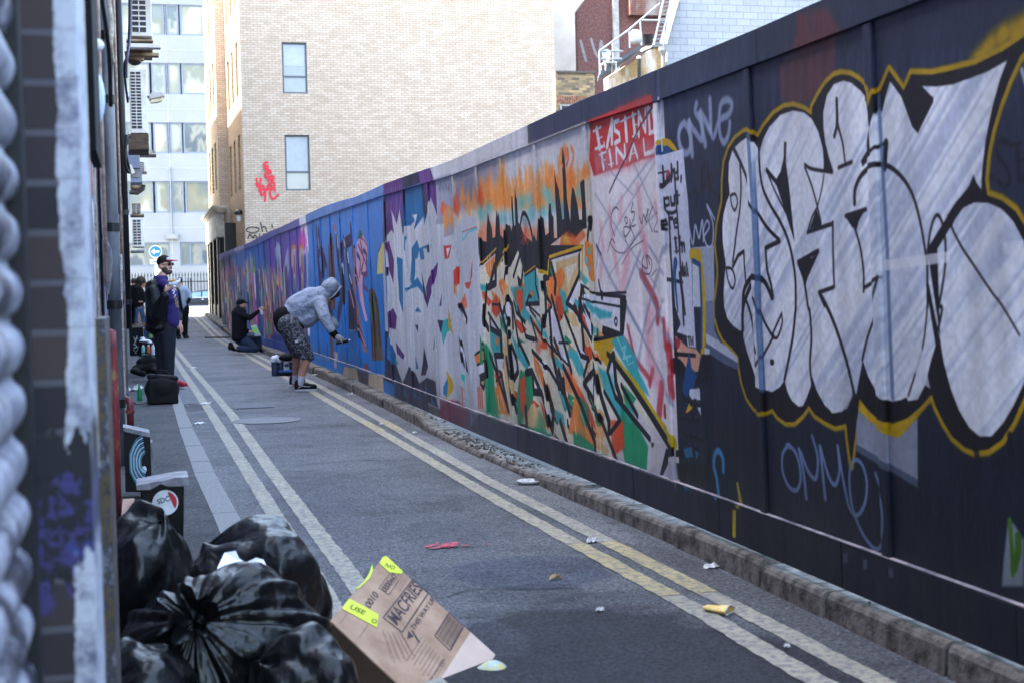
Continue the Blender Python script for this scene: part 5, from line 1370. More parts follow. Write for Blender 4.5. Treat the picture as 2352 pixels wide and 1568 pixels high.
YP = yel('worn cream road paint', (164, 158, 140)); YQ = yel('newer yellow road paint', (180, 164, 118)); YR = yel('faded ochre road paint', (166, 158, 132))
it = lambda *p: (lambda y: float(np.interp(y, p[0::2], p[1::2])))
def yline(fx, w, y0, y1, mat, dz, seed): return obj('yellow_line', strip(lambda y: fx(y), lambda y: fx(y)+w(y), y0, y1, dz, .05, .005, seed), mat, road)
wl = it(4, .095, 30, .095)
fl1 = it(0, .65, 9, .645, 16, .63, 24, .585, 40, .52, 60, .45); fl2 = it(0, .81, 10, .806, 15, .83, 20, .80, 25, .757, 40, .67, 60, .58)
fr1 = it(0, 1.95, 4.2, 1.965, 5, 1.98, 8, 1.955, 12, 1.985, 18, 2.02, 24, 2.01, 32, 2.03, 45, 1.98, 60, 1.95)
fr2 = it(0, 2.12, 5, 2.14, 9, 2.11, 12, 2.15, 15, 2.20, 19, 2.235, 32, 2.22, 45, 2.18, 60, 2.15)
yline(fl1, wl, -6, 60, YP, .004, 1); yline(fl2, wl, -6, 60, YP, .004, 2)
for f, s in ((fr1, 3), (fr2, 4)):
    yline(f, wl, -6, 5.35, YP, .004, s); yline(f, wl, 5.36, 6.6, YQ, .004, s+2); yline(f, wl, 6.61, 60, YR if s == 3 else YP, .004, s+4)
    yline(f, wl, 12.6, 13.6, YQ, .008, s+8)
def blot(pts, z, mat, name, label=None, n=5, jit=.02, seed=3):
    rnd = random.Random(seed); P = smooth_pts([p[:2] for p in pts], True, n); return obj(name, MB().sheet([(p[0]+rnd.uniform(-jit, jit), p[1]+rnd.uniform(-jit, jit)*2) for p in P], z), mat, road, label=label)
PK = M('spilled pink paint', (214, 30, 66), .6, scale=60, col2=(120, 40, 60)); 
rnd = random.Random(21)
for k in range(26):
    x, y = rnd.gauss(1.385, .045), rnd.gauss(6.80, .035); r = rnd.uniform(.006, .02); blot([(x+r*rnd.uniform(1, 2.4), y), (x, y+r), (x-r*rnd.uniform(1, 2), y+r*.3), (x-r*.3, y-r)], .0045+.0002*k, PK, 'paint_spill', n=2, jit=.002, seed=k)
blot([(1.60, 6.74), (1.615, 6.75), (1.61, 6.77), (1.595, 6.76)], .0045, PK, 'paint_spill', n=2, jit=.002)
WPT = M('white chalky smear', (178, 182, 186), .9, scale=25, col2=(112, 114, 122))
iron = M('cast iron cover', (96, 98, 108), .7, metal=.2, scale=30, bscale=200, bump=.6); irond = M('dark cast iron', (98, 100, 106), .7, scale=30, bscale=200, bump=.7)
def cover(pts, mat, name, label, ribs):
    t = thing(name, label, 'manhole cover', tuple(np.mean(np.array(pts), 0)*np.array([1, 1, 0])+np.array([0, 0, .001])))
    P = [Vector((p[0], p[1], .003)) for p in pts]; obj('frame', MB().prism(P, (0, 0, .004)), irond, t)
    c = sum(P, Vector())/4; I = [c+(p-c)*.9 for p in P]; mb = MB().prism([p+Vector((0, 0, .0045)) for p in I], (0, 0, .003))
    for k in range(ribs):
        u = (k+.5)/ribs; a = I[0].lerp(I[1], u); b = I[3].lerp(I[2], u); w = (I[1]-I[0])*.25/ribs
        mb.hexa([a-w+Vector((0, 0, .008)), a+w+Vector((0, 0, .008)), b+w+Vector((0, 0, .008)), b-w+Vector((0, 0, .008)), a-w+Vector((0, 0, .011)), a+w+Vector((0, 0, .011)), b+w+Vector((0, 0, .011)), b-w+Vector((0, 0, .011))])
    obj('lid', mb, mat, t)
cover([(0.962,15.845,0.000), (1.394,15.838,0.000), (1.380,16.091,0.000), (0.959,16.148,0.000)][:4], iron, 'manhole_cover', 'ribbed rectangular utility cover in the middle of the lane', 12)
t = thing('manhole_cover', 'round grey manhole cover near the left yellow lines', 'manhole cover', (1.168,14.232,0.000))
c = (1.168,14.232,0.000); mb = MB().lathe([(.0, .004), (.34, .004), (.34, .008), (.31, .009), (0, .009)], (c[0], c[1], 0), 28); obj('lid', mb, irond, t)

# cracks and trench seams across the lane
CRK = M('crack filled with dirt', (34, 34, 38), .95, bump=0)
def crack(pts, w, seed):
    rnd = random.Random(seed); P_ = []
    for a, b in zip(pts[:-1], pts[1:]):
        n = max(2, int(math.hypot(b[0]-a[0], b[1]-a[1])/.07))
        P_ += [(a[0]+(b[0]-a[0])*i/n+rnd.uniform(-.006, .006), a[1]+(b[1]-a[1])*i/n+rnd.uniform(-.02, .02)) for i in range(n)]
    P_.append(pts[-1]); mb = MB()
    for i, p in enumerate(P_): h = w*rnd.uniform(.3, 1); mb.v += [(p[0]-h*.3, p[1]-h, gz(p[1])+.0042), (p[0]+h*.3, p[1]+h, gz(p[1])+.0042)]
    for i in range(len(P_)-1): mb.f.append((2*i, 2*i+1, 2*i+3, 2*i+2))
    obj('crack', mb, CRK, road)
crack([(.47, 13.3), (.9, 13.25), (1.4, 13.35), (1.95, 13.3)], .012, 1); crack([(.47, 16.9), (1.1, 17.0), (1.6, 16.8)], .016, 2); crack([(.95, 10.4), (1.5, 10.5), (1.93, 10.3)], .007, 3); crack([(.47, 21.5), (1.2, 21.7), (1.95, 21.4)], .02, 4); crack([(2.25, 7.3), (2.3, 8.4), (2.26, 9.6)], .004, 5); crack([(1.0, 5.5), (1.3, 5.75), (1.7, 5.62)], .006, 6); crack([(.95, 8.2), (1.2, 8.9), (1.15, 9.8)], .005, 7); crack([(.47, 27), (1.9, 27.2)], .03, 8)
# grit along the hoarding foot
rnd = random.Random(2); mb = MB()
for i in range(240):
    y = rnd.choice([rnd.uniform(8.2, 12.8), rnd.uniform(9.2, 11.8), rnd.uniform(3, 26)]); r = rnd.uniform(.006, .02)*(1 if 8 < y < 13 else .5); x = kx(y)+rnd.uniform(.03, .2)
    z = ktop(y)+r*.3; mb.ell((x, y, z), (r, r*rnd.uniform(.8, 1.5), r*.7), Matrix.Rotation(rnd.uniform(0, 3), 3, 'Z'), 5, 4)
tag(obj('gravel', mb, M('grit and rubble', (96, 90, 84), .95, col2=(30, 28, 28), scale=18)), 'loose gravel lying on the kerb under the hoarding', 'gravel', kind='stuff')

# ------------------------------------------------------------ pale brick block beyond the hoarding
BRX = brick_mat('pale brick facing the lane end', (190, 174, 158), (172, 154, 136), (122, 106, 92), 'X', .228, .076, .014, var=.08, stain=None, bump=.4)
BRY = brick_mat('pale brick side', (176, 156, 124), (150, 128, 96), (84, 74, 60), 'Y', .228, .076, .012, var=.16, bump=.5)
def holed(u0, u1, z0, z1, holes):
    us = sorted({u0, u1, *[h[0] for h in holes], *[h[1] for h in holes]}); zs = sorted({z0, z1, *[h[2] for h in holes], *[h[3] for h in holes]}); out = []
    for a, b in zip(us[:-1], us[1:]):
        run = None
        for c, d in zip(zs[:-1], zs[1:]):
            m = ((a+b)/2, (c+d)/2)
            if any(h[0] < m[0] < h[1] and h[2] < m[1] < h[3] for h in holes):
                if run: out.append((a, b, *run)); run = None
            else: run = (run[0] if run else c, d)
        if run: out.append((a, b, *run))
    return out
def pane_window(parent, P, u0, u1, z0, z1, frame, pane, fw, transoms=(), mullions=(), depth=.07, name='window'):
    # P(u, z, d): wall coordinates to world, d = depth into the wall
    def bx(mb, a, b, c, d, e0, e1): mb.hexa([P(a, c, e0), P(b, c, e0), P(b, c, e1), P(a, c, e1), P(a, d, e0), P(b, d, e0), P(b, d, e1), P(a, d, e1)])
    fr = MB(); bx(fr, u0, u0+fw, z0, z1, depth, depth+.06); bx(fr, u1-fw, u1, z0, z1, depth, depth+.06); bx(fr, u0+fw, u1-fw, z0, z0+fw, depth, depth+.06); bx(fr, u0+fw, u1-fw, z1-fw, z1, depth, depth+.06)
    for z in transoms: bx(fr, u0+fw, u1-fw, z-fw/2, z+fw/2, depth+.002, depth+.06)
    for u in mullions: bx(fr, u-fw/2, u+fw/2, z0+fw, z1-fw, depth+.001, depth+.06)
    f = obj(name, fr, frame, parent); pn = MB(); bx(pn, u0+fw*.5, u1-fw*.5, z0+fw*.5, z1-fw*.5, depth+.04, depth+.05); obj('pane', pn, pane, f); return f
FR = M('slate grey window frame', (66, 74, 88), .5, scale=3, var=.08, bump=0)
GL = glass('glass with painted sky tone', (110, 118, 132), .08); BLIND = M('pale roller blind', (158, 164, 172), .6, bump=0, var=.05)  # GL: reflected sky put into the pane's base colour
bb = thing('brick_building', 'tall pale brick apartment block with two grey windows rising behind the hoarding', 'building', (3.41, 48, 0))
XR = (14.234,48.000,9.162)[0]
H1 = [((4.777,48.000,8.787)[0], (5.607,48.000,8.801)[0], (5.173,48.000,7.924)[2], (5.221,48.000,9.623)[2]), ((4.782,48.000,5.594)[0], (5.613,48.000,5.594)[0], (5.164,48.000,4.693)[2], (5.216,48.000,6.549)[2]), ((4.773,48.000,11.020)[0], (5.587,48.000,11.043)[0], (5.193,48.000,11.018)[2], (5.193,48.000,11.018)[2]+1.8)]
mb = MB()
for a, b, c, d in holed(3.41, XR, 0, 14.5, H1): mb.box(a, b, 48, 48.28, c, d)
obj('wall', mb, BRX, bb)
for i, (a, b, c, d) in enumerate(H1): 
    f = pane_window(bb, lambda u, z, e: (u, 48+e, z), a, b, c, d, FR, GL, .055, transoms=(c+(d-c)*.335,))
    ml = MB().box(a+.07, b-.07, 48.104, 48.108, c+(d-c)*(.55 if i != 1 else .36), d-.06); obj('blind', ml, BLIND, f)
sx = lambda y: 3.41-.0135*(y-48)
def side_wall(xf, y0, y1, wins, name):
    mb = MB(); P = lambda u, z, e: (xf(u)+e, u, z)
    for a, b, c, d in holed(y0, y1, .3, 14.5, wins): mb.hexa([P(a, c, 0), P(a, c, .28), P(b, c, .28), P(b, c, 0), P(a, d, 0), P(a, d, .28), P(b, d, .28), P(b, d, 0)])
    obj('wall', mb, BRY, bb)
    for w in wins: pane_window(bb, P, *w, FR2, GL, .06, transoms=(w[2]+.6,))
FR2 = M('pale window frame', (150, 154, 160), .5, var=.05, bump=0)
wz = [(4.84, 6.7), (8.0, 9.85), (11.1, 12.9)]
side_wall(sx, 48.28, 54.5, [(y, y+.85, a, b) for a, b in wz for y in (49.1, 51.0, 52.9)]+[], 's')
obj('wall', MB().box(2.95, 3.32, 54.501, 54.75, .3, 14.5), BRX, bb)
sx2 = lambda y: 2.95-.0135*(y-54.5)
side_wall(sx2, 54.76, 61, [(y, y+.85, a, b) for a, b in [(5.3, 7.1), (8.4, 10.2), (11.5, 13.3)] for y in (55.6, 57.4, 59.2)], 's2')
obj('roof', MB().box(3.7, XR, 48.3, 62, 14.2, 14.4), STONE, bb)
red = M('red spray paint', (205, 30, 50), .6, bump=0, var=.1); blk = M('black spray paint', (40, 36, 36), .6, bump=0)
def tagline(parent, strokes, Yd, r, mat, name='graffiti_tag', label=None):
    mb = MB(); Y0 = Yd
    for s in strokes:
        p = smooth_pts(s, False, 4) if len(s) > 2 else np.array(s, float)
        for a, b in zip(p[:-1], p[1:]):
            Yd -= .00025
            d = np.array(b)-np.array(a); L = max(np.hypot(*d), 1e-6); nx, nz = -d[1]/L*r, d[0]/L*r; e = d/L*r*.5; mb.prism([(a[0]-e[0]+nx, Yd, a[1]-e[1]+nz), (b[0]+e[0]+nx, Yd, b[1]+e[1]+nz), (b[0]+e[0]-nx, Yd, b[1]+e[1]-nz), (a[0]-e[0]-nx, Yd, a[1]-e[1]-nz)], (0, .0002, 0))
    return obj(name, mb, mat, parent, label=label)
def px2(pts): return [tuple(BQ(x, y)) for x, y in pts]
bA, bB = (2.941,47.990,5.188), (6.988,47.990,3.938)
def BQ(x, y):    # 7.84 units per wall step of the tag sketch
    u, v = x/2352, y/706; return bA[0]+(bB[0]-bA[0])*u, bA[2]+(bB[2]-bA[2])*v
tagline(bb, [px2(s) for s in ([(510,45),(530,220)],[(595,40),(575,150),(500,165)],[(575,170),(565,280),(600,370)],[(650,240),(640,190),(600,200),(590,300),(610,365),(690,280),(710,250)],[(620,265),(720,255)],[(680,290),(660,480)],[(760,160),(720,200),(740,250),(800,230),(780,180),(740,190)],[(860,290),(830,230),(780,260),(765,340),(790,420),(830,430),(930,350)],[(770,130),(850,130),(850,200),(800,240)],[(760,150),(840,60),(830,10),(770,20),(760,60),(820,70)],[(730,110),(740,20),(690,30),(680,-20),(720,-60)],[(745,-30),(790,-60),(760,-110),(720,-80)],[(740,-250),(680,-240),(670,-190),(740,-170),(700,-120),(660,-160)],[(700,-120),(720,-60),(680,-20)])], 47.994, .035, red, label='red spray painted tag on the pale brick')
bA, bB = (2.523,47.990,4.515), (8.116,47.990,-1.093)
def BQ(x, y): return bA[0]+(bB[0]-bA[0])*x/1646, bA[2]+(bB[2]-bA[2])*y/1568
tagline(bb, [px2(s) for s in ([(330,285),(280,300),(278,325),(330,342),(385,325),(385,298),(330,285)],[(410,245),(425,330)],[(422,295),(450,285),(468,330)],[(520,265),(522,295)],[(282,395),(300,355),(318,372),(335,390),(350,362),(370,385),(385,392),(400,355)],[(435,350),(440,375)])], 47.994, .022, blk, label='black hand sprayed Oh my tag')
ac = M('black shop paint', (24, 23, 26), .45, scale=2, var=.2, bump=.05); cream = M('cream stone trim', (196, 186, 166), .8, col2=(140, 130, 112), scale=4)
sh = thing('shop_front', 'black painted shop front with cream edged pillars at the far end of the hoarding', 'shop front', (2.8, 54, .4))
obj('pillar', MB().box(2.86, 3.25, 50.2, 50.7, .1, 3.75), ac, sh); obj('pillar', MB().box(2.80, 3.2, 52.6, 53.1, .2, 3.3), ac, sh)
for y in (53.2, 56.0, 58.8, 60.6): obj('pillar', MB().box(2.74, 3.0, y, y+.35, .3, 3.35), cream, sh); obj('pillar', MB().box(2.735, 3.0, y-.25, y-.001, .3, 3.35), ac, sh)
obj('shop_window', MB().box(2.86, 2.9, 53.5, 60.6, .9, 3.3), glass('dark shop glass', (30, 30, 36), .1), sh); obj('stall_riser', MB().box(2.8, 2.9, 53.5, 60.6, .3, .9), ac, sh)
obj('fascia', MB().box(2.70, 3.0, 52.6, 61, 3.36, 4.25), M('grey beige fascia', (176, 168, 154), .7, col2=(130, 124, 116), scale=3), sh)
cm = MB()
for k, (o, z) in enumerate([(.0, 4.251), (.06, 4.33), (.12, 4.41)]): cm.box(2.66-o, 3.1, 52.5-o, 61.1, z, z+.08)
obj('cornice', cm, cream, sh)
wv = M('wall vent plastic', (190, 190, 186), .5); lampk = M('black lamp housing', (26, 26, 28), .4)
t = thing('wall_lamp', 'small black lamp fixed low on the side of the pale brick block', 'lamp', (3.3, 49, 4.0)); obj('housing', MB().lathe([(.0, 0), (.16, .02), (.14, .12), (.04, .2), (0, .2)], (3.28, 49.0, 3.95), 14), lampk, t); obj('bulb', MB().lathe([(0, -.22), (.07, -.2), (.08, -.02), (.0, 0)], (3.28, 49.0, 3.95), 12), M('frosted glass lamp', (220, 222, 226), .2), t)

# ------------------------------------------------------------ white office building across the end
wb = thing('office_building', 'white panelled office block with long grey framed window bands at the end of the lane', 'building', (1.5, 88, .24))
WH = M('white render panels', (128, 130, 134), .6, scale=.5, var=.05, bump=.03); WFR = M('blue grey aluminium', (104, 112, 128), .5, var=.06, bump=0)
rows = [(12, 87), (155, 231), (300, 375), (443, 520)]
Z = [((2.802,88.000,18.697)[2], (2.746,88.000,16.869)[2]), ((2.695,88.000,15.209)[2], (2.639,88.000,13.352)[2]), ((2.587,88.000,11.663)[2], (2.531,88.000,9.826)[2]), ((2.480,88.000,8.158)[2], (2.423,88.000,6.267)[2])]
G0 = ((2.369,88.000,4.497)[2], (2.325,88.000,3.070)[2])
hol = [(-9, 12, b, a) for a, b in Z]
gw = [((-0.982,88.000,3.861)[0]-1.2, (1.748,88.000,3.818)[0], G0[1], G0[0]), ((2.348,88.000,3.808)[0], (2.348,88.000,3.808)[0]+2.6, G0[1], G0[0]), ((2.348,88.000,3.808)[0]+3.2, (2.348,88.000,3.808)[0]+5.8, G0[1], G0[0])]
mb = MB()
for a, b, c, d in holed(-9, 12, .2, 26, hol+gw): mb.box(a, b, 88, 88.5, c, d)
obj('wall', mb, WH, wb); obj('wall', MB().box(-9, 12, 89.2, 95, .2, 26), M('dim office interior', (120, 122, 120), .9, col2=(60, 62, 66), scale=.8), wb)
GW = glass('office glass with painted reflections', (176, 178, 170), .12)  # pale reflections put into the glass colour
def gwin(name, c1, c2, sc):
    m, nt, b = new_mat(name); n = noise(nt, sc, 3, .5, stretch=(1, 1, .6)); r = ramp(nt, n.outputs[0], [(.42, tuple(v*.42 for v in lin(c1))), (.5, tuple(v*.42 for v in lin(c2))), (.6, tuple(v*.4 for v in lin((150, 160, 158))))]); r.color_ramp.interpolation = 'EASE'
    nt.links.new(r.outputs[0], b.inputs['Base Color']); b.inputs['Roughness'].default_value = .12; return m
GA = [gwin('office glass a', (196, 200, 192), (150, 150, 132), .7), gwin('office glass b', (120, 132, 140), (190, 190, 176), .9), gwin('office glass c', (206, 208, 200), (176, 172, 150), .5)]
px0 = (1.897,88.000,14.098)[0]; u1 = (2.710,88.000,14.110)[0]-px0
for k, (a, b) in enumerate(Z):
    x = px0-3*3.4
    while x < 11:
        for j, (p, q) in enumerate([(x-.9, x-.06), (x+.06, x+u1-.04), (x+u1+.04, x+2.38)]):
            pane_window(wb, lambda u, z, e: (u, 88+e, z), max(p, -9), q, b, a, WFR, GA[(j+k) % 3], .09)
        x += 3.4
for w in gw: pane_window(wb, lambda u, z, e: (u, 88+e, z), *w, WFR, GA[1], .1, mullions=(w[0]+.6, w[0]+1.25))
pm = MB()
for x in (px0, px0-3.4, px0+3.4): pm.box(x-.012, x+.012, 87.985, 87.999, .3, 25)
for a, b in Z: pm.box(-9, 12, 87.985, 87.998, b-.9, b-.885)
obj('panel_joint', pm, M('panel joint', (178, 180, 188), .8, bump=0), wb)
pipe = thing('downpipe', 'thin white downpipe with a box foot on the white office front', 'pipe', (px0, 87.9, 5)); obj('pipe', MB().tube([(px0, 87.93, 9), (px0, 87.93, 5.0)], .04), WH, pipe); obj('hopper', MB().box(px0-.35, px0+.35, 87.75, 87.97, 4.7, 5.0), WH, pipe)
# railing in front
rl = thing('railing', 'black spear topped railing in front of the white office block', 'railing', (1.5, 84.5, .3)); RK = M('black railing paint', (30, 32, 38), .5, bump=0)
rb = MB().box(-6, 10, 84.47, 84.53, 2.05, 2.11); rb.box(-6, 10, 84.47, 84.53, 1.35, 1.39); rb.box(-6, 10, 84.47, 84.53, .5, .56); obj('rail', rb, RK, rl)
x = -5.9
while x < 9.9: obj('spike', MB().lathe([(.022, .3), (.022, 2.42), (.045, 2.45), (.0, 2.68)], (x, 84.5, 0), 6), RK, rl); x += .175
for x in ((2.650,84.000,2.037)[0], (2.650,84.000,2.037)[0]+.14): obj('post', MB().box(x-.03, x+.03, 84.44, 84.5, .3, 2.3), RK, rl)
obj('dwarf_wall', MB().box(-6, 10, 84.3, 84.7, .1, .55), M('tan render', (190, 178, 150), .8), rl)

# ------------------------------------------------------------ roofs and walls to the right
def backing(name, label, px_a, px_b, Yd, mat, depth=6, zb=0): pass
rw = thing('rendered_building', 'blank white rendered gable at the right edge of the pale brick block', 'building', ((17.059,56.000,10.489)[0], 56, 0))
obj('wall', MB().box((16.362,56.000,10.476)[0], (17.831,56.000,10.503)[0], 56, 56.4, 0, 16), M('white gable render', (196, 190, 182), .8, col2=(180, 170, 160), scale=1), rw)
pd = thing('pebbledash_building', 'reddish pebbledashed building with a grey vertical duct behind the roof platform', 'building', ((16.820,50.000,10.275)[0], 50, 0))
xa, xb, zt = (15.726,50.000,9.210)[0], (17.832,50.000,9.245)[0], (15.788,50.000,11.323)[2]
mb = MB().prism([(xa, 50, 0), (xb+3, 50, 0), (xb+3, 50, zt+4), (xb-.2, 50, zt+2.6), (xa, 50, zt)], (0, .3, 0)); obj('wall', mb, M('red pebbledash', (112, 74, 70), .95, col2=(66, 44, 44), scale=16, bump=.8, bscale=60, bdist=.02), pd)
xd = (17.058,50.000,10.280)[0]; obj('duct', MB().box(xd, xd+.22, 49.85, 49.998, 0, zt+2), M('grey duct', (150, 144, 142), .7), pd)
obj('brick_gable', MB().box(xb-.2, xb+1.6, 49.6, 49.99, (17.872,50.000,11.169)[2], zt+4), brick_mat('red brick with paint', (110, 64, 54), (92, 50, 42), (120, 104, 96), 'X', stain=(130, 122, 118)), pd)
tagline(pd, [[(xa+.1, (15.874,50.000,10.255)[2]), (xa+.3, (15.858,50.000,9.510)[2])], [(xa+.5, (15.876,50.000,10.329)[2]), (xa+.75, (15.861,50.000,9.659)[2]), (xa+.9, (15.874,50.000,10.255)[2]), (xa+.95, (15.859,50.000,9.585)[2])]], 49.99, .05, M('pale weathered paint', (120, 112, 116), .8))
an = thing('brick_annex', 'low yellow stock brick annex with a flat top between the pale block and the hoarding', 'building', ((13.038,42.000,7.308)[0], 42, 0))
xa, xb, zt = (12.461,42.000,7.301)[0], (13.724,42.000,7.317)[0], (13.049,42.000,7.821)[2]
zw = (13.028,42.000,6.883)[2]; xh = (12.609,42.000,6.928)[0]
mb = MB()
for a, b, c, d in holed(xa, xb, 0, zt, [(xh, xb-.35, zw-1.6, zw)]): mb.box(a, b, 42, 42.3, c, d)
obj('wall', mb, brick_mat('stock brick', (168, 144, 104), (84, 74, 66), (120, 108, 88), 'X', .23, .076, .012, .3), an)
lm = MB(); x = xh-.1
while x < xb-.3: lm.box(x, x+.05, 41.99, 42.02, zw, zw+.23); x += .076
obj('soldier_course', lm, M('soldier course brick', (150, 96, 74), .9, col2=(40, 32, 30), scale=14), an); obj('coping', MB().box(xa, xb+.02, 41.95, 42.35, zt, zt+.06), M('dark coping', (84, 80, 76), .9), an)
pane_window(an, lambda u, z, e: (u, 42+e, z), xh, xb-.35, zw-1.6, zw, M('white window frame', (200, 200, 204), .5), glass('dark window', (40, 44, 52)), .06)
yb = thing('roof_terrace_building', 'yellow brick building carrying a raised grey deck above the hoarding', 'building', ((10.842,30.000,5.959)[0], 30, 0))
mb = MB().prism([((10.440,31.000,5.546)[0], 31, 0), ((11.469,30.000,5.424)[0], 31, 0), ((11.874,31.000,6.690)[0], 31, (11.875,31.000,6.727)[2]), ((11.614,31.000,6.684)[0], 31, (11.614,31.000,6.722)[2]), ((10.450,31.000,6.011)[0], 31, (10.450,31.000,6.020)[2])], (0, .3, 0))
obj('wall', mb, brick_mat('warm yellow brick', (160, 128, 84), (140, 112, 78), (134, 112, 82), 'X', .22, .075, .01, .25, stain=(206, 200, 196)), yb)
DK = M('blue grey deck board', (62, 68, 76), .6); RLW = M('white painted rail', (120, 124, 130), .5, bump=0)
def pl(x, y, d=29.5): return None
d0, d1, d2 = (9.650,29.200,5.767), (11.494,31.000,6.710), (11.855,31.000,6.717)
obj('deck', MB().hexa([d0, (d0[0]+.25, d0[1]+.9, d0[2]), (d1[0], d1[1]+.9, d1[2]), (d1[0]-.2, d1[1], d1[2]), (d0[0], d0[1], d0[2]+.09), (d0[0]+.25, d0[1]+.9, d0[2]+.09), (d1[0], d1[1]+.9, d1[2]+.09), (d1[0]-.2, d1[1], d1[2]+.09)]), DK, yb)
obj('deck', MB().box(d1[0], d2[0], 30.9, 31.8, d1[2]+.002, d1[2]+.08), RLW, yb)
fence = thing('railing', 'white tubular handrail around the raised roof deck', 'railing', (d0[0], d0[1], d0[2]+.1))
for pts in ([(9.669,29.200,5.793), (9.661,29.200,6.291)], [(10.140,29.700,6.081), (10.141,29.700,6.579), (10.204,29.800,6.169)], [(10.713,30.200,6.550), (10.712,30.200,6.949)], [(11.249,30.900,6.735), (11.222,30.900,7.310)], [(11.777,30.900,6.727), (11.859,30.900,7.317)], [(9.661,29.200,6.291), (10.712,30.200,6.967), (11.696,30.900,7.695)], [(9.661,29.200,6.291), (10.398,29.800,6.405)], [(11.222,30.900,7.310), (11.859,30.900,7.317)], [(11.252,30.900,6.865), (11.580,30.900,6.872)], [(9.657,29.200,6.125), (10.376,29.800,6.234)]):
    obj('rail', MB().tube(pts, .022, 8), RLW, fence)
ld = thing('ladder', 'white ladder leaning up the slate hung wall beside the roof deck', 'ladder', (11.540,30.800,6.742))
a0, a1, b0, b1 = (11.500,30.800,6.723), (11.858,31.000,7.888), (11.660,30.800,6.745), (12.039,31.000,7.893)
obj('stile', MB().tube([a0, a1], .025, 8), RLW, ld); obj('stile', MB().tube([b0, b1], .025, 8), RLW, ld)
for k in range(12):
    t_ = (k+.5)/12; obj('rung', MB().tube([Vector(a0).lerp(Vector(a1), t_), Vector(b0).lerp(Vector(b1), t_)], .014, 6), RLW, ld)
pk = (11.214,30.400,6.649); t = thing('planter', 'black tapered pot on the roof deck beside the ladder', 'plant pot', pk); obj('pot', MB().lathe([(.0, 0), (.085, 0), (.13, .22), (.14, .23), (.12, .23), (.1, .18), (0, .18)], pk, 18), M('black plastic pot', (30, 30, 34), .35), t)
pk = (10.850,30.200,6.644); t = thing('water_tank', 'rounded white tank on the roof deck between handrails', 'tank', pk); obj('tank', MB().lathe([(0, 0), (.12, .01), (.15, .1), (.15, .2), (.12, .28), (.04, .31), (0, .31)], pk, 18), M('white plastic', (160, 160, 158), .4), t, smooth=True)
pk = (9.891,29.500,5.904); t = thing('plastic_chair', 'white plastic chair on the near end of the roof deck', 'chair', pk); WPL = M('white plastic', (160, 160, 158), .4)
obj('seat', MB().box(pk[0]-.05, pk[0]+.22, pk[1]-.15, pk[1]+.2, pk[2]+.17, pk[2]+.2), WPL, t)
obj('backrest', MB().prism([(pk[0]-.08, pk[1]-.15, pk[2]+.2), (pk[0]-.1, pk[1]-.15, pk[2]+.45), (pk[0]+.02, pk[1]-.15, pk[2]+.47), (pk[0]+.09, pk[1]-.15, pk[2]+.38), (pk[0]+.04, pk[1]-.15, pk[2]+.2)], (0, .03, 0)), WPL, t)
for dx, dy in ((-.04, -.13), (.2, -.13), (-.04, .17), (.2, .17)): obj('leg', MB().tube([(pk[0]+dx, pk[1]+dy, pk[2]), (pk[0]+dx, pk[1]+dy, pk[2]+.17)], .015, 6), WPL, t)
pk = (10.704,29.600,6.208); t = thing('vent_pipe', 'black soil pipe with a pale round cap poking up in front of the yellow brick', 'pipe', (pk[0], pk[1], 0)); obj('pipe', MB().tube([(pk[0], pk[1], 2), pk], .04, 10), lampk, t); obj('cap', MB().ell((pk[0], pk[1], pk[2]+.03), (.05, .05, .04)), M('pale vent cap', (190, 184, 178), .6), t)
th = thing('slate_hung_building', 'wide building clad in pale grey slate tiles above the hoarding', 'building', ((13.215,30.000,7.101)[0], 31.5, 0))
TM = brick_mat('pale grey slate cladding', (134, 138, 146), (124, 128, 137), (96, 98, 108), 'X', .36, .16, .014, .06, rough=.6, bump=.4)
obj('wall', MB().prism([((12.063,31.500,5.633)[0], 31.5, 0), ((19.302,31.500,5.717)[0]+6, 31.5, 0), ((19.333,31.500,8.129)[0]+6, 31.5, 12), ((12.641,31.500,7.936)[0], 31.5, 12), ((12.436,31.500,7.930)[0], 31.5, (12.436,31.500,7.930)[2]), ((12.088,31.500,6.873)[0], 31.5, (12.088,31.500,6.873)[2])], (0, .25, 0)), TM, th)
obj('sloping_side', MB().prism([(12.358,31.300,7.935), (12.011,31.300,6.837), (12.169,32.200,6.994), (12.504,32.200,8.121)], (0, .05, 0)), M('grey lead flashing', (70, 74, 82), .5), th)
pk = (11.374,29.900,6.450); t = thing('hopper_drain', 'grey rainwater hopper and pipe at the corner of the slate hung wall', 'drainpipe', (pk[0], pk[1], 2)); obj('hopper', MB().lathe([(.05, -.1), (.1, 0), (.1, .08), (0, .08)], (pk[0], pk[1], pk[2]), 8), M('grey hopper', (110, 108, 110), .6), t); obj('pipe', MB().tube([(pk[0], pk[1], 2), (pk[0], pk[1], pk[2]-.1)], .04), M('grey hopper', (110, 108, 110), .6), t)
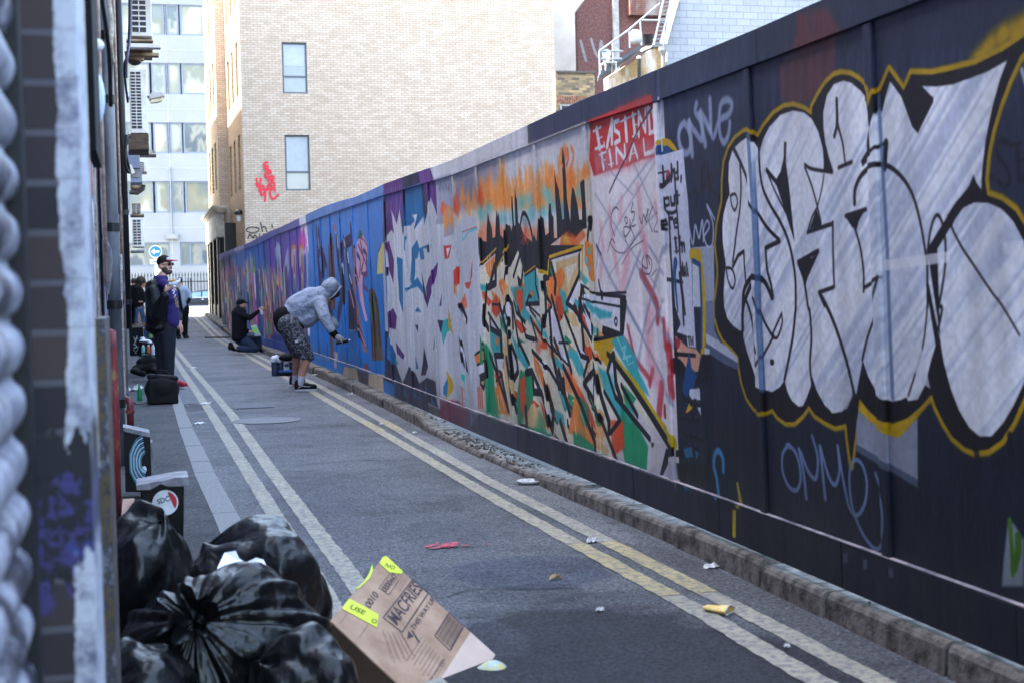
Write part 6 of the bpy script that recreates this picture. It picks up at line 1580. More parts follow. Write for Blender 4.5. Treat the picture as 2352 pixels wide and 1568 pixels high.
# ------------------------------------------------------------ left side: old wall, shutter, pier, pipes
def wallpaint(name, axis='Y'):
    m, nt, b = new_mat(name); g = nt.nodes.new('ShaderNodeNewGeometry')
    base = brick_mat('old sooty brick '+axis, (110, 88, 80), (70, 60, 62), (120, 116, 120), axis, .225, .075, .012, .4)
    n1 = noise(nt, 1.6, 5, .6); n2 = noise(nt, 5, 5, .7)
    r = ramp(nt, n1.outputs[0], [(.30, lin((40, 38, 48))), (.42, lin((92, 74, 72))), (.50, lin((172, 172, 186))), (.56, lin((56, 60, 90))), (.63, lin((150, 60, 56))), (.72, lin((196, 196, 204)))]); r.color_ramp.interpolation = 'EASE'
    r2 = ramp(nt, n2.outputs[0], [(.35, (.35, .35, .38)), (.6, (1, 1, 1))])
    nt.links.new(mix(nt, r.outputs[0], r2.outputs[0], 1., 'MULTIPLY'), b.inputs['Base Color']); b.inputs['Roughness'].default_value = .75
    n3 = noise(nt, 40, 4, .7); bumpn(nt, b, n3.outputs[0], .6, .01); return m
WP = wallpaint('painted over old brick')
old = thing('old_brick_building', 'tall old brick building whose spray covered wall runs along the left pavement', 'building', (-.3, 5, 0))
ys = [2.62, 6, 10, 14, 18, 24, 30, 38, 45, 52, 60]; mb = MB()
for a, b in zip(ys[:-1], ys[1:]):
    ht = 7.6 if b < 31 else 12.6; mb.hexa([(-5, a, 0), (xl(a), a, 0), (xl(b), b, 0), (-5, b, 0), (-5, a, ht), (xl(a), a, ht), (xl(b), b, ht), (-5, b, ht)])
obj('wall', mb, WP, old)
obj('wall', MB().box(-5, -.27, -8, .4, 0, 7.6), WP, old); obj('wall', MB().box(-5, -.27, .4, 2.6, 2.6, 7.6), WP, old)
obj('wall', MB().box(-5, -.6, .4, 2.6, 0, 2.6), WP, old)
def speck(name, cols, sc=9):
    m, nt, b = new_mat(name); n = noise(nt, sc, 6, .75, stretch=(1, 1, .5)); k = len(cols); r = ramp(nt, n.outputs[0], [(.32+.36*i/(k-1), lin(c)) for i, c in enumerate(cols)]); nt.links.new(r.outputs[0], b.inputs['Base Color']); b.inputs['Roughness'].default_value = .6
    n2 = noise(nt, 50, 4, .7); bumpn(nt, b, n2.outputs[0], .6, .006); return m
WP2 = speck('layered spray on timber', [(20, 18, 22), (50, 40, 38), (84, 70, 44), (40, 40, 60), (120, 118, 124), (60, 30, 32)], 14)
# roller shutter
m, nt, b = new_mat('silver sprayed shutter'); n1 = noise(nt, 4, 6, .75, stretch=(1, 1.2, 1.4)); n2 = noise(nt, 14, 5, .7)
r = ramp(nt, n1.outputs[0], [(.36, lin((16, 15, 24))), (.44, lin((54, 54, 74))), (.52, lin((168, 168, 182))), (.62, lin((120, 122, 140))), (.68, lin((60, 60, 84))), (.74, lin((110, 140, 60)))])
r2 = ramp(nt, n2.outputs[0], [(.35, (.6, .6, .63)), (.55, (1, 1, 1))]); nt.links.new(mix(nt, r.outputs[0], r2.outputs[0], 1., 'MULTIPLY'), b.inputs['Base Color']); b.inputs['Roughness'].default_value = .45; b.inputs['Metallic'].default_value = .25
SHM = m
shut = thing('roller_shutter', 'silver white corrugated roller shutter very close on the far left', 'shutter', (-.17, 1.2, 0))
mb = MB(); prof = []; z = .06; p_ = .078
while z < 2.6:
    for k in range(6): a = k/6*math.pi; prof.append((-.172+.012*math.sin(a), z+p_*.82*k/6))
    prof.append((-.178, z+p_*.84)); prof.append((-.178, z+p_*.98)); z += p_
N = len(prof)
for y in (.42, 2.10): mb.v += [(x, y, zz) for x, zz in prof]
for i in range(N-1): mb.f.append((i, i+1, N+i+1, N+i))
obj('slats', mb, SHM, shut, smooth=True); obj('guide_rail', MB().box(-.20, -.155, 2.101, 2.16, .05, 2.6), M('black guide rail', (26, 26, 30), .5), shut)
# brick pier with drips of paint
pier = thing('brick_pier', 'blurred grimy brick pier with a white painted edge beside the shutter', 'pillar', (-.14, 2.3, 0))
PM = brick_mat('grimy purple brick', (64, 52, 54), (34, 31, 40), (82, 80, 90), 'X', .5, .075, .012, .4, offset=0)
nt = PM.node_tree; b = nt.nodes['Principled BSDF']; src = b.inputs['Base Color'].links[0].from_socket
g = nt.nodes.new('ShaderNodeNewGeometry'); sx_ = nt.nodes.new('ShaderNodeSeparateXYZ'); nz = noise(nt, 9, 6, .75, stretch=(1, 1, .35)); nt.links.new(g.outputs['Position'], sx_.inputs[0]); nq = noise(nt, 16, 6, .8)
def mth(op, a, c_): 
    n = nt.nodes.new('ShaderNodeMath'); n.operation = op
    for k, v in enumerate((a, c_)):
        if isinstance(v, (int, float)): n.inputs[k].default_value = v
        else: nt.links.new(v, n.inputs[k])
    return n.outputs[0]
def zmask(z0, z1, nse, thr, w=.03):     # irregular patch between two heights
    zz = mth('ADD', sx_.outputs['Z'], mth('MULTIPLY', nse, .5)); a = mth('MULTIPLY', mth('GREATER_THAN', zz, z0+.25), mth('LESS_THAN', zz, z1+.25)); return mth('MULTIPLY', a, mth('GREATER_THAN', nq.outputs[0], thr))
c = mix(nt, src, lin((28, 28, 34)), zmask(.80, 1.08, nz.outputs[0], .30)); c = mix(nt, c, lin((56, 50, 100)), zmask(.80, .98, nz.outputs[0], .50)); c = mix(nt, c, lin((40, 60, 120)), zmask(.84, .93, nz.outputs[0], .56)); c = mix(nt, c, lin((22, 96, 66)), zmask(.40, .66, nz.outputs[0], .47)); c = mix(nt, c, lin((150, 152, 166)), zmask(.3, .5, nz.outputs[0], .5))
xm = mth('ADD', sx_.outputs['X'], mth('MULTIPLY', mth('SUBTRACT', nz.outputs[0], .5), .05)); wm = mth('GREATER_THAN', xm, -.113); up_ = mth('GREATER_THAN', mth('ADD', sx_.outputs['Z'], mth('MULTIPLY', nz.outputs[0], .5)), 1.32); lo_ = mth('LESS_THAN', mth('ADD', sx_.outputs['Z'], mth('MULTIPLY', nz.outputs[0], .5)), 1.08)
wc = ramp(nt, nq.outputs[0], [(.35, lin((90, 90, 112))), (.55, lin((176, 178, 190)))]); c = mix(nt, c, wc.outputs[0], mth('MULTIPLY', wm, mth('MAXIMUM', up_, lo_)))
nt.links.new(c, b.inputs['Base Color'])
PRX = -.080
obj('pier_core', MB().box(-.5, PRX-.002, 2.25, 2.60, 0, 4), PM, pier)
WHP = M('thick white gloss drips', (202, 204, 214), .4, scale=12, stretch=(1, 1, .25), col2=(150, 150, 170)); BLP = M('blue violet spray', (58, 48, 128), .6, scale=9, col2=(34, 40, 84)); GRP = M('green spray', (20, 110, 70), .6, scale=9, col2=(120, 150, 150)); BKP = M('black gloss paint', (16, 16, 20), .5, scale=8)
def pxz(px, w, Y, z0, z1, mat, name, parent, proud=0, dy=.06):
    x = px_x(px, Y); h = w/3472*Y/2; return obj(name, MB().box(x-h, x+h, Y, Y+dy, z0, z1), mat, parent)
def px_x(px, Y): return (px+7-345)/3472*Y*1.0
RUST = M('rusty dark frame', (74, 52, 46), .8, scale=20, col2=(40, 30, 34)); PALE = M('flaking pale paint', (176, 168, 158), .8, scale=30, col2=(104, 88, 76)); VOID = M('painted recess dark', (16, 16, 20), .9); PINKP = M('dusty pink pipe paint', (170, 146, 138), .7, scale=30, col2=(120, 96, 92)); BLUEP = M('strong blue paint', (30, 84, 150), .6, scale=14, col2=(24, 50, 100))  # VOID: near-black colour stands for the shade inside the opening
fr = thing('door_frame', 'dark rusty door frame with a flaking pale edge next to the brick pier', 'door frame', (-.13, 3.0, 0))
pxz(209, 14, 3.0, .05, 4, RUST, 'jamb', fr, dy=.2); pxz(223, 13, 3.06, .9, 4, PALE, 'trim', fr); pxz(222, 12, 3.05, 0, .9, BKP, 'trim', fr); pxz(217, 22, 2.96, 1.22, 1.42, BLUEP, 'painted_block', fr); pxz(236, 22, 3.5, 1.6, 4, VOID, 'recess', fr, dy=.5); pxz(241, 26, 3.6, 0, 1.2, WP2, 'lower_panel', fr, dy=.5)  # the recess is a solid box, its depth only painted dark
obj('paint_run', MB().box(px_x(214, 2.95)-.006, px_x(214, 2.95)+.006, 2.9, 2.95, .55, .95), WHP, fr)
t = thing('wall_sign', 'round pale blue disc sign fixed to the dark recess high on the left wall', 'sign', (-0.113,4.200,1.820)); c = (-0.116,4.200,1.814); obj('disc', MB().ell(c, (.035, .02, .085), n=24), M('pale blue enamel', (176, 190, 218), .4), t, smooth=True)
t = thing('wall_light', 'small white bulkhead light on the left wall above the disc sign', 'lamp', (-0.095,4.100,1.947)); obj('housing', MB().ell((-0.097,4.100,1.945), (.02, .02, .018)), WHP, t, smooth=True)
def vpipe(px, y_at, wpx, Y, z0, z1, mat, name, label, cat='pipe', collars=(), grp=None, cm=None):
    x = (px-345)/3472*Y+(726-y_at)/3472*Y*.0; r = wpx/3472*Y/2
    t = thing(name, label, cat, (x, Y, z0), grp); obj('pipe', MB().tube([(x, Y, z0), (x, Y, z1)], r, 16), mat, t, smooth=True)
    for z in collars: obj('collar', MB().lathe([(r*1.02, -.03), (r*1.18, -.03), (r*1.18, .03), (r*1.02, .03)], (x, Y, z), 16), cm or mat, t)
    return t
GP = M('grey painted iron pipe', (108, 112, 122), .5, scale=5, stretch=(1, 1, .3), col2=(60, 62, 72)); BP = M('black iron pipe', (22, 21, 25), .45, scale=6); RP = speck('red sprayed pipe', [(24, 20, 30), (70, 18, 30), (110, 24, 34), (120, 40, 40), (130, 110, 60), (150, 150, 160)], 7); BR = M('brown cable sheath', (70, 52, 46), .6, scale=9)
vpipe(284, 726, 30, 10.5, .06, 3.9, GP, 'downpipe', 'thick grey cast iron downpipe running down the left wall', collars=(3.1, 2.65, 1.75, 1.2, .5), cm=BP)
vpipe(313, 726, 18, 16.5, .9, 6, BP, 'downpipe', 'black downpipe on the left wall beyond the grey one', collars=(2.2, 1.2))
vpipe(268, 726, 9, 5.2, 1.3, 3, PINKP, 'conduit', 'thin dusty pink conduit high on the left wall'); vpipe(257, 726, 8, 4.6, .9, 3, BP, 'conduit', 'thin black conduit beside the dark recess')
vpipe(298, 726, 11, 11.5, 1.9, 6, BR, 'conduit', 'brown conduit just right of the grey downpipe'); vpipe(304, 726, 7, 12, 1.6, 6, PINKP, 'conduit', 'slim pinkish conduit between the grey and black downpipes')
rnd = random.Random(31)
for k in range(26):
    Yq = rnd.uniform(3.9, 15); z0 = rnd.uniform(.1, 2.2); h = rnd.uniform(.2, .9); x = xl(Yq)+.004
    o_ = obj('paint_run', MB().prism([(x, Yq+rnd.uniform(0, .1)*q_, z0+h*q_/6) for q_ in range(7)]+[(x, Yq+.25+rnd.uniform(0, .1)+.1*Yq/6, z0+h*q_/6) for q_ in range(6, -1, -1)], (.0015*(1+k*.3), 0, 0)), speck('wall run %d' % k if False else 'wall paint run', [rnd.choice([(190, 190, 200), (30, 28, 36), (150, 40, 50), (40, 80, 140), (180, 150, 60), (200, 200, 206)]), (70, 60, 66), rnd.choice([(190, 190, 200), (200, 200, 206), (90, 50, 120)])], 10), old)
for k, (px, w_, Yq, z0, z1, mt) in enumerate([(247, 4, 4.6, .4, 2.0, PALE), (262, 5, 6.2, .3, 1.1, WP2), (300, 5, 12.6, .1, 2.6, PALE), (307, 4, 14, .2, 2.2, WP2), (253, 4, 5.0, 1.6, 3.2, PINKP), (291, 5, 11.2, .1, 1.6, WHP), (303, 3, 13.5, 1.5, 3.4, WHP)]): pxz(px-7, w_, Yq, z0, z1, mt, 'batten', old)
t = thing('red_pipe', 'red sprayed waste pipe with an elbow on the lower left wall', 'pipe', (-0.146,7.200,0.303)); a = (-0.187,7.300,1.089); 
obj('pipe', MB().tube([(a[0]-.06, 7.3, a[2]), (a[0]+.0, 7.26, a[2]), (-0.149,7.200,1.076), (-0.143,7.200,1.006), (-0.142,7.200,0.685), (-0.148,7.200,0.122)], [.026]*3+[.022]*3, 12), RP, t, smooth=True)
t = thing('drain_pipe', 'short dark red drain pipe bending out of the wall near the pavement', 'pipe', (-0.121,12.000,0.169)); obj('pipe', MB().tube([(-0.187,12.200,0.420), (-0.153,12.100,0.422), (-0.123,12.000,0.411), (-0.115,12.000,0.370), (-0.119,12.000,0.149)], .028, 12), M('dark red iron', (96, 26, 34), .5), t, smooth=True); obj('collar', MB().lathe([(.03, -.012), (.038, -.012), (.038, .012), (.03, .012)], (-0.116,12.000,0.323), 12), RP, t)
rnd = random.Random(9)
for k, (pts, r, mat, lab) in enumerate([([(-0.011,9.400,3.239), (-0.019,9.400,2.981), (-0.035,9.400,2.800), (-0.058,9.500,2.738), (-0.057,9.600,2.648), (-0.047,10.000,2.569)], .008, BP, 'black cable sagging past the topmost cooling unit'), ([(-0.001,9.300,3.218), (-0.013,9.300,2.912), (-0.041,9.300,2.732), (-0.047,9.400,2.645)], .007, M('violet grey cable', (84, 84, 110), .5), 'violet grey cable hanging beside the topmost cooling unit'), ([(-0.100,5.000,2.278), (-0.087,5.200,2.163), (-0.083,5.300,2.079), (-0.086,5.400,1.947)], .008, BP, 'black cable crossing behind the pink conduit'), ([(-0.094,6.000,2.484), (-0.082,6.000,2.353), (-0.088,6.000,2.271), (-0.084,6.100,2.221)], .01, PALE, 'pale bent conduit above the grey downpipe'), ([(-0.100,16.000,3.007), (-0.126,16.000,2.698), (-0.083,16.200,2.626), (-0.122,16.000,2.830), (-0.088,16.000,2.963)], .02, BP, 'loop of thick black cable below the second cooling unit')]):
    p = smooth_pts(pts, False, 5); t = tag(obj('cable', MB().tube([tuple(q) for q in p], r, 8), mat, smooth=True), lab, 'cable')
t = thing('paper_poster', 'torn white paper character paste peeling off the left wall', 'poster', (-0.126,5.400,1.381)); P_ = [(-0.133,5.400,1.464), (-0.112,5.350,1.457), (-0.098,5.300,1.423), (-0.094,5.300,1.378), (-0.102,5.320,1.320), (-0.113,5.350,1.262), (-0.125,5.400,1.292), (-0.137,5.400,1.277), (-0.144,5.450,1.353), (-0.145,5.450,1.413)]
obj('sheet', MB().prism(P_, (-.003, .004, 0)), M('torn white paper', (200, 202, 208), .8, scale=25, col2=(140, 140, 150)), t)
# cooling units
ACW = M('white cooling unit casing', (206, 202, 200), .5, scale=3, var=.08, col2=(180, 168, 158)); ACD = M('dark fan grille', (34, 30, 40), .6); WOOD = M('weathered timber shelf', (86, 66, 52), .85, scale=12, col2=(34, 26, 24), stretch=(.3, .3, 2)); TANP = M('tan painted bracket', (150, 126, 98), .7, col2=(84, 64, 46), scale=8)
def cooler(x0, x1, z0, z1, Y, dep, rows, gx, label, cols=2, casing=None, top=.06):
    t = thing('air_conditioner', label, 'air conditioner', ((x0+x1)/2, Y, z0), 'cooling units on the left wall'); W_ = x1-x0; H_ = z1-z0
    obj('casing', MB().box(x0, x1, Y, Y+dep, z0, z1), casing or ACW, t, bevel=.008)
    g0, g1 = x0+W_*.08, x0+W_*gx; h0, h1 = z0+H_*.07, z1-H_*.05
    obj('grille_recess', MB().box(g0, g1, Y-.004, Y+.01, h0, h1), ACD, t)
    mb = MB(); bw = (g1-g0)*.035
    for c_ in range(1, cols): x = g0+(g1-g0)*c_/cols; mb.box(x-bw, x+bw, Y-.012, Y-.0045, h0, h1)
    for r_ in range(1, rows): z = h0+(h1-h0)*r_/rows; mb.box(g0, g1, Y-.011, Y-.0047, z-(h1-h0)/rows*.13, z+(h1-h0)/rows*.13)
    obj('grille', mb, ACW, t); return t
def ux(px, y, Y): return None
c0 = (-0.023,10.000,3.420); c1 = (0.128,10.000,3.012); cooler(c0[0]+.01, c1[0], c1[2], c0[2], 10, .75, 10, .72, 'largest cooling unit cut by the top of the picture')
c0 = (-0.063,18.000,4.030); c1 = (0.145,18.000,3.248); t = cooler(c0[0], c1[0], c1[2], c0[2], 18, .8, 18, .66, 'tall white cooling unit level with the street lamp, second from the top')
c0 = (-0.117,28.000,3.032); c1 = (0.042,28.000,2.822); cooler(c0[0], c1[0], c1[2], c0[2], 28, .6, 7, .85, 'small tan cooling unit just above the lowest one', casing=TANP)
c0 = (-0.149,33.000,3.013); c1 = (0.106,33.000,2.378); cooler(c0[0], c1[0], c1[2], c0[2], 33, .8, 9, .72, 'lowest white cooling unit above the pavement')
c0 = (0.041,27.000,3.730); c1 = (0.173,27.000,3.543); cooler(c0[0], c1[0], c1[2], c0[2], 27, .6, 5, .6, 'small white cooling unit half hidden behind the grey metal box')
c0 = (-0.118,29.000,3.216); c1 = (0.058,29.000,3.095); 
def slab(name, label, a, b, dep, mat, cat='bracket'):
    t = thing(name, label, cat, (a[0], a[1], b[2])); obj('board', MB().box(a[0], b[0], a[1], a[1]+dep, b[2], a[2]), mat, t, bevel=.004); return t
for k, (a, b, d, mt, lb) in enumerate([((-0.044,9.900,2.975), (0.131,9.900,2.962), .8, TANP, 'thin tan tray under the largest cooling unit'), ((-0.045,9.800,2.930), (0.178,9.800,2.903), .08, ACW, 'long pale bracket arm under the largest cooling unit'), ((-0.043,10.300,2.954), (0.172,10.300,2.930), .08, TANP, 'second tan bracket arm below the pale one'), ((-0.097,18.000,3.236), (0.148,18.000,3.048), .7, WOOD, 'dark rotting timber box under the tall cooling unit'), ((-0.020,22.000,3.435), (0.286,22.000,3.375), .5, PALE, 'pale layered slab below the timber box'), ((-0.207,33.000,2.300), (0.094,33.000,2.258), .8, GP, 'grey tray under the lowest cooling unit'), ((-0.154,28.000,2.831), (0.101,28.000,2.798), .7, TANP, 'tan tray between the two lowest cooling units')]): slab('bracket', lb, a, b, d, mt)
t = slab('metal_box', 'blue grey metal box with a black and white sticker on the left wall', (-0.155,21.000,3.324), (0.040,21.000,3.086), .5, M('blue grey sheet metal', (112, 118, 140), .5, scale=3), 'electrical box'); obj('lower_box', MB().box((-0.095,21.000,3.081)[0], (0.063,21.000,2.888)[0], 21.05, 21.6, (-0.101,21.000,2.889)[2], (-0.095,21.000,3.083)[2]), M('blue grey sheet metal', (112, 118, 140), .5), t); obj('louvre', MB().box((-0.084,21.000,3.063)[0], (0.025,21.000,2.958)[0], 21.03, 21.06, (-0.099,21.000,2.959)[2], (-0.095,21.000,3.069)[2]), M('taupe louvre', (122, 116, 112), .6), t)
obj('sticker', MB().prism([(-0.110,20.980,3.125), (-0.082,20.980,3.137), (-0.066,20.980,3.102), (-0.029,20.980,3.021), (-0.075,20.980,2.998), (-0.101,20.980,3.056)], (0, -.004, 0)), M('white sticker', (214, 214, 218), .5), t)
t = thing('vent_cowl', 'tan curved extractor cowl below the metal box', 'vent', (-0.009,24.000,3.023)); obj('cowl', MB().box((-0.116,24.000,3.117)[0], (0.065,24.000,3.116)[0], 24, 24.5, (-0.119,24.000,3.010)[2], (-0.116,24.000,3.117)[2]), TANP, t, bevel=.03); obj('ribs', MB().tube([(-0.134,24.000,2.957), (-0.012,24.000,2.943), (0.081,24.000,3.009), (0.096,24.000,3.076)], .035, 10), M('blackened duct', (46, 38, 34), .7), t)
t = thing('street_lamp', 'cream street lamp head on an arm beside the tall cooling unit', 'street lamp', (0.176,20.000,3.945)); a = (0.187,20.000,3.968); b = (0.393,20.000,3.992)
obj('arm', MB().tube([(a[0]-.3, 20.1, a[2]-.02), (a[0]+.02, 20.05, a[2])], .02, 8), GP, t); obj('housing', MB().prism([(0.187,19.900,3.971), (0.253,19.900,4.032), (0.360,19.900,4.022), (0.397,19.900,3.979), (0.385,19.900,3.956), (0.185,19.900,3.916)], (0, .22, 0)), M('grey lamp housing', (176, 170, 168), .5), t, bevel=.01); obj('lens', MB().prism([(0.196,19.950,3.922), (0.380,19.950,3.958), (0.352,19.950,3.908), (0.297,19.950,3.885), (0.206,19.950,3.878)], (0, .14, 0)), M('cream lamp lens', (214, 200, 164), .3), t, bevel=.008)
t = thing('dome_camera', 'dark dome under the tan bracket arms of the largest cooling unit', 'camera', (0.004,10.400,2.908)); obj('collar', MB().lathe([(.0, -.02), (.062, -.02), (.07, .04), (.0, .04)], (0.008,10.400,2.931), 20), TANP, t); obj('dome', MB().ell((0.007,10.400,2.911), (.048, .048, .034)), M('smoked dome', (40, 34, 34), .15), t, smooth=True)
# ------------------------------------------------------------ things on the left pavement
BLK = M('black nylon', (11, 11, 14), .75, scale=20, var=.3, bump=.5, bscale=60, bdist=.01)
SKC = {}
def bpyblob(parts, voxel=.012, smooth=6):
    mb = MB()
    for p in parts:
        if p[0] == 'c': mb.cap(p[1], p[2], p[3], p[4])
        elif p[0] == 'e': mb.ell(p[1], p[2], p[3] if len(p) > 3 else None)
        elif p[0] == 'h': mb.hexa(p[1])
    me = bpy.data.meshes.new('work'); me.from_pydata(mb.v, [], mb.f); o = bpy.data.objects.new('work', me); COL.objects.link(o)
    r = o.modifiers.new('r', 'REMESH'); r.mode = 'VOXEL'; r.voxel_size = voxel; r.use_smooth_shade = True
    if smooth: s_ = o.modifiers.new('s', 'SMOOTH'); s_.factor = .5; s_.iterations = smooth
    dg = bpy.context.evaluated_depsgraph_get(); dg.update(); ev = o.evaluated_get(dg); res = bpy.data.meshes.new_from_object(ev)
    bpy.data.objects.remove(o); bpy.data.meshes.remove(me); return res
def blob(name, parts, mat, parent, voxel=.012, smooth=6, label=None):
    me = bpyblob(parts, voxel, smooth); off = Vector(parent_world(parent)) if parent else Vector()
    me.transform(Matrix.Translation(-off)); me.materials.clear(); me.materials.append(mat)
    for p in me.polygons: p.use_smooth = True
    me.name = name; o = bpy.data.objects.new(name, me); COL.objects.link(o)
    if parent: o.parent = parent
    if label: o['label'] = label
    return o
# black suitcase like rucksack
c = (0.187,16.195,0.057); t = thing('rucksack', 'large black rucksack standing on the pavement by the kerb', 'rucksack', c)
X0, X1 = (-0.005,16.200,0.237)[0], (0.391,16.200,0.221)[0]; zt = (0.214,16.200,0.365)[2]
blob('body', [('e', ((X0+X1)/2, 16.4, .057+.16), ((X1-X0)/2, .14, .17)), ('h', [(X0+.03, 16.26, .06), (X1-.02, 16.26, .06), (X1-.03, 16.52, .06), (X0+.03, 16.52, .06), (X0+.05, 16.3, zt-.02), (X1-.03, 16.3, zt-.05), (X1-.04, 16.5, zt-.05), (X0+.05, 16.5, zt-.02)])], BLK, t, .014, 8)
blob('lid', [('c', (X0+.07, 16.36, zt), .035, (X1-.05, 16.36, zt-.03), .035), ('c', (X0+.07, 16.45, zt), .035, (X1-.05, 16.45, zt-.03), .035)], BLK, t, .012, 4)
obj('handle', MB().tube([tuple(q) for q in smooth_pts([(X0+.13, 16.33, zt+.02), (X0+.16, 16.33, zt+.06), (X0+.24, 16.33, zt+.06), (X0+.27, 16.33, zt+.02)], False)], .009, 8), BLK, t)
obj('strap', MB().tube([tuple(q) for q in smooth_pts([(X0+.03, 16.25, .09), (X0-.04, 16.2, .075), (X0-.09, 16.25, .075), (X0-.11, 16.3, .09)], False)], .012, 6, flat=.4), BLK, t)
c = (0.006,22.979,0.057); t = thing('holdall', 'soft black holdall slumped against the wall behind the rucksack', 'bag', c)
Yh = c[1]; blob('body', [('c', (-0.094,21.000,0.222), .075, (0.122,21.000,0.238), .085), ('c', (-0.024,21.050,0.311), .08, (0.114,21.050,0.330), .085), ('e', (-0.117,20.950,0.208), (.075, .1, .05)), ('e', (0.143,20.950,0.204), (.06, .12, .06)), ('e', (0.070,21.100,0.394), (.10, .1, .05)), ('c', (-0.140,20.900,0.194), .03, (-0.006,20.850,0.168), .045)], BLK, t, .014, 3)
obj('handle', MB().tube([tuple(q) for q in smooth_pts([(-0.055,20.900,0.401), (-0.008,20.900,0.457), (0.071,20.900,0.455), (0.103,20.900,0.395)], False)], .01, 6), BLK, t)
t = thing('crate', 'black painted crate with white scrawled lines behind the holdall', 'crate', (-0.101,22.500,0.362)); a, b = (-0.196,22.500,0.792), (0.015,22.500,0.358)
obj('box', MB().box(a[0], b[0], 22.5, 22.85, b[2], a[2]), BLK, t, bevel=.006); 
wl_ = M('white marker', (190, 192, 200), .6, bump=0)
def strokes3(parent, pts_list, r, mat, name): 
    mb = MB()
    for s in pts_list: mb.tube(s, r, 5)
    return obj(name, mb, mat, parent)
strokes3(t, [[(-0.135,22.490,0.647), (-0.098,22.490,0.582), (-0.138,22.490,0.536), (-0.085,22.490,0.502), (-0.141,22.490,0.456), (-0.096,22.490,0.390)], [(-0.080,22.490,0.662), (-0.122,22.490,0.551), (-0.071,22.490,0.469), (-0.119,22.490,0.399)], [(-0.128,22.490,0.615), (-0.066,22.490,0.621)], [(-0.143,22.490,0.488), (-0.065,22.490,0.493)]], .004, wl_, 'scrawl')
def can(loc, h, r, body, cap, label, grp=None, axis=(0, 0, 1)):
    t = thing('spray_can', label, 'spray can', loc, grp)
    obj('body', MB().lathe([(r*.9, 0), (r, h*.02), (r, h*.8), (r*.6, h*.88), (.0, h*.88)], loc, 14, axis), body, t, smooth=False)
    l2 = Vector(loc)+Vector(axis)*h*.88; obj('cap', MB().lathe([(r*.62, 0), (r*.62, h*.11), (r*.5, h*.13), (0, h*.13)], l2, 12, axis), cap, t); return t
CT = [M('teal can label', (120, 196, 196), .35, bump=0), M('orange can label', (214, 110, 60), .35, bump=0), M('white can label', (208, 210, 214), .35, bump=0), M('dark blue can label', (40, 50, 96), .35, bump=0), M('black can label', (30, 30, 34), .35, bump=0), M('pink can label', (190, 90, 130), .35, bump=0), M('green can label', (80, 150, 80), .35, bump=0), M('yellow can label', (200, 180, 70), .35, bump=0)]
for px, py, k, lab in [(350, 867, 0, 'pale teal spray can at the left end of the front row before the crate'), (363, 866, 1, 'orange spray can in the middle of the front row before the crate'), (374, 866, 2, 'white spray can at the right end of the front row before the crate')]:
    q = (0.003,21.900,0.389) if px == 350 else ((0.080,21.900,0.392) if px == 363 else (0.145,21.900,0.390)); can(q, .15, .026, CT[k], CT[2], lab)
t = thing('tool_bag', 'open black bag holding spray cans beside the crate', 'bag', (0.098,22.200,0.367)); a, b = (-0.027,22.100,0.573), (0.218,22.100,0.367)
blob('body', [('h', [(a[0], 22.1, b[2]), (b[0], 22.1, b[2]), (b[0], 22.5, b[2]), (a[0], 22.5, b[2]), (a[0]+.01, 22.1, a[2]), (b[0]-.02, 22.1, a[2]-.03), (b[0]-.02, 22.5, a[2]-.03), (a[0]+.01, 22.5, a[2])])], BLK, t, .014, 3)
t = thing('paper_sheet', 'crumpled white sheet lying on top of the open tool bag', 'paper', (0.045,22.200,0.592)); blob('sheet', [('e', (0.033,22.200,0.593), (.09, .1, .022)), ('e', (0.093,22.200,0.566), (.05, .08, .02)), ('e', (-0.001,22.250,0.630), (.04, .05, .02))], M('white paper', (204, 204, 212), .8), t, .008, 1)
rnd = random.Random(3)
for k in range(11):
    names = ['teal', 'orange', 'white', 'dark blue', 'black', 'pink', 'green', 'yellow']; x = 346+k*3.2; Yk = 23.4+(k % 3)*.25
    base = [(-0.014,23.400,0.598), (0.201,23.400,0.591)]; u = k/10; loc = (base[0][0]+(base[1][0]-base[0][0])*u, Yk, base[0][2]+rnd.uniform(0, .02)); j = k % 8
    can(loc, .17, .028, CT[j], CT[(j+2) % 8 if j % 2 else 4], '%s spray can in the crowded row behind the tool bag%s' % (names[j], ', at its wall end' if k < 3 else (', at its kerb end' if k > 7 else '')), 'spray cans crowded behind the tool bag')
t = thing('platform_box', 'low dark box carrying the crowded row of spray cans', 'box', (0.082,23.300,0.442)); a, b = (-0.033,23.300,0.595), (0.212,23.300,0.372); obj('box', MB().box(a[0], b[0], 23.3, 24.1, .057, a[2]-.002), BLK, t, bevel=.005)
t = thing('plastic_cup', 'clear upturned plastic tub with a hoop handle on the crowded cans box', 'tub', (0.002,23.600,0.710)); obj('hoop', MB().tube([tuple(q) for q in smooth_pts([(-0.037,23.600,0.685), (-0.022,23.600,0.751), (0.004,23.600,0.770), (0.029,23.600,0.743), (0.033,23.600,0.683)], False)], .007, 6), CT[2], t); obj('tub', MB().lathe([(0, 0), (.03, 0), (.036, .06), (0, .06)], (-0.007,23.600,0.625), 12), CT[0], t)
t = thing('bottle', 'green glass bottle standing on the pavement behind the rucksack', 'bottle', (-0.055,17.000,0.084)); m, nt, b = new_mat('green bottle glass'); b.inputs['Base Color'].default_value = (*lin((20, 150, 90)), 1); b.inputs['Roughness'].default_value = .08; b.inputs['Transmission Weight'].default_value = .5
obj('glass', MB().lathe([(.026, 0), (.028, .01), (.028, .11), (.012, .15), (.011, .19), (.0, .19)], ((-0.055,17.000,0.084)[0], 17, .058), 14), m, t, smooth=True)
LIT = M('litter paper', (206, 206, 208), .8, scale=40, col2=(160, 160, 164)); 
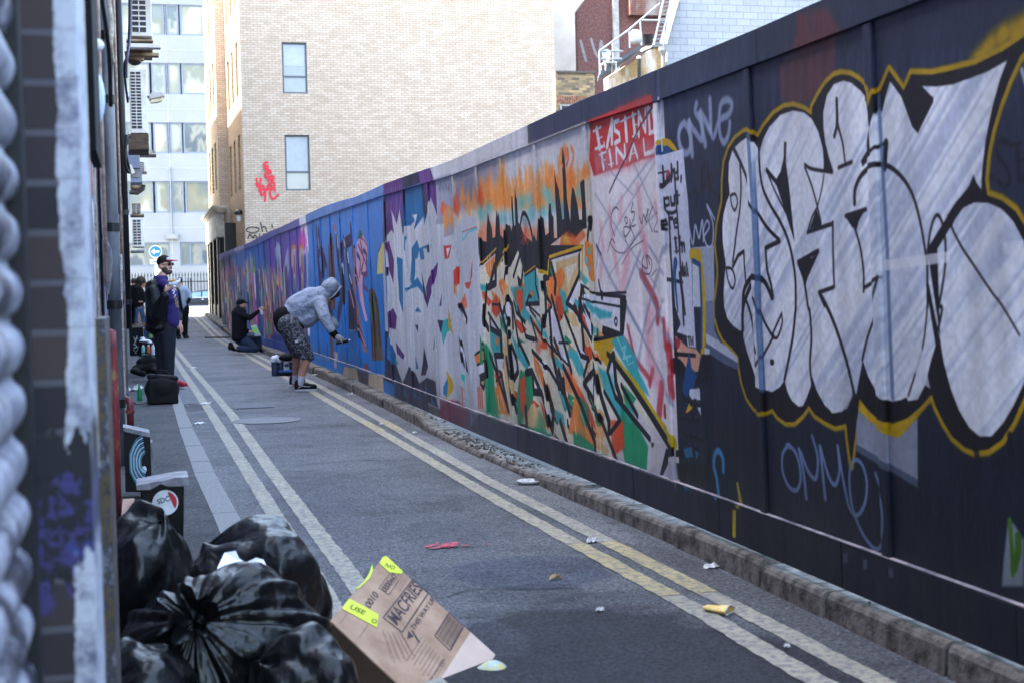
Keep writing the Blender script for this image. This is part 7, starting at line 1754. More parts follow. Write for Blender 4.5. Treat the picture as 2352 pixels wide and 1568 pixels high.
def litter(c, sx_, sy_, label, seed, mat=None, h=.012, name='litter', z=None):
    rnd = random.Random(seed); n = 9; pts = []; zb = c[2]
    mb = MB(); 
    for i in range(n):
        for j in range(5):
            u, v = i/(n-1)-.5, j/4-.5; e = 1-abs(u)*.5*rnd.uniform(.6, 1.2)
            mb.v.append((c[0]+u*sx_+v*sy_*.25, c[1]+v*sy_*e+u*sx_*.2, zb+.003+abs(rnd.gauss(0, 1))*h*(1 if 0 < i < n-1 else .3)))
    for i in range(n-1):
        for j in range(4): k = i*5+j; mb.f.append((k, k+1, k+6, k+5))
    o = obj(name, mb, mat or LIT); sm = o.modifiers.new('t', 'SOLIDIFY'); sm.thickness = .0015
    return tag(o, label, 'litter')
litter((-0.114,18.979,0.057), .09, .5, 'crumpled white wrapper on the pavement left of the green bottle', 1, h=.03)
for k, (c, a, b, lb) in enumerate([((0.827,25.426,0.000), .13, .4, 'thin white slip beyond the ribbed cover in mid lane'), ((0.673,16.821,0.000), .13, .3, 'white slip lying across the left yellow line'), ((0.506,14.254,0.000), .12, .3, 'white wrapper between left kerb and yellow lines'), ((0.466,16.556,0.000), .03, .06, 'tiny white butt on the left gutter'), ((2.456,17.455,0.000), .07, .2, 'white card near the kerb beyond the bending figure'), ((2.157,13.284,0.000), .05, .15, 'small white scrap on the right double yellow line'), ((2.295,12.332,0.000), .055, .17, 'square white scrap by the kerb under the grey painted boards'), ((2.492,10.994,0.000), .13, .2, 'torn white paper strip against the kerb under the skyline mural'), ((2.459,10.609,0.000), .1, .1, 'pale leaf of paper beside the torn strip'), ((2.107,6.638,0.000), .07, .13, 'crumpled grey tissue on the right yellow lines'), ((2.411,5.838,0.000), .12, .1, 'crumpled white tissue against the right kerb'), ((1.677,5.199,0.000), .045, .05, 'small white label on the dark repaired asphalt'), ((2.108,4.453,0.000), .03, .04, 'tiny white pellet between the nearest yellow lines'), ((2.651,22.193,0.000), .0, .0, '')]):
    if a: litter(c, a*.8, b*.75, lb, k+5, h=.007)
TB = M('tan litter', (176, 150, 110), .8); litter((1.683,5.832,0.000), .06, .03, 'tan cardboard stub on the blue grey road patch', 40, TB)
c = (2.376,8.780,0.000); t = tag(obj('paper_plate', MB().lathe([(0, .004), (.075, .006), (.085, .022), (.08, .024), (.07, .012), (0, .01)], c, 20), LIT, smooth=True), 'folded white paper plate on the road by the kerb', 'plate')
c = (2.557,21.777,0.000); t = tag(obj('plate', MB().lathe([(0, .004), (.06, .006), (.075, .015), (.07, .017), (.055, .01), (0, .01)], c, 20), M('cream plate', (206, 200, 186), .5), smooth=True), 'cream lid lying on the road right of the bending figure', 'lid')
t = thing('crushed_cup', 'crushed yellow and white paper cup lying on the right yellow lines', 'cup', (2.085,4.997,0.000)); c = (2.053,5.053,0.000); d = (2.123,4.969,0.000)
mb = MB(); rr = [(.012, 0), (.03, .01), (.036, .05), (.042, .09)]; o = len(mb.v)
ax = (Vector(d)-Vector(c)).normalized()
for k, (r_, s_) in enumerate([(.018, 0), (.026, .035), (.032, .075), (.037, .105)]):
    for i in range(16):
        a = 2*math.pi*i/16; p = Vector(c)+ax*s_; w = Vector((-ax.y, ax.x, 0)); f = .42+.14*math.sin(3*a+k); mb.v.append(tuple(p+w*r_*math.cos(a)*1.15+Vector((0, 0, .018+r_*math.sin(a)*f))))
for k in range(3):
    for i in range(16): mb.f.append((k*16+i, k*16+(i+1) % 16, (k+1)*16+(i+1) % 16, (k+1)*16+i))
mb.f.append(tuple(range(16))[::-1]); o_ = obj('cup', mb, M('yellow cup print', (222, 176, 60), .5, scale=30, col2=(226, 206, 150)), t); sm = o_.modifiers.new('t', 'SOLIDIFY'); sm.thickness = .002; obj('rim', MB().tube([mb.v[48+i] for i in list(range(16))+[0]], .003, 6), LIT, t)
# dark board with painted eye, bin, bags
t = thing('board_box', 'narrow black box painted with a striped blue white eye leaning on the left wall', 'box', (-0.059,8.700,0.123)); P_ = [(-0.115,8.700,0.438), (0.023,8.700,0.407), (0.023,8.700,0.104), (-0.118,8.700,0.112)]
obj('box', MB().prism([(-0.123,8.700,0.463), (0.026,8.700,0.422), (0.025,8.700,0.094), (-0.127,8.700,0.103)], (0, .2, 0)), BKP, t, bevel=.003); obj('rim', MB().prism([(-0.129,8.690,0.489), (0.020,8.690,0.448), (0.024,8.690,0.421), (-0.123,8.690,0.462)], (0, .22, 0)), M('grey white edge', (130, 130, 138), .7, scale=20, col2=(84, 84, 92)), t)
mb = MB(); mb2 = MB()
cx_, cz_ = (-0.002,8.690,0.275)[0], (-0.002,8.690,0.275)[2]; s1 = 8.69/3472
for j in range(9):
    r_ = (20+j*5.2)*s1; pts = []
    for i in range(9): a = math.radians(100+i*20); pts.append((cx_+r_*.62*math.cos(a)*(1+.04*(i % 2)), 8.685, cz_+r_*1.05*math.sin(a)))
    pts = [p for p in pts if p[0] < (0.024,8.690,0.274)[0] and p[0] > (-0.117,8.690,0.281)[0]+.004]
    if len(pts) > 2: (mb if j % 2 else mb2).tube(pts, .0042 if j % 2 else .003, 5)
obj('eye_painting', mb, M('pale blue white strokes', (176, 196, 214), .6, bump=0), t); obj('eye_painting', mb2, M('teal strokes', (60, 130, 150), .6, bump=0), t)
obj('eye_pupil', MB().ell((-0.015,8.690,0.232), (.014, .003, .02)), CT[2], t)
obj('side_paint', MB().box((0.027,8.710,0.387)[0], (0.037,8.710,0.386)[0], 8.71, 8.9, .06, (0.027,8.710,0.387)[2]), M('grey white edge', (170, 170, 182), .7), t)
t = thing('rubbish_bin', 'small black bin with grey rim and round red and white sticker behind the bags', 'bin', (0.055,6.400,0.217)); a, b = (-0.031,6.400,0.435), (0.157,6.400,0.424)
obj('body', MB().hexa([(a[0]+.015, 6.4, .06), (b[0]-.015, 6.4, .06), (b[0]-.015, 6.6, .06), (a[0]+.015, 6.6, .06), (a[0], 6.4, a[2]), (b[0], 6.4, b[2]), (b[0], 6.62, b[2]), (a[0], 6.62, a[2])]), M('black bin plastic', (12, 12, 16), .45), t, bevel=.006)
obj('rim', MB().prism([(-0.048,6.380,0.435), (-0.045,6.380,0.413), (0.010,6.380,0.410), (0.056,6.380,0.433), (0.090,6.380,0.420), (0.178,6.380,0.418), (0.176,6.380,0.460), (0.123,6.380,0.459)], (0, .24, 0)), M('scuffed grey rim', (134, 130, 138), .6, scale=15, col2=(84, 82, 92)), t, bevel=.003)
sc_, sr = (0.074,6.390,0.351), 28*6.39/3472
obj('sticker', MB().lathe([(0, 0), (sr*1.08, 0), (sr*1.08, .002), (0, .002)], sc_, 28, (0, -1, 0)), CT[2], t)
obj('sticker_red', MB().prism([(sc_[0]+sr*.96*math.cos(R(a_)), sc_[1]-.003, sc_[2]+sr*.96*math.sin(R(a_))) for a_ in range(-35, 80, 8)]+[(sc_[0]+sr*.25, sc_[1]-.003, sc_[2]+sr*.75), (sc_[0]+sr*.62, sc_[1]-.003, sc_[2]-sr*.2)], (0, -.001, 0)), M('sticker red', (170, 24, 40), .5, bump=0), t)
def text(s, name, mat, parent, O, ex, ey, size, depth=.0015, align='LEFT'):    # lettering lying on a plane: O origin, ex reading direction, ey up
    cu = bpy.data.curves.new('lettering', 'FONT'); cu.body = s; cu.size = 1; cu.extrude = 0; cu.align_x = align; cu.offset = .012
    o = bpy.data.objects.new('lettering', cu); COL.objects.link(o); dg = bpy.context.evaluated_depsgraph_get(); dg.update(); me = bpy.data.meshes.new_from_object(o.evaluated_get(dg)); bpy.data.objects.remove(o)
    ex, ey = Vector(ex), Vector(ey); n = ex.cross(ey).normalized(); off = Vector(parent_world(parent)); lo = min(v.co.x for v in me.vertices); hi = max(v.co.x for v in me.vertices)
    for v in me.vertices: v.co = Vector(O)+ex*((v.co.x-lo)/(hi-lo))+ey*(v.co.y)+n*depth-off
    me.materials.clear(); me.materials.append(mat); k = bpy.data.objects.new(name, me); COL.objects.link(k); k.parent = parent; return k
NV = M('navy ink', (34, 38, 60), .6, bump=0)
text('SDC', 'sticker_lettering', NV, t, (sc_[0]-sr*.62, sc_[1]-.0035, sc_[2]-.1*sr), (sr*1.0, 0, sr*.28), (-.1*sr, 0, .62*sr), 1)
t = thing('cardboard_sheet', 'tan sheet of card leaning between the red pipe and the small black bin', 'cardboard', (-0.086,6.600,0.213)); obj('sheet', MB().prism([(-0.110,6.700,0.334), (-0.059,6.700,0.334), (-0.072,6.600,0.264), (-0.111,6.500,0.212), (-0.125,6.500,0.213)], (0, .01, 0)), M('tan card', (186, 152, 136), .8, scale=8), t)
# ------------------------------------------------------------ bin bags and the cardboard box in front
m, nt, b = new_mat('black bin bag film'); b.inputs['Base Color'].default_value = (*lin((9, 10, 13)), 1); b.inputs['Specular IOR Level'].default_value = .42
n1 = noise(nt, 7, 4, .6); r_ = ramp(nt, n1.outputs[0], [(.3, (.30,)*3), (.7, (.44,)*3)]); nt.links.new(r_.outputs[0], b.inputs['Roughness'])
n2 = noise(nt, 5.5, 3, .5, stretch=(1, 1, .7)); g = nt.nodes.new('ShaderNodeNewGeometry'); nw = noise(nt, 8, 3, .5); va = nt.nodes.new('ShaderNodeVectorMath'); va.operation = 'MULTIPLY_ADD'; va.inputs[1].default_value = (.09,)*3; nt.links.new(nw.outputs['Color'], va.inputs[0]); nt.links.new(g.outputs['Position'], va.inputs[2])
v = nt.nodes.new('ShaderNodeTexVoronoi'); v.feature = 'F1'; v.inputs['Scale'].default_value = 15; nt.links.new(va.outputs[0], v.inputs['Vector']); ad = nt.nodes.new('ShaderNodeMath'); ad.operation = 'MULTIPLY_ADD'; ad.inputs[1].default_value = .2; nt.links.new(v.outputs['Distance'], ad.inputs[0]); nt.links.new(n2.outputs[0], ad.inputs[2])
bumpn(nt, b, ad.outputs[0], .9, .05); BAG = m
def binbag(name, label, c, r, knot, pleats, seed, k=.10, ruff=True):
    t = thing(name, label, 'bin bag', (c[0], c[1], .06 if c[0] < .4 else 0), 'black bin bags heaped in the foreground')
    rg = np.random.default_rng(seed); n, mm = 168, 84; q = Vector((0, 0, 1)).rotation_difference(Vector(knot).normalized()); mb = MB(); ph = rg.random(12)*6.28; am = rg.random(12)
    for i in range(mm+1):
        th = math.pi*i/mm; ct = math.cos(th); near = math.exp(-(th/.95)**2)
        for j in range(n):
            a = 2*math.pi*j/n
            pl = math.sin(pleats*a+1.6*math.sin(2*a+ph[0])+.7*math.sin(5*a+ph[1]))+.55*math.sin(pleats*1.9*a+ph[2]+2*th)
            pl *= .45+.55*math.sin(1.5*a+ph[8])**2+.25*math.sin(4*a+ph[9])
            rad = 1+k*(.2+1.1*near)*pl*math.sin(th)**.5*.6+.07*math.sin(3*a+2*th+ph[3])+.05*math.sin(5*a-3*th+ph[4])+.05*math.sin(4*th+2*a+ph[5])+.018*math.sin(9*a+7*th+ph[6])+.014*math.sin(13*th-6*a+ph[7])
            pin = 1-.42*math.exp(-(th/.34)**2); v = q @ Vector((math.sin(th)*math.cos(a)*rad*pin, math.sin(th)*math.sin(a)*rad*pin, ct*(rad*.5+.5)))
            p = Vector((c[0]+v.x*r[0], c[1]+v.y*r[1], c[2]+v.z*r[2])); p.z = max(p.z, .06 if c[0] < .4 else .008); mb.v.append(tuple(p))
    for i in range(mm):
        for j in range(n): o = i*n+j; o2 = i*n+(j+1) % n; mb.f.append((o, o+n, o2+n, o2))
    obj('body', mb, BAG, t, smooth=True)
    if ruff:
        kp = Vector(c)+Vector([(q @ Vector((0, 0, .97)))[i]*r[i] for i in range(3)]); kd = Vector(knot).normalized(); mb = MB(); n = 60; e1 = kd.cross(Vector((0, 1, .1))).normalized(); e2 = kd.cross(e1)
        for i in range(7):
            s_ = i/6
            for j in range(n):
                a = 2*math.pi*j/n; rr = (.028+.05*s_**1.3)*(1+.35*s_*math.sin(7*a+ph[1])+.2*math.sin(11*a)*s_); mb.v.append(tuple(kp+e1*math.cos(a)*rr+e2*math.sin(a)*rr+kd*(s_*.07*(1+.35*math.sin(5*a+ph[2])))))
        for i in range(6):
            for j in range(n): o = i*n+j; o2 = i*n+(j+1) % n; mb.f.append((o, o2, o2+n, o+n))
        obj('knot', mb, BAG, t, smooth=True)
    return t
binbag('bin_bag', 'tall dull black bin bag slumped against the wall at the back left of the heap', (-0.023,5.000,0.207), (.165, .25, .34), (.5, -.3, 1), 7, 1, .018, False)
binbag('bin_bag', 'shiny black bin bag at the back right of the heap with hard glints', (0.368,5.100,0.156), (.26, .26, .28), (-.7, .2, .8), 9, 2, .03, False)
binbag('bin_bag', 'big black bin bag with pleats fanning from its knot at the heap front', (0.215,4.550,0.100), (.31, .24, .285), (-.30, -.78, .62), 17, 3, .13)
binbag('bin_bag', 'low bluish black bin bag at the right foot of the heap touching the cardboard box', (0.438,4.250,0.043), (.165, .18, .21), (-.8, -.2, .6), 7, 4, .03, False)
binbag('bin_bag', 'black bin bag lowest on the left of the heap below the tall one', (-0.056,4.300,0.003), (.19, .2, .24), (.1, .6, .8), 7, 6, .015, False)
lab_m = M('white bag sticker', (206, 204, 214), .4, bump=0)
t = thing('paper_scrap', 'white paper scrap caught in the folds on top of the pleated bin bag', 'paper', (0.292,4.620,0.375)); mb = MB()
P0 = [(530,1388),(548,1352),(575,1345),(583,1362),(600,1372),(625,1365),(642,1368),(655,1392),(628,1380),(600,1385),(570,1400),(548,1392)]
mb.prism([(0.211,4.700,0.362), (0.244,4.850,0.385), (0.281,4.850,0.389), (0.289,4.820,0.370), (0.310,4.800,0.356), (0.347,4.840,0.363), (0.372,4.850,0.353), (0.381,4.750,0.335), (0.345,4.760,0.350), (0.306,4.740,0.352), (0.263,4.700,0.342), (0.235,4.700,0.354)], (0, -.004, .003)); obj('sheet', mb, lab_m, t)
# cardboard box
CB = M('brown corrugated cardboard', (176, 146, 122), .85, scale=7, var=.12, col2=(148, 118, 96), bump=.2, bscale=140, bdist=.002); CBD = M('cardboard with painted shade', (84, 64, 52), .9, scale=7); CBL = M('pale clean flap', (206, 184, 172), .85, scale=4, col2=(192, 168, 156))  # CBD: darker copy of the card, shade of the outer sides painted in
A_, B_, C_ = Vector((0.812,4.980,0.312)), Vector((0.560,4.560,0.193)), Vector((1.060,4.740,0.075))
D_ = B_+C_-A_; nrm = (A_-B_).cross(C_-B_).normalized(); nrm = nrm if nrm.y < 0 else -nrm
box = thing('cardboard_box', 'battered brown fries carton with neon yellow tape tilted beside the bin bags', 'cardboard box', (D_.x, D_.y, 0))
dp = -nrm*.20
def slabq(name, a, b_, c_, d_, th, mat): return obj(name, MB().prism([a, b_, c_, d_], th), mat, box)
E_, F_ = A_+(C_-A_)*1.0, B_+(D_-B_)*1.15
slabq('front_panel', A_, B_, B_+(D_-B_), C_, dp.normalized()*.005, CB)
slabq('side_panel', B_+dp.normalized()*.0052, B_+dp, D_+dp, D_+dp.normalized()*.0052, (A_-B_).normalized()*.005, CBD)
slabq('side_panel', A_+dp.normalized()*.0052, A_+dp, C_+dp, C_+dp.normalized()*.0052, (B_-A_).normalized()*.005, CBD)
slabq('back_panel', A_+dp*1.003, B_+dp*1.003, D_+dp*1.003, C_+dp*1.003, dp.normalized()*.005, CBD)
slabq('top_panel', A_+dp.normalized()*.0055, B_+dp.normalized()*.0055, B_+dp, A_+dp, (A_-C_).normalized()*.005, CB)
fl = (C_-A_).normalized()*.135+nrm*-.03+Vector((0, 0, .03))
slabq('flap', C_+(D_-C_)*.01, C_+(D_-C_)*.99, C_+(D_-C_)*.97+fl, C_+(D_-C_)*.0+fl, nrm*.004, CBL)
def S2(x, y, up=.0012):    # carton print sketch units to the face of the carton
    ax, ay, bx_, by_, cx2, cy2 = 870, 225, 345, 845, 1680, 950; det = (bx_-ax)*(cy2-ay)-(cx2-ax)*(by_-ay)
    s_ = ((x-ax)*(cy2-ay)-(cx2-ax)*(y-ay))/det; t_ = ((bx_-ax)*(y-ay)-(by_-ay)*(x-ax))/det
    return A_+(B_-A_)*s_+(C_-A_)*t_+nrm*up
INK = M('brown black carton ink', (58, 44, 52), .7, bump=0, var=.3, scale=40); INKL = M('light carton ink', (134, 104, 98), .8, bump=0)
def ibar(a, b_, w, mat=INK, name='print_line'):
    a, b_ = S2(*a), S2(*b_); d = (b_-a).normalized(); s_ = d.cross(nrm)*w/2; return [a-s_, b_-s_, b_+s_, a+s_]
mb = MB()
for a, b_, w in [((1135,450),(1285,580),.004), ((1285,580),(1000,945),.004), ((1000,945),(825,815),.004), ((825,815),(1135,450),.004), ((1480,770),(1612,905),.0035), ((1612,905),(1455,1115),.0035), ((1455,1115),(1315,980),.0035), ((1315,980),(1480,770),.0035), ((905,400),(790,540),.002), ((790,540),(885,605),.002), ((885,605),(990,470),.002), ((1160,1040),(1095,930),.007)]: mb.prism(ibar(a, b_, w), nrm*.0006)
for k in range(12): f = (k+.5)/12; a = (1480+(1612-1480)*f, 770+(905-770)*f); b_ = (1315+(1455-1315)*f, 980+(1115-980)*f); mb.prism(ibar((a[0]-8, a[1]+10), (b_[0]+12, b_[1]-14), .0016+.0016*((k*7) % 3)/2), nrm*.0006)
mb.prism([S2(1060,935), S2(1110,985), S2(1045,1005)], nrm*.0008)
obj('printed_frame', mb, INK, box)
mb = MB()
for k in range(9):
    x, y = 1240+k*26-40, 990+k*28; L_ = 250-(k*37) % 60; dx, dy = -.62, .78; mb.prism(ibar((x-10, y), (x-10+dx*L_, y+dy*L_), .0022), nrm*.0006)
for k in range(4): x, y = 1010+k*22, 385+k*22; mb.prism(ibar((x, y), (x-100+k*4, y+125), .0018), nrm*.0006)
for k in range(9):
    x, y = 900+k*22-80, 930+((k*29) % 50); mb.prism(ibar((x, y), (x+70+k*6, y+250-k*6), .0011), nrm*.0005)
mb.prism(ibar((600,985), (680,880), .002), nrm*.0006); mb.prism(ibar((430,860), (500,760), .002), nrm*.0006)
obj('small_print', mb, INKL, box)
def btext(s, p0, p1, h, name='lettering'):
    O = S2(*p0, .0008); ex = S2(*p1, .0008)-O; ey = -(C_-A_).normalized()*h*1.35; text(s, name, INK, box, O, ex, ey, 1, .0006)
btext('MACFRIES', (955,885), (1232,545), .052); btext('THIS WAY UP', (1118,935), (1352,648), .021); btext('0000447', (858,585), (985,430), .026); btext('0010', (700,735), (790,610), .028)
btext('KEEP FROZEN', (1215,1400), (1400,1190), .008)
NEON = M('neon yellow tape', (206, 220, 40), .45, bump=0, var=.1); mb = MB()
for pts in ([(505,645),(780,790),(760,905),(440,735)], [(870,225),(1035,375),(1020,400),(900,390),(800,300),(835,240)], [(730,310),(735,370),(700,450),(600,545),(560,560),(640,490),(700,400)]): mb.prism([S2(x, y, .0018) for x, y in pts], nrm*.0012)
obj('tape', mb, NEON, box)
mb = MB()
def tt(s, p0, p1, h): O = S2(*p0, .0032); ex = S2(*p1, .0032)-O; ey = (A_-B_).normalized()*h; text(s, 'tape_lettering', M('black tape ink', (24, 26, 20), .6, bump=0), box, O, ex, ey, 1, .0006)
tt('USE', (505,735), (640,795), .038); tt('O', (702,855), (745,875), .036); tt('NO', (850,330), (940,365), .036)
t = thing('food_packet', 'crumpled yellow white and blue packet at the bottom edge behind the carton flap', 'packet', ((1.077,4.484,0.000))); blob('packet', [('e', (1.092,4.550,-0.029), (.055, .06, .05)), ('e', (1.071,4.550,-0.037), (.05, .05, .05))], M('printed packet', (206, 190, 90), .5, scale=25, col2=(150, 180, 206)), t, .006, 1)
t = thing('neon_scrap', 'short neon green scrap of tape beside the food packet', 'tape', (1.121,4.468,0.000)); blob('scrap', [('c', (1.168,4.700,-0.057), .012, (1.199,4.720,-0.058), .009)], NEON, t, .004, 1)

# ------------------------------------------------------------ people
SKIN = M('skin', (196, 150, 130), .55, scale=12, var=.08, bump=.05); SKIN2 = M('ruddy tanned skin', (176, 126, 104), .55, scale=14, var=.12, bump=.1); HAIR = M('dark brown hair', (42, 34, 32), .7, scale=60, bump=.4); BEARD = M('short brown beard', (78, 58, 48), .8, scale=90, col2=(50, 40, 36), bump=.3)
HOOD = M('heather grey hoodie', (142, 150, 166), .95, scale=5, var=.12, bump=1., bscale=11, bdist=.05, col2=(116, 124, 142), spec=.1); NAVY = M('dark navy sweater', (14, 15, 22), .9, scale=6, bump=.5, bscale=10, bdist=.02); JEAN = M('blue jeans', (18, 42, 72), .85, scale=7, col2=(12, 22, 42), bump=.6, bscale=12, bdist=.02); DJEAN = M('dark indigo jeans', (15, 22, 40), .85, scale=6, col2=(9, 12, 22), bump=.6, bscale=10, bdist=.02)
LEA = M('black leather jacket', (12, 13, 16), .42, scale=5, var=.3, bump=.8, bscale=9, bdist=.03); PURP = M('purple hoodie', (46, 27, 98), .85, scale=6, col2=(28, 16, 66), bump=.6, bscale=9, bdist=.03); BLT = M('black cloth', (10, 10, 13), .9, scale=6, bump=.5, bscale=9, bdist=.02); SOCK = M('pale grey sock', (176, 178, 194), .9, scale=20, bump=.3); SOLE = M('white rubber sole', (196, 196, 202), .6, bump=0); SHOE = M('black canvas', (12, 12, 16), .7, bump=.1); GLV = M('grey knit glove', (132, 136, 146), .9, scale=90, bump=.6)
def camo():
    m, nt, b = new_mat('dark camouflage cotton'); v = nt.nodes.new('ShaderNodeTexVoronoi'); v.feature = 'DISTANCE_TO_EDGE'; v.inputs['Scale'].default_value = 15; n = noise(nt, 14, 3, .6); g = nt.nodes.new('ShaderNodeNewGeometry')
    va = nt.nodes.new('ShaderNodeVectorMath'); va.operation = 'MULTIPLY_ADD'; va.inputs[1].default_value = (.12,)*3; nt.links.new(n.outputs['Color'], va.inputs[0]); nt.links.new(g.outputs['Position'], va.inputs[2]); nt.links.new(va.outputs[0], v.inputs['Vector'])
    r = ramp(nt, v.outputs['Distance'], [(.0, lin((118, 118, 128))), (.05, lin((84, 84, 94))), (.09, lin((30, 30, 36))), (.5, lin((42, 42, 50)))]); nt.links.new(r.outputs[0], b.inputs['Base Color']); b.inputs['Roughness'].default_value = .9; n2 = noise(nt, 9, 3, .6); bumpn(nt, b, n2.outputs[0], .6, .03); return m
CAMO = camo()
def lerp3(a, b, t): return tuple(a[i]+(b[i]-a[i])*t for i in range(3))
def hand(p, d, up, side, r=.0085, curl=.6, L=.085, thumb=1):
    """palm at p, fingers along d, back of hand towards up; returns parts"""
    d = Vector(d).normalized(); up = Vector(up); up = (up-d*up.dot(d)).normalized(); s_ = d.cross(up)*side; p = Vector(p); out = [('e', p, (.028, .028, .03)), ('c', p-d*.03, .024, p+d*.022, .03)]
    for i, ln in enumerate((.82, .98, 1., .88, .70)[1:]):
        o = p+d*.03+s_*(.027-.018*i); a = o+d*L*.36*ln-up*curl*.012; e = a+(d*(1-curl*.7)-up*curl).normalized()*L*.32*ln; f = e+(d*(1-curl*1.5)-up*curl*1.3).normalized()*L*.24*ln
        out += [('c', tuple(o), r, tuple(a), r*.95), ('c', tuple(a), r*.95, tuple(e), r*.85), ('c', tuple(e), r*.85, tuple(f), r*.75)]
    o = p-d*.012+s_*.028; a = o+(d*.6+s_*.8-up*.2).normalized()*.035; e = a+(d*.9-up*.5*curl).normalized()*.028; out += [('c', tuple(o), .011, tuple(a), .010), ('c', tuple(a), .010, tuple(e), .008)]
    return [('c', tuple(q[1]), q[2], tuple(q[3]), q[4]) if q[0] == 'c' else ('e', tuple(q[1]), q[2]) for q in out]
def rotm(ax, deg): return Matrix.Rotation(R(deg), 3, ax)
def head(c, f, up=(0, 0, 1), s=1.):
    """head centre c, facing f; returns parts with nose, ears, brow, chin, lips"""
    c, f, up = Vector(c), Vector(f).normalized(), Vector(up); up = (up-f*up.dot(f)).normalized(); sd = f.cross(up); q = Matrix((sd, f, up)).transposed()
    P = lambda a, b_, z: tuple(c+sd*a*s+f*b_*s+up*z*s)
    return [('e', P(0, -.008, .03), (.076*s, .096*s, .092*s), q), ('e', P(0, .02, -.045), (.058*s, .07*s, .07*s), q), ('e', P(0, .05, -.085), (.03*s, .03*s, .024*s), q), ('e', P(0, .098, -.012), (.012*s, .022*s, .018*s), q), ('c', P(0, .088, .03), .009*s, P(0, .108, -.014), .012*s), ('e', P(0, .082, .035), (.05*s, .018*s, .012*s), q), ('e', P(.078, -.01, -.005), (.012*s, .02*s, .032*s), q), ('e', P(-.078, -.01, -.005), (.012*s, .02*s, .032*s), q), ('e', P(0, .084, -.052), (.024*s, .014*s, .008*s), q), ('e', P(0, .080, -.066), (.02*s, .014*s, .008*s), q)], P, q
from mathutils.bvhtree import BVHTree
def decal(parent, target, poly, mat, name, lift=.004, th=.003, y0=None, res=1):
    """polygon given as (x, z) laid onto the near side of a worn surface"""
    off = Vector(parent_world(target)); me = target.data; bv = BVHTree.FromPolygons([tuple(v.co+off) for v in me.vertices], [tuple(p.vertices) for p in me.polygons]); pts = []
    for x, z in poly:
        h = bv.ray_cast(Vector((x, (y0 or off.y)-1.5, z)), Vector((0, 1, 0))); pts.append((x, (h[0].y if h[0] else None), z))
    ok = [p[1] for p in pts if p[1] is not None]
    if not ok: return None
    m_ = sum(ok)/len(ok); pts = [(p[0], (p[1] if p[1] is not None and abs(p[1]-m_) < .08 else m_)-lift, p[2]) for p in pts]
    return obj(name, MB().prism(pts, (0, -th, 0)), mat, parent)
# --- bending painter
bp = thing('person', 'person in grey hood and camouflage shorts bending towards the blue boards', 'person', (1.964,18.485,0.000))
Yn, Yf = 18.35, 18.85
hp, P, q = head((2.417,18.600,1.279), (.72, 0, -.70), (.7, 0, .7), 1.0)
sh_n, sh_f = (2.225,18.420,1.121), (2.300,18.850,1.152); el, wr = (2.286,18.250,0.888), (2.368,18.150,0.722)
body = hp+[('c', (2.373,18.600,1.230), .06, (2.296,18.620,1.198), .065), ('c', (2.261,18.620,1.165), .15, (2.044,18.600,1.091), .16), ('c', (2.044,18.600,1.091), .15, (1.850,18.600,0.939), .15), ('c', sh_n, .06, el, .048), ('c', el, .046, wr, .032), ('c', sh_f, .055, (2.421,18.950,0.919), .045), ('c', (2.421,18.950,0.919), .042, (2.490,18.800,0.805), .03),
  ('c', (1.832,18.450,0.831), .10, (2.016,18.400,0.493), .062), ('c', (2.030,18.380,0.471), .058, (2.014,18.360,0.362), .060), ('c', (2.014,18.360,0.362), .060, (1.965,18.360,0.197), .040), ('c', (1.965,18.360,0.197), .040, (1.943,18.360,0.087), .04), ('c', (1.840,18.750,0.825), .10, (1.958,18.850,0.478), .06), ('c', (1.958,18.850,0.478), .058, (1.952,18.880,0.341), .052), ('c', (1.952,18.880,0.341), .052, (1.938,18.900,0.169), .036), ('c', (1.938,18.900,0.169), .036, (1.929,18.900,0.066), .04)]
body += hand((2.414,18.130,0.683), Vector((2.495,18.130,0.636))-Vector((2.368,18.150,0.722)), (.3, -.2, .8), 1, curl=.8)
blob('body', body, SKIN2, bp, .009, 3)
blob('hoodie', [('c', (2.271,18.600,1.215), .13, (2.146,18.600,1.145), .195), ('c', (2.146,18.600,1.134), .20, (1.976,18.600,1.059), .19), ('c', (1.976,18.600,1.048), .18, (1.828,18.600,0.940), .15), ('c', (2.232,18.500,1.020), .10, (2.067,18.550,0.923), .13), ('c', (2.234,18.450,1.121), .10, (2.276,18.250,0.911), .078), ('c', (2.274,18.250,0.933), .082, (2.336,18.150,0.773), .058), ('c', (2.300,18.850,1.152), .09, (2.421,18.950,0.919), .07), ('c', (2.421,18.950,0.919), .065, (2.479,18.800,0.817), .05), ('c', (1.872,18.600,0.939), .12, (2.000,18.550,0.914), .12)], HOOD, bp, .012, 5)
hd = [('e', (2.389,18.600,1.319), (.118, .115, .125), rotm('Y', 35)), ('c', (2.328,18.600,1.231), .10, (2.277,18.600,1.220), .12), ('c', (2.411,18.600,1.386), .07, (2.494,18.600,1.328), .045), ('c', (2.339,18.600,1.208), .07, (2.372,18.600,1.182), .035)]
hood = blob('hood', hd, HOOD, bp, .01, 3)
obj('hood_edge', MB().tube([tuple(q_) for q_ in smooth_pts([(2.540,18.600,1.333), (2.497,18.500,1.296), (2.435,18.470,1.228), (2.361,18.520,1.168), (2.349,18.600,1.160)], False)], .010, 8), HOOD, bp)
blob('face_shade_and_beard', [('e', (2.464,18.600,1.241), (.055, .07, .06), rotm('Y', 35)), ('e', (2.406,18.600,1.181), (.035, .06, .03))], BEARD, bp, .008, 2)  # large dark blob stands for hood shade on the face, small one is beard
blob('tee_shirt', [('c', (1.806,18.600,0.935), .172, (1.826,18.600,0.873), .172), ('c', (1.762,18.600,0.953), .08, (1.755,18.600,0.897), .09), ('c', (1.877,18.550,0.895), .13, (1.943,18.550,0.871), .12)], BLT, bp, .012, 4)
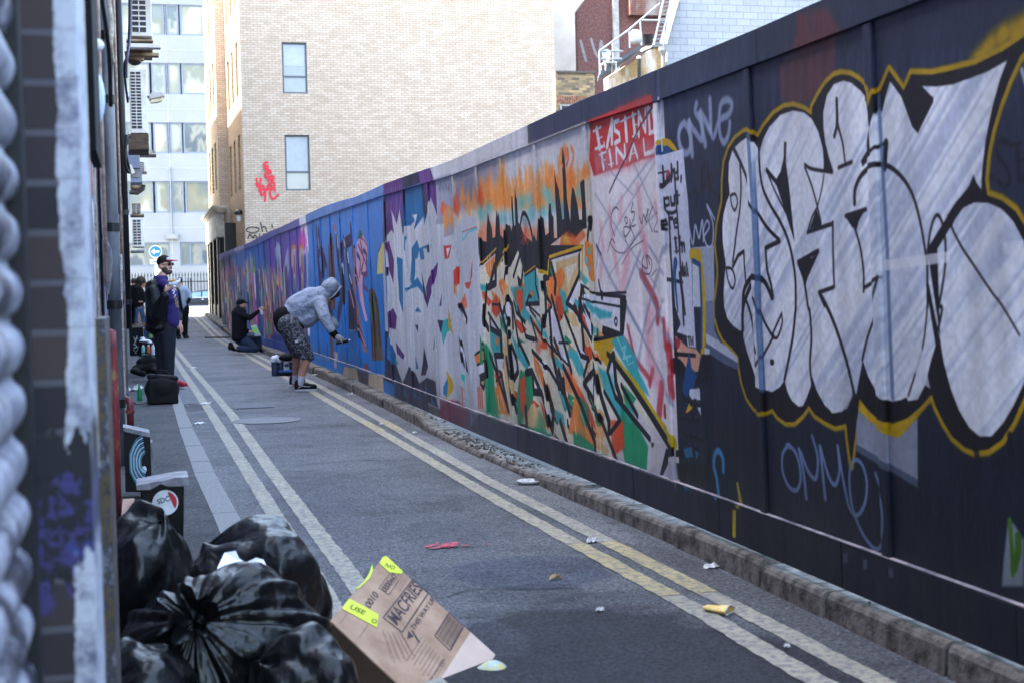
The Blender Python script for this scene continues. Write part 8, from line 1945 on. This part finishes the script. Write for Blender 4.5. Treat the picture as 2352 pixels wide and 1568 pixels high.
sht = blob('shorts', [('e', (1.842,18.600,0.850), (.165, .21, .14)), ('c', (1.827,18.600,0.895), .15, (1.858,18.600,0.827), .15), ('c', (1.825,18.430,0.843), .145, (1.982,18.380,0.540), .118), ('c', (1.982,18.380,0.540), .115, (2.046,18.380,0.454), .088), ('h', [(1.940,18.280,0.414), (2.127,18.280,0.411), (2.153,18.500,0.401), (1.964,18.500,0.404), (1.932,18.300,0.610), (2.080,18.300,0.606), (2.103,18.500,0.599), (1.953,18.500,0.603)]), ('c', (1.839,18.750,0.802), .12, (1.954,18.850,0.524), .10), ('h', [(1.886,18.750,0.417), (2.007,18.750,0.401), (2.032,18.980,0.391), (1.910,18.980,0.406), (1.879,18.750,0.620), (2.002,18.750,0.616), (2.027,18.980,0.609), (1.902,18.980,0.613)])], CAMO, bp, .011, 4)
obj('pocket_label', MB().prism([(1.881,18.240,0.656), (1.916,18.240,0.659), (1.919,18.240,0.632), (1.884,18.240,0.629)], (0, .1, 0)), SOLE, bp)
def shoe(parent, heel, toe, h=.105, w=.046, stripe=None, canvas=None):
    heel, toe = Vector(heel), Vector(toe); d = (toe-heel); L_ = d.length; d.normalize(); s_ = Vector((-d.y, d.x, 0)); U = Vector((0, 0, 1)); P_ = lambda a, b_, z: tuple(heel+d*a*L_+s_*b_*w+U*z)
    prof = [(0, .8), (.12, .95), (.35, .85), (.62, 1.05), (.82, 1.), (.96, .7), (1., .3)]
    prof = [(.03+a*.94, b_*.82) for a, b_ in prof]; out = [P_(a, b_, 0) for a, b_ in prof]+[P_(a, -b_, 0) for a, b_ in reversed(prof)]
    t_ = obj('shoe', MB().prism([Vector(p)+U*.022 for p in out], (0, 0, .004)), SOLE, parent); 
    blob('upper', [('c', P_(.15, 0, .055), w*1.0, P_(.17, 0, h), w*1.05), ('c', P_(.15, 0, .06), w*1.0, P_(.55, 0, .062), w*1.0), ('c', P_(.5, 0, .06), w*1.0, P_(.86, 0, .05), w*.85), ('c', P_(.25, 0, .10), w*.7, P_(.5, 0, .075), w*.62)], canvas or SHOE, t_, .007, 3)
    obj('sole', MB().prism([Vector(p)+U*.001 for p in out], (0, 0, .026)), SOLE, t_, bevel=.006)
    if stripe:
        y = w*1.02; mb = MB()
        for a, b_ in zip(stripe[:-1], stripe[1:]): mb.tube([Vector(P_(a[0], 0, a[1]))-s_*y*(1.0 if a[1] < .066 else .95), Vector(P_(b_[0], 0, b_[1]))-s_*y*(1.0 if b_[1] < .066 else .95)], .0035, 6)
        obj('side_stripe', mb, SOLE, t_)
        mb = MB()
        for k in range(5): a = .40+k*.055; mb.tube([P_(a, .5, .094-k*.008), P_(a+.03, -.6, .092-k*.008)], .003, 5)
        obj('lace', mb, SOLE, t_)
shoe(bp, (1.869,18.379,0.000), (2.161,18.361,0.000), stripe=[(.14, .045), (.34, .072), (.48, .062), (.68, .058)]); shoe(bp, (1.910,19.306,0.000), (2.167,19.892,0.000))
blob('sock', [('c', (1.964,18.360,0.175), .046, (1.943,18.360,0.100), .044)], SOCK, bp, .009, 2); blob('sock', [('c', (1.940,18.900,0.169), .040, (1.930,18.900,0.078), .042)], SOCK, bp, .009, 2)
blob('cuff', [('c', (2.345,18.150,0.756), .055, (2.399,18.140,0.694), .046)], BLT, bp, .008, 2)
blob('glove', [('c', (2.398,18.130,0.695), .040, (2.445,18.120,0.660), .042)]+hand((2.450,18.120,0.655), Vector((2.527,18.120,0.619))-Vector((2.429,18.120,0.677)), (.3, -.2, .8), 1, curl=.9, r=.011), GLV, bp, .006, 2)
t = thing('spray_can', 'small dark spray can gripped in the grey glove against the blue boards', 'spray can', (2.469,18.100,0.622)); obj('body', MB().lathe([(0, -.09), (.026, -.09), (.026, .06), (.015, .075), (0, .075)], (2.468,18.090,0.631), 14, (.95, -.05, .15)), CT[4], t); obj('cap', MB().lathe([(.012, .076), (.012, .095), (0, .097)], (2.468,18.090,0.631), 10, (.95, -.05, .15)), CT[2], t)
# tray of paint kit behind the bending painter
t = thing('paint_tray', 'blue and black plastic tray on the road holding bottles and wrapped cans', 'tray', (2.110,21.972,0.000)); a, b = (2.000,21.931,0.000), (2.238,21.765,0.000); TX_, TY = a[0], a[1]
obj('tray', MB().hexa([(TX_+.02, TY, 0), (b[0]-.02, TY, 0), (b[0]-.02, TY+.3, 0), (TX_+.02, TY+.3, 0), (TX_, TY-.02, .06), (b[0], TY-.02, .06), (b[0], TY+.32, .06), (TX_, TY+.32, .06)]), M('black tray plastic', (26, 28, 34), .4), t, bevel=.005)
obj('liner', MB().box(TX_-.006, b[0]+.006, TY-.026, TY+.326, .0605, .085), M('blue tray rim', (30, 96, 170), .4), t, bevel=.004)
DBL = M('dark blue tin', (44, 54, 78), .4, scale=10, bump=0)
def tin(px, py, Y, r, h, lab, mat=DBL):
    c = (2.029,21.911,0.000); x = TX_+(px-681)/3472*TY; t = thing('paint_tin', lab, 'tin', (x, Y, 0)); z0 = .0865 if x > TX_-.005 else 0.
    obj('body', MB().lathe([(0, 0), (r, 0), (r, h), (r*.93, h+.004), (0, h+.004)], (x, Y, z0), 18), mat, t); return x, Y, z0+h
q1 = tin(673, 0, TY+.12, .05, .21, 'dark blue grey tin at the left end of the blue tray group'); q2 = tin(688, 0, TY+.12, .045, .12, 'dark blue grey tin standing in the tray left of the white bottle'); q3 = tin(716, 0, TY+.12, .05, .12, 'dark blue tin in the tray right of the white bottle')
PLB = M('white plastic film', (206, 208, 218), .35, scale=14, var=.15, bump=.8, bscale=26, bdist=.02)
for qq, lab in ((q1, 'crumpled white plastic bag spilling from the leftmost dark tin'), (q3, 'crumpled white plastic bag on the tin right of the bottle'), (q2, 'white plastic wrap over the tin left of the bottle')):
    t = thing('plastic_bag', lab, 'plastic bag', qq); blob('film', [('e', (qq[0], qq[1], qq[2]+.05), (.06, .06, .055)), ('e', (qq[0]+.035, qq[1]+.01, qq[2]+.075), (.035, .04, .04)), ('e', (qq[0]-.02, qq[1], qq[2]+.02), (.05, .055, .03))], PLB, t, .01, 2)
t = thing('plastic_bottle', 'white bottle with a dark cap and label standing in the middle of the tray', 'bottle', (TX_+.125, TY+.05, .0865)); obj('body', MB().lathe([(0, 0), (.032, 0), (.034, .02), (.034, .13), (.016, .18), (.014, .2), (0, .2)], (TX_+.125, TY+.05, .087), 18), M('white bottle', (196, 202, 216), .3), t, smooth=True); obj('label', MB().lathe([(.0345, .05), (.0352, .05), (.0352, .10), (.0345, .10)], (TX_+.125, TY+.05, .087), 18), DBL, t); obj('cap', MB().lathe([(0, .2), (.016, .2), (.016, .225), (0, .225)], (TX_+.125, TY+.05, .087), 12), DBL, t)
t = thing('dark_cloth', 'black rumpled cloth on the kerb behind the paint tray', 'cloth', (2.093,21.600,0.280)); blob('cloth', [('e', (2.133,22.000,0.281), (.13, .14, .06)), ('e', (2.208,22.000,0.304), (.07, .12, .05))], BLT, t, .014, 3)
# --- kneeling painter
kp = thing('person', 'person in navy cap and dark sweater kneeling by the hoarding holding a sketch', 'person', (2.384,30.858,0.000)); Yk = 30.6
hp, P, q = head((2.051,30.600,1.031), (.95, -.25, -.12), (0, 0, 1), .98)
body = hp+[('c', (1.999,30.600,0.950), .055, (1.988,30.600,0.877), .06), ('c', (1.986,30.600,0.841), .13, (1.985,30.600,0.476), .13), ('c', (2.007,30.500,0.841), .055, (2.198,30.450,0.764), .045), ('c', (2.198,30.450,0.764), .042, (2.409,30.450,0.913), .028), ('c', (1.987,30.750,0.839), .05, (2.051,30.750,0.544), .045), ('c', (2.047,30.700,0.545), .04, (2.217,30.580,0.460), .028), ('c', (1.981,30.600,0.348), .12, (2.309,30.500,0.103), .07), ('c', (2.309,30.500,0.094), .06, (1.932,30.500,0.106), .05), ('c', (2.044,30.750,0.305), .1, (2.370,30.750,0.313), .07), ('c', (2.370,30.750,0.295), .06, (2.432,30.700,0.073), .045), ('c', (1.932,30.500,0.106), .045, (1.808,30.500,0.174), .04)]
body += hand((2.438,30.450,0.954), (.9, 0, .5), (-.3, -.3, .8), 1, curl=.8)+hand((2.231,30.570,0.465), (.9, 0, .1), (0, -.6, .8), -1, curl=.7)
blob('body', body, SKIN, kp, .009, 3)
blob('sweater', [('c', (1.992,30.600,0.850), .165, (1.990,30.600,0.658), .165), ('c', (1.990,30.600,0.658), .165, (1.983,30.600,0.403), .16), ('e', (1.963,30.600,0.348), (.15, .17, .10)), ('c', (2.010,30.500,0.832), .085, (2.198,30.450,0.764), .065), ('c', (2.198,30.450,0.764), .062, (2.386,30.450,0.901), .042), ('c', (1.987,30.750,0.839), .08, (2.051,30.750,0.544), .065), ('c', (2.049,30.720,0.544), .06, (2.192,30.600,0.466), .04)], NAVY, kp, .014, 4)
blob('jeans', [('c', (2.016,30.600,0.310), .13, (2.309,30.500,0.112), .085), ('c', (2.309,30.500,0.103), .08, (1.950,30.500,0.115), .07), ('c', (2.061,30.750,0.286), .12, (2.380,30.750,0.313), .08), ('c', (2.379,30.750,0.295), .075, (2.415,30.700,0.111), .055)], JEAN, kp, .014, 4)
blob('shoe', [('c', (1.869,30.500,0.117), .05, (1.790,30.500,0.174), .06), ('c', (1.792,30.500,0.220), .05, (1.780,30.500,0.138), .045)], SHOE, kp, .01, 3); blob('shoe', [('c', (2.419,30.650,0.076), .045, (2.500,30.650,0.033), .035)], SHOE, kp, .01, 3)
blob('cap', [('e', (2.039,30.600,1.109), (.098, .11, .062)), ('e', (2.017,30.600,1.077), (.09, .10, .05)), ('e', (2.142,30.580,1.085), (.075, .075, .014), rotm('Y', 8))], NAVY, kp, .008, 2)
blob('beard', [('e', (2.066,30.580,0.963), (.055, .07, .045)), ('e', (2.091,30.570,0.984), (.04, .05, .02))], BEARD, kp, .007, 2)
blob('hair', [('e', (1.987,30.600,1.032), (.05, .085, .07))], HAIR, kp, .008, 2)
t = thing('spray_can', 'white and dark spray can raised in the hand of the kneeling painter', 'spray can', (2.450,30.440,0.900)); obj('body', MB().lathe([(0, -.075), (.028, -.075), (.028, .03), (.018, .045), (0, .045)], (2.447,30.430,0.903), 12, (-.15, 0, 1)), CT[2], t); obj('cap', MB().lathe([(.018, .046), (.018, .07), (0, .07)], (2.447,30.430,0.903), 12, (-.15, 0, 1)), CT[4], t)
t = thing('sketch_sheet', 'white sheet with a neon green drawing held by the kneeling painter', 'paper', (2.320,30.500,0.486)); obj('sheet', MB().prism([(2.215,30.500,0.590), (2.335,30.480,0.614), (2.422,30.460,0.389), (2.306,30.480,0.372)], (0, .004, 0)), M('white card', (200, 206, 214), .7), t)
mb = MB()
for a, b_ in [((550,712),(600,702)), ((555,730),(610,720)), ((565,745),(612,738)), ((575,765),(620,755)), ((590,780),(628,772)), ((570,710),(600,770)), ((590,705),(620,765)), ((560,720),(590,775))]: pass
mb.prism([(2.244,30.470,0.558), (2.322,30.450,0.578), (2.377,30.440,0.453), (2.332,30.450,0.429), (2.273,30.460,0.452), (2.285,30.460,0.492), (2.246,30.470,0.507)], (0, .003, 0)); obj('drawing', mb, M('neon green marker', (120, 220, 70), .6, scale=60, col2=(170, 230, 140)), t)
# --- man eating
me_ = thing('person', 'bearded man in red peaked cap, sunglasses and black leather jacket eating from foil', 'person', (0.367,19.934,0.000)); Ym = 20.1
hc = (0.329,20.100,1.669); fd = (.80, -.58, .04); hp, P, q = head(hc, fd, (-.06, 0, 1), 1.03)
body = hp+[('c', (0.298,20.100,1.546), .058, (0.266,20.100,1.418), .065), ('c', (0.263,20.160,1.289), .125, (0.274,20.160,0.939), .12), ('c', (0.148,20.000,1.325), .06, (0.214,19.850,1.045), .05), ('c', (0.214,19.850,1.045), .045, (0.332,19.750,1.264), .032), ('c', (0.425,20.250,1.319), .06, (0.485,20.300,1.074), .045), ('c', (0.485,20.300,1.074), .042, (0.510,20.200,0.904), .03),
  ('c', (0.342,20.100,0.854), .10, (0.342,20.100,0.487), .07), ('c', (0.342,20.100,0.487), .065, (0.362,20.100,0.080), .045), ('c', (0.244,20.150,0.856), .10, (0.271,20.150,0.488), .07), ('c', (0.271,20.150,0.488), .065, (0.253,20.150,0.093), .045)]
body += hand((0.345,19.720,1.352), (.75, -.1, .55), (-.2, -.9, .3), -1, curl=.75, L=.1)+hand((0.514,20.180,0.842), (.25, -.1, -1), (.6, -.6, 0), 1, curl=.35, L=.1)
blob('body', body, SKIN, me_, .008, 3)
jk = blob('jacket', [('c', (0.234,20.120,1.256), .18, (0.217,20.120,0.885), .18), ('c', (0.161,20.060,1.381), .11, (0.271,20.140,1.379), .11), ('e', (0.199,20.120,0.829), (.175, .19, .09)), ('c', (0.158,19.980,1.302), .115, (0.202,19.860,1.012), .105), ('c', (0.202,19.840,1.012), .105, (0.305,19.740,1.254), .062), ('c', (0.437,20.300,1.319), .09, (0.485,20.320,1.056), .078), ('c', (0.485,20.320,1.056), .065, (0.506,20.220,0.921), .048)], LEA, me_, .012, 3)
hz = blob('hoodie', [('c', (0.386,20.060,1.263), .108, (0.397,20.050,0.904), .104), ('c', (0.218,20.100,1.447), .06, (0.314,19.980,1.421), .065), ('c', (0.225,20.160,1.487), .065, (0.297,20.160,1.497), .072), ('e', (0.285,20.080,1.501), (.085, .09, .045)), ('c', (0.335,20.000,1.388), .07, (0.373,20.000,1.219), .09)], PURP, me_, .012, 3)
blob('jeans', [('c', (0.335,20.080,0.826), .125, (0.336,20.080,0.488), .098), ('c', (0.336,20.080,0.488), .094, (0.333,20.080,0.037), .066), ('c', (0.254,20.160,0.827), .13, (0.271,20.160,0.488), .105), ('c', (0.266,20.160,0.488), .098, (0.241,20.160,0.036), .068), ('e', (0.295,20.120,0.759), (.16, .15, .08))], DJEAN, me_, .013, 4)
RDC = M('red canvas', (150, 24, 44), .7, bump=.1); shoe(me_, (0.379,19.946,0.010), (0.555,19.652,0.010), canvas=RDC); shoe(me_, (0.226,19.524,0.020), (0.369,18.758,0.020), canvas=RDC)
f = Vector(fd).normalized(); CAPB = M('black cap wool', (26, 24, 28), .85, scale=50, bump=.2); capm = blob('cap', [('e', P(0, -.012, .075), (.086, .104, .075), q), ('e', P(0, -.02, .045), (.084, .10, .05), q)], CAPB, me_, .007, 2)
blob('cap_peak', [('e', P(0, .125, .068), (.078, .078, .010), q @ rotm('X', -8)), ('e', P(0, .10, .062), (.076, .06, .010), q)], M('red cap peak', (140, 22, 42), .6, bump=0), me_, .006, 1)
for k in range(5): a = (-.045+k*.022); obj('cap_lettering', MB().obox(P(a+.004, .083-.3*a*a*6, .098-(.004 if k in (0, 4) else 0)), tuple(Vector(P(.0075, 0, 0))-Vector(P(0, 0, 0))), tuple((Vector(P(0, .012, 0))-Vector(P(0, 0, 0)))), tuple((Vector(P(0, 0, .016))-Vector(P(0, 0, 0))))), SOLE, me_)
GLS = M('black sunglass lens', (14, 14, 18), .1, bump=0)
for sgn in (-1, 1): obj('sunglasses_lens', MB().ell(P(sgn*.033, .098, .018), (.029, .010, .021), q), GLS, me_, smooth=True); obj('sunglasses_arm', MB().tube([P(sgn*.060, .085, .025), P(sgn*.083, .0, .018)], .004, 6), GLS, me_)
blob('beard', [('e', P(0, .042, -.082), (.058, .062, .040), q), ('e', P(.046, .022, -.05), (.022, .05, .045), q), ('e', P(-.046, .022, -.05), (.022, .05, .045), q), ('c', P(-.02, .088, -.036), .010, P(.02, .088, -.036), .010)], BEARD, me_, .006, 2)
PR = [M('white print', (196, 190, 206), .7, bump=0), M('yellow print', (176, 150, 90), .7, bump=0)]
for k, (x, y) in enumerate([(545,560), (530,572), (540,590), (552,602), (545,618), (560,640), (552,655), (568,672), (560,690), (578,700), (565,712), (582,722), (570,735), (585,745)]):
    c_ = (0.405,20.000,1.370); s = [(-6, -7), (7, -9), (9, -1), (1, 3), (8, 10), (-5, 8)]; s = s if k % 2 else [(-8, -3), (8, -6), (6, 5), (-2, 9)]
    x0, z0 = (280+x/3.92), (560+y/3.92); poly = [((x0+dx/3.92-345)/3472*20-.0, 1.25-(z0+dy/3.92-725.5)/3472*19.9) for dx, dy in s]; decal(me_, hz, poly, PR[0 if k < 6 else 1], 'hoodie_print')
t = thing('foil_wrap', 'crumpled silver foil holding a sandwich in the hand of the man in the red cap', 'food', (0.438,19.700,1.427)); m, nt, b = new_mat('crumpled foil'); b.inputs['Base Color'].default_value = (.75, .76, .8, 1); b.inputs['Metallic'].default_value = .7; b.inputs['Roughness'].default_value = .35; n_ = noise(nt, 60, 4, .7); bumpn(nt, b, n_.outputs[0], 1., .02)
blob('foil', [('c', (0.384,19.680,1.417), .030, (0.459,19.660,1.426), .038), ('e', (0.486,19.650,1.442), (.03, .03, .028)), ('e', (0.436,19.650,1.383), (.03, .03, .02)), ('e', (0.503,19.650,1.470), (.018, .02, .022))], m, t, .006, 0); blob('bread', [('c', (0.374,19.680,1.456), .018, (0.439,19.660,1.465), .020)], M('toasted bread', (190, 146, 96), .8, scale=40), t, .006, 1)
# --- man walking away
wa = thing('person', 'man in a pale grey hooded top and black trousers seen from behind', 'person', (0.942,42.510,0.000)); Yw = 42
hp, P, q = head((1.090,42.000,1.677), (.35, .9, 0), (0, 0, 1), .95)
body = hp+[('c', (1.088,42.000,1.602), .055, (1.099,42.000,1.497), .06), ('c', (1.126,42.000,1.406), .15, (1.127,42.000,0.955), .14), ('c', (1.315,42.000,1.372), .05, (1.359,41.950,1.220), .045), ('c', (1.359,41.950,1.220), .042, (1.288,41.900,1.072), .035), ('c', (0.964,42.000,1.380), .05, (0.926,42.000,1.110), .04), ('c', (1.204,42.000,0.893), .09, (1.191,42.000,0.472), .06), ('c', (1.191,42.000,0.472), .055, (1.189,42.000,0.111), .04), ('c', (1.037,42.000,0.897), .09, (1.009,42.000,0.477), .06), ('c', (1.009,42.000,0.477), .055, (1.004,42.000,0.101), .04)]
blob('body', body, SKIN, wa, .012, 3)
blob('hoodie', [('c', (1.154,42.000,1.375), .19, (1.113,42.000,0.986), .165), ('e', (1.127,42.000,1.451), (.17, .13, .07)), ('c', (1.300,42.000,1.357), .09, (1.358,41.950,1.205), .07), ('c', (0.978,42.000,1.364), .09, (0.926,42.000,1.110), .06)], M('pale grey hooded top', (150, 158, 174), .9, scale=4, bump=.5, bscale=7, bdist=.03), wa, .016, 4)
blob('sleeve', [('c', (1.358,41.950,1.205), .06, (1.288,41.880,1.072), .05)], BLT, wa, .014, 3)
blob('trousers', [('c', (1.204,42.000,0.908), .13, (1.191,42.000,0.472), .095), ('c', (1.191,42.000,0.472), .09, (1.189,42.000,0.111), .075), ('c', (1.037,42.000,0.912), .13, (1.015,42.000,0.477), .095), ('c', (1.015,42.000,0.477), .09, (1.004,42.000,0.101), .07)], BLT, wa, .016, 4)
blob('hair', [('e', (1.090,41.980,1.713), (.085, .10, .085))], HAIR, wa, .01, 2); blob('shoe', [('c', (1.172,41.950,0.083), .045, (1.260,41.950,0.080), .04)], SHOE, wa, .012, 2); blob('shoe', [('c', (0.981,41.950,0.073), .045, (1.040,41.950,0.072), .04)], SHOE, wa, .012, 2)
# --- people by the wall
dr = thing('person', 'person with big dark dreadlocks, black coat and blue jeans looking down by the left wall', 'person', ((-0.061,50.000,0.366)[0], 50, gz(50))); Yd = 50
hp, P, q = head((0.083,50.000,1.695), (.9, -.3, -.35), (.2, 0, 1), 1.)
body = hp+[('c', (0.011,50.000,1.572), .06, (-0.044,50.000,1.467), .07), ('c', (-0.081,50.000,1.396), .15, (-0.077,50.000,0.970), .14), ('c', (0.040,49.900,1.393), .05, (0.099,49.850,1.108), .04), ('c', (0.099,49.850,1.108), .035, (0.006,49.800,1.086), .03), ('c', (-0.113,50.000,0.900), .08, (-0.128,50.000,0.438), .06), ('c', (0.007,50.000,0.897), .08, (0.044,50.000,0.434), .06)]+hand((-0.014,49.780,1.094), (-.8, 0, .2), (0, -.5, .8), 1, curl=.7, L=.1)
blob('body', body, SKIN2, dr, .012, 3)
blob('coat', [('c', (-0.062,50.000,1.432), .17, (-0.092,50.000,1.024), .17), ('c', (0.040,49.900,1.393), .09, (0.117,49.880,1.126), .075), ('c', (0.117,49.880,1.126), .07, (0.040,49.820,1.075), .05), ('e', (-0.093,50.000,1.539), (.15, .15, .1))], BLT, dr, .016, 4)
blob('jeans', [('c', (-0.123,50.000,0.918), .10, (-0.157,50.000,0.617), .08), ('c', (-0.157,50.000,0.617), .08, (-0.199,50.000,0.352), .07), ('c', (0.001,50.000,0.915), .10, (0.032,50.000,0.612), .08), ('c', (0.032,50.000,0.612), .08, (0.060,50.000,0.398), .07)], M('mid blue jeans', (50, 84, 120), .85, scale=6, col2=(30, 50, 80), bump=.5, bscale=10, bdist=.02), dr, .016, 4)
blob('dreadlocks', [('e', (0.001,50.000,1.821), (.17, .16, .15)), ('c', (-0.064,50.000,1.716), .1, (-0.094,50.000,1.521), .09), ('c', (0.071,49.950,1.854), .08, (0.144,49.920,1.764), .04), ('c', (-0.120,50.000,1.788), .07, (-0.161,50.000,1.576), .05)], HAIR, dr, .018, 2)
TANB = M('tan boots', (130, 96, 56), .8, scale=8); blob('shoe', [('c', (-0.200,49.950,0.317), .055, (-0.133,49.950,0.280), .045)], TANB, dr, .014, 2); blob('shoe', [('c', (0.058,49.950,0.345), .055, (0.126,49.950,0.308), .045)], TANB, dr, .014, 2)
d2 = thing('person', 'person in a black coat half hidden behind the one with dreadlocks', 'person', ((-0.273,51.000,0.354)[0], 51, gz(51))); hp, P, q = head((-0.228,51.000,1.783), (.9, .3, 0), (0, 0, 1), 1.)
blob('body', hp+[('c', (-0.248,51.000,1.693), .06, (-0.254,51.000,1.512), .08), ('c', (-0.249,51.000,1.439), .15, (-0.255,51.000,0.933), .14), ('c', (-0.291,51.000,0.897), .08, (-0.311,51.000,0.246), .05), ('c', (-0.221,51.000,0.896), .08, (-0.224,51.000,0.244), .05)], SKIN2, d2, .014, 3)
blob('coat', [('c', (-0.254,51.000,1.512), .18, (-0.255,51.000,0.933), .19), ('e', (-0.259,51.000,1.584), (.12, .12, .1))], BLT, d2, .018, 4); blob('trousers', [('c', (-0.291,51.000,0.897), .11, (-0.311,51.000,0.246), .07), ('c', (-0.221,51.000,0.896), .11, (-0.224,51.000,0.244), .07)], BLT, d2, .018, 3); blob('hair', [('e', (-0.234,51.000,1.819), (.1, .11, .1))], HAIR, d2, .014, 2)
# far spray cans and plank by the kerb
for k, (px, py, Y, lab) in enumerate([(524, 812, 49.5, 'dark violet spray can standing on the road by the far kerb'), (544, 806, 52, 'left of two dark spray cans on the far kerb'), (550, 806, 52, 'right of two dark spray cans on the far kerb')]):
    c = (2.316,48.136,0.000) if k == 0 else ((2.476,46.116,0.110) if k == 1 else (2.548,46.025,0.110)); can(c, .19, .035, CT[3], CT[2] if k else CT[3], lab)
a, b = (1.743,42.127,0.010), (2.446,41.779,0.010); t = thing('plank', 'dark thin plank lying across the right double yellow lines', 'plank', a); obj('board', MB().obox(tuple((Vector(a)+Vector(b))/2+Vector((0, 0, .03))), tuple((Vector(b)-Vector(a))/2), (0, .12, 0), (0, 0, .02)), WOOD, t)
# one way sign
t = thing('road_sign', 'round blue one way sign with a white left arrow on a white pole', 'road sign', ((0.685,66.000,2.634)[0], 66, .4)); sc2 = (0.677,65.900,3.275); r2 = 15*66/3472; wsg = M('sign white', (214, 218, 224), .4, bump=0); bsg = M('sign blue', (20, 110, 176), .4, bump=0, var=.03)
obj('disc', MB().lathe([(0, 0), (r2, 0), (r2, .02), (0, .02)], sc2, 32, (0, -1, 0)), wsg, t); obj('blue_face', MB().lathe([(0, .0), (r2*.86, .0), (r2*.86, .004), (0, .004)], (sc2[0], sc2[1]-.021, sc2[2]), 32, (0, -1, 0)), bsg, t)
A = lambda x, z: (sc2[0]+x*r2, sc2[1]-.027, sc2[2]+z*r2); obj('arrow', MB().prism([A(-.68, 0), A(-.18, .46), A(-.05, .32), A(-.25, .13), A(.62, .13), A(.62, -.13), A(-.25, -.13), A(-.05, -.32), A(-.18, -.46)], (0, -.004, 0)), wsg, t)
obj('pole', MB().tube([(sc2[0]+.03, 66.05, .3), (sc2[0]+.03, 66.05, sc2[2]+.2)], .05, 12), wsg, t); a, b = (0.426,65.950,2.931), (0.777,65.950,2.723); pl_ = obj('plate', MB().box(a[0], a[0]+.62, 65.93, 65.95, b[2], a[2]), wsg, t); text('One way', 'plate_lettering', NV, pl_, (a[0]+.06, 65.925, b[2]+.055), (.5, 0, 0), (0, 0, .19), 1, .001)
obj('post', MB().box(sc2[0]-.05, sc2[0]+.28, 66.1, 66.3, .2, (0.682,66.000,2.542)[2]), M('cream cabinet post', (206, 206, 200), .6), t)
# car
car = thing('parked_car', 'dark blue grey estate car parked across the end of the lane', 'car', (1.7, 80.5, .24)); cb = M('dark blue grey car paint', (44, 54, 66), .22, metal=.4, scale=2, var=.1, bump=0); cg = glass('car glass', (110, 140, 150), .08); chrome = M('bright chrome trim', (210, 214, 220), .2, metal=.3, bump=0); tyre = M('tyre rubber', (24, 24, 26), .8)
y0, y1 = 79.6, 81.3; X = lambda px: (px-345)/3472*80; Zc = lambda py: 1.25-(py-724)/3472*80
low = [(X(395), Zc(762)), (X(398), Zc(738)), (X(430), Zc(732)), (X(455), Zc(729)), (X(560), Zc(727)), (X(580), Zc(730)), (X(584), Zc(762))]
obj('body', MB().prism([(x, y0, z) for x, z in low], (0, y1-y0, 0)), cb, car, bevel=.05)
up = [(X(448), Zc(729)), (X(462), Zc(716)), (X(476), Zc(711)), (X(505), Zc(710)), (X(560), Zc(712)), (X(578), Zc(728))]; obj('cabin', MB().prism([(x, y0+.12, z) for x, z in up], (0, y1-y0-.24, 0)), cb, car, bevel=.04)
for pl2 in ([(452,727.5),(465,716.5),(483,714),(482,727)], [(485,727),(486,714),(508,713.5),(508,727)], [(511,727),(511,713.5),(535,714),(535,727)]): obj('side_window', MB().prism([(X(x), y0+.10, Zc(z)) for x, z in pl2], (0, .03, 0)), cg, car)
obj('trim', MB().box(X(452), X(572), y0-.02, y0+.01, Zc(728.6), Zc(727.2)), chrome, car); obj('sill', MB().box(X(400), X(583), y0-.03, y0, Zc(753), Zc(748)), chrome, car); obj('rub_strip', MB().box(X(400), X(583), y0-.025, y0, Zc(742), Zc(739)), tyre, car); obj('door_handle', MB().box(X(483), X(488), y0-.04, y0, Zc(733), Zc(731.5)), chrome, car)
obj('lower_panel', MB().box(X(400), X(583), y0-.012, y0-.001, Zc(762), Zc(753.2)), M('pale lower panel', (176, 170, 150), .5), car)
for px in (428, 545):
    w_ = obj('wheel', MB().lathe([(0, 0), (.2, 0), (.33, .02), (.33, .2), (.2, .22), (0, .22)], (X(px), y0+.2, .24+.33), 24, (0, -1, 0)), tyre, car); obj('hub_cap', MB().lathe([(0, .0), (.19, .0), (.17, .02), (0, .03)], (X(px), y0-.021, .24+.33), 20, (0, -1, 0)), chrome, w_)
